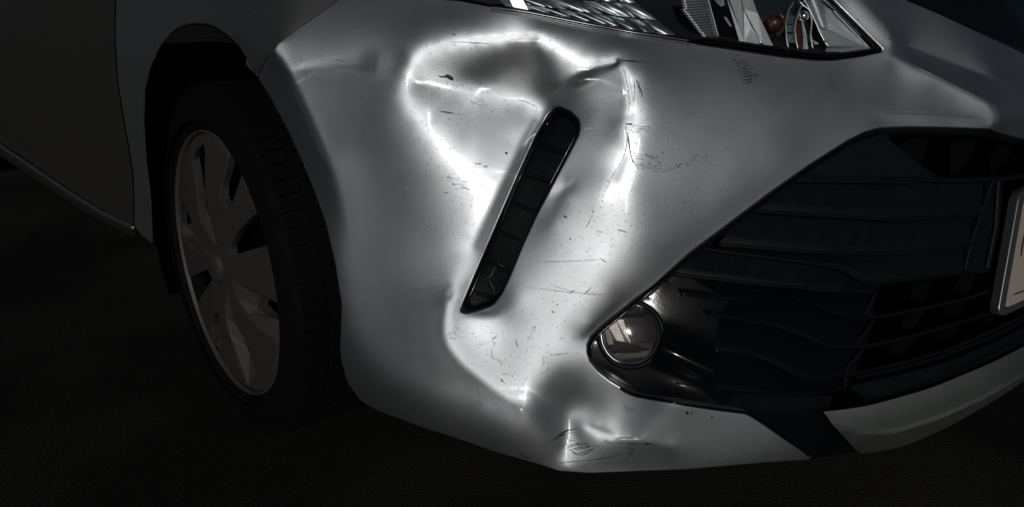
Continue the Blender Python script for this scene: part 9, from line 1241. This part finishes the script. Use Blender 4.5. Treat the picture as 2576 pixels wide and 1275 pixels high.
# rubber and black border under the lens, in stepped beads
outb=HEADLOW[1:17];
outb=cv('H1',[(300,-8),(600,17),(860,68),(1000,99),(1200,136),(1550,199),(2000,284),(2570,374)])+cv('H2',[(300,510),(700,570),(1200,645),(1600,685),(1800,682),(2100,640),(2330,590),(2350,560),(2200,400),(2000,200),(1800,0),(1700,-110)])
inb=cv('H1',[(300,-30),(600,-10),(860,42),(1000,62),(1200,95),(1550,165),(2000,250),(2570,330)])+cv('H2',[(300,405),(700,452),(1200,522),(1600,588),(1800,592),(2000,572),(2215,545),(2215,505),(1960,250),(1800,95),(1700,0),(1600,-110)])
def mixp(A,B,f):
    A=resample(A,90);B=resample(B,90);return [tuple(a_*(1-f)+b_*f) for a_,b_ in zip(A,B)]
def mixk(A,B,f):return [(p[0]*(1-f)+q[0]*f,p[1]*(1-f)+q[1]*f) for p,q in zip(A,B)]
rows=[]
for f,i0 in [(0,.006),(.05,.002),(.16,.0),(.28,.001),(.32,.007),(.38,.001),(.5,-.0015),(.6,.0),(.64,.006),(.7,.0),(.84,-.001),(.95,.001),(1.,.012),(1.03,.04)]:
    rows.append((mixk(outb,inb,f),i0))
V_,F_=loft(rows,140,2);mesh('lamp_border',V_,F_,M['seal'],hl)
def hp(name,c,pts,ins,mat,deep=.012,dxy=(0,0),smooth=False):
    p=cv(c,pts);n=len(p);I=np.array(ins,float) if hasattr(ins,'__len__') else np.full(n,ins)
    X=np.array(p+[(x+dxy[0],y+dxy[1]) for x,y in p]);I=np.r_[I,I+deep]
    V=CAM+ray(X[:,0],X[:,1])*(tskin(X[:,0],X[:,1])+I)[:,None];F=[tuple(range(n)),tuple(range(2*n-1,n-1,-1))]+[(k,n+k,n+(k+1)%n,(k+1)%n) for k in range(n)]
    return mesh(name,V,F,M[mat],hl,smooth)
V_,F_=loft([(mixk(outb,inb,1.)[:16],.02),([(x,y-60) for x,y in mixk(outb,inb,1.)[:16]],.07),([(x,y-180) for x,y in mixk(outb,inb,1.)[:16]],.09)],60,3);mesh('lamp_housing',V_,F_,M['lampdark'],hl)
# faceted reflector cells
cb=resample(cv('H1',[(1180,93),(1550,166),(2000,250),(2420,318)]),10);ct=resample([(1010,-75),(1190,-75),(1350,-75),(1500,-75)],10)
for i in range(9):
    for j in range(4):
        def pos(u,v):
            k=min(int(u),8);f=u-k;B=cb[k]*(1-f)+cb[k+1]*f;T_=ct[k]*(1-f)+ct[k+1]*f;return B*(1-v)+T_*v
        n=7;V=[];ti=rng.normal(0,.006,2)
        for y in range(n):
            for x in range(n):
                u=x/(n-1);v=y/(n-1);q=pos(i+.03+.94*u,(j+.04+.92*v)/4)
                ins=.022+.006*(j+v)/4+.010*((u-.5)**2+(v-.5)**2)+ti[0]*(u-.5)+ti[1]*(v-.5)
                V.append(CAM+ray(*q)*(float(tskin(*q))+ins))
        F=[(y*n+x,y*n+x+1,(y+1)*n+x+1,(y+1)*n+x) for y in range(n-1) for x in range(n-1)]
        mesh('reflector_cell',V,F,M['cell'],hl)
hp('reflector_blade','H1',[(990,-40),(1100,-40),(1165,85),(1040,62)],[.006,.006,.012,.012],'blade')
hp('trim_piece','H1',[(600,-20),(860,-30),(990,40),(860,40)],.012,'lampdark')
hp('trim_piece','H1',[(860,-60),(960,-60),(1030,58),(980,55)],.010,'chromesoft')
# ribbed band
hp('ribbed_band','H2',[(80,-60),(390,-60),(510,420),(330,395),(150,170)],.018,'lampdark')
parts=[]
for k in range(26):
    f=k/25;y=-50+f*450;xl=90+max(0,(y-100))*.75 if y>100 else 95+ y*.2;xr=395+.27*y
    if xl<xr-20:parts.append(tube(cv('H2',[(xl,y),(xr,y+12)]),.0007,.016,5,step=12))
mesh('band_ribs',*merge(*parts),M['chromesoft'],hl)['kind']='stuff'
parts=[tube(cv('H2',[(392+.27*y,y),(405+.27*y,y+1)]),.0009,.015,5,step=3) for y in range(-40,415,13)]
mesh('band_teeth',*merge(*parts),M['blade'],hl)['kind']='stuff'
hp('dark_gap','H2',[(420,-60),(560,-60),(745,460),(515,423)],.024,'blackgloss')
hp('reflector_blade','H2',[(455,-60),(560,-60),(580,60),(540,80),(475,20)],.020,'blade')
hp('reflector_blade','H2',[(565,190),(600,195),(660,290),(640,300)],.020,'blade')
hp('reflector_blade','H2',[(590,-60),(612,-60),(800,462),(742,458)],[.014,.016,.012,.014],'chromesoft')
hp('reflector_plate','H2',[(612,-60),(750,-60),(790,110),(880,300),(1000,497),(800,465)],[.007,.007,.009,.012,.016,.016],'cell')
hp('reflector_blade','H2',[(755,-60),(870,-60),(945,150),(1115,510),(1005,497),(885,300),(795,110)],[.003,.003,.006,.014,.014,.010,.006],'blade')
V_,F_=tube(cv('H2',[(752,-60),(790,110),(880,300),(1000,497)]),.0011,.012,6);mesh('blade_edge',V_,F_,M['chrome'],hl)
hp('bulb_cavity','H2',[(880,-60),(1450,-60),(1560,200),(1715,560),(1120,520),(945,150)],.045,'lampdark')
def ball(name,c,p,r,ins,mat,sq=1.):
    q=cv(c,[p])[0];o=CAM+ray(*q)*(float(tskin(*q))+ins);V=[];F=[];n,m=24,12
    rr_=r/CR[c][2]/1.5373*float(tskin(*q))/FP
    for i in range(m+1):
        for j in range(n):
            a_=math.pi*i/m;b_=2*math.pi*j/n;V.append(o+rr_*np.array([math.sin(a_)*math.cos(b_),math.sin(a_)*math.sin(b_)*1.,math.cos(a_)]))
    for i in range(m):
        for j in range(n):F.append((i*n+j,(i+1)*n+j,(i+1)*n+(j+1)%n,i*n+(j+1)%n))
    return mesh(name,V,F,M[mat],hl)
ball('indicator_bulb','H2',(1120,265),96,.030,'amber')
V_,F_=tube(cv('H2',[(1170,150),(1215,170),(1240,230),(1235,300),(1205,360),(1150,385)]),.0016,.008,8);mesh('bulb_ring',V_,F_,M['amber'],hl)
V_,F_=tube(cv('H2',[(1060,215),(1066,235),(1066,255)]),.0015,.012,8);mesh('bulb_filament',V_,F_,M['amber'],hl)
for pts in ([(1345,20),(1290,110),(1255,250),(1262,440),(1285,535)],[(1470,-20),(1410,110),(1365,240),(1355,350),(1372,470),(1392,550)],[(1400,10),(1440,60),(1520,110),(1545,240),(1530,390),(1555,545)],[(1440,-40),(1530,130),(1590,260),(1640,380),(1715,512)]):
    V_,F_=tube(cv('H2',pts),.0010,.012,6);mesh('reflector_edge',V_,F_,M['blade'],hl)
for q in ([(1270,170),(1360,175),(1350,270),(1262,265)],[(1262,270),(1350,275),(1350,365),(1262,355)],[(1265,375),(1352,375),(1370,480),(1275,480)]):hp('reflector_cell','H2',q,[.03,.03,.022,.022],'cell')
hp('amber_blade','H2',[(1395,200),(1430,190),(1450,400),(1440,548),(1395,545),(1365,380)],.022,'amber')
hp('reflector_blade','H2',[(1425,220),(1445,225),(1475,350),(1505,545),(1445,548),(1450,400)],.018,'blade')
ball('clear_bulb','H2',(1450,185),62,.014,'chrome')
hp('reflector_blade','H2',[(1545,440),(1625,485),(1580,500)],.018,'blade')
hp('corner_plate','H2',[(1460,-60),(1660,-60),(1790,90),(1960,260),(2195,505),(2120,515),(1715,512),(1590,260),(1530,130)],[.02,.016,.012,.010,.008,.008,.016,.02,.02],'cell')
hp('corner_floor','H2',[(1715,512),(2120,516),(2200,540),(1900,580),(1690,575)],[.016,.008,.006,.008,.010],'lampfloor')
V_,F_=tube(cv('H2',[(1690,450),(1700,500),(1715,512),(1900,513),(2120,516),(2200,535)]),.0013,.008,6);mesh('reflector_edge',V_,F_,M['blade'],hl)
V_,F_=tube(cv('H2',[(1660,-30),(1780,90),(1950,255),(2090,400)]),.0009,.008,6);mesh('reflector_edge',V_,F_,M['blade'],hl)
parts=[]
for k in range(34):
    f=k/33;x=1790+f*370;y=105+f*390;parts.append(tube(cv('H2',[(x,y),(x+2,y+32)]),.0006,.007,5,step=6))
for k in range(20):
    y=-40+k*17;x=1500+k*7;parts.append(tube(cv('H2',[(x,y),(x+130-max(0,k-8)*4,y+14+k)]),.0008,.010,5,step=12))
mesh('lens_ribs',*merge(*parts),M['blade'],hl)['kind']='stuff'
for k in range(3):
    V_,F_=tube(sh(cv('H1',[(860,50),(1180,98),(1550,172),(2000,256),(2500,330)]),0,3+5*k),.0006,-.0015,5);mesh('border_bead',V_,F_,M['chromesoft' if k==0 else 'platechrome'],hl)
print('objects',len(bpy.data.objects),'tris',sum(len(o.data.loop_triangles) or sum(len(p.vertices)-2 for p in o.data.polygons) for o in bpy.data.objects if o.type=='MESH'))
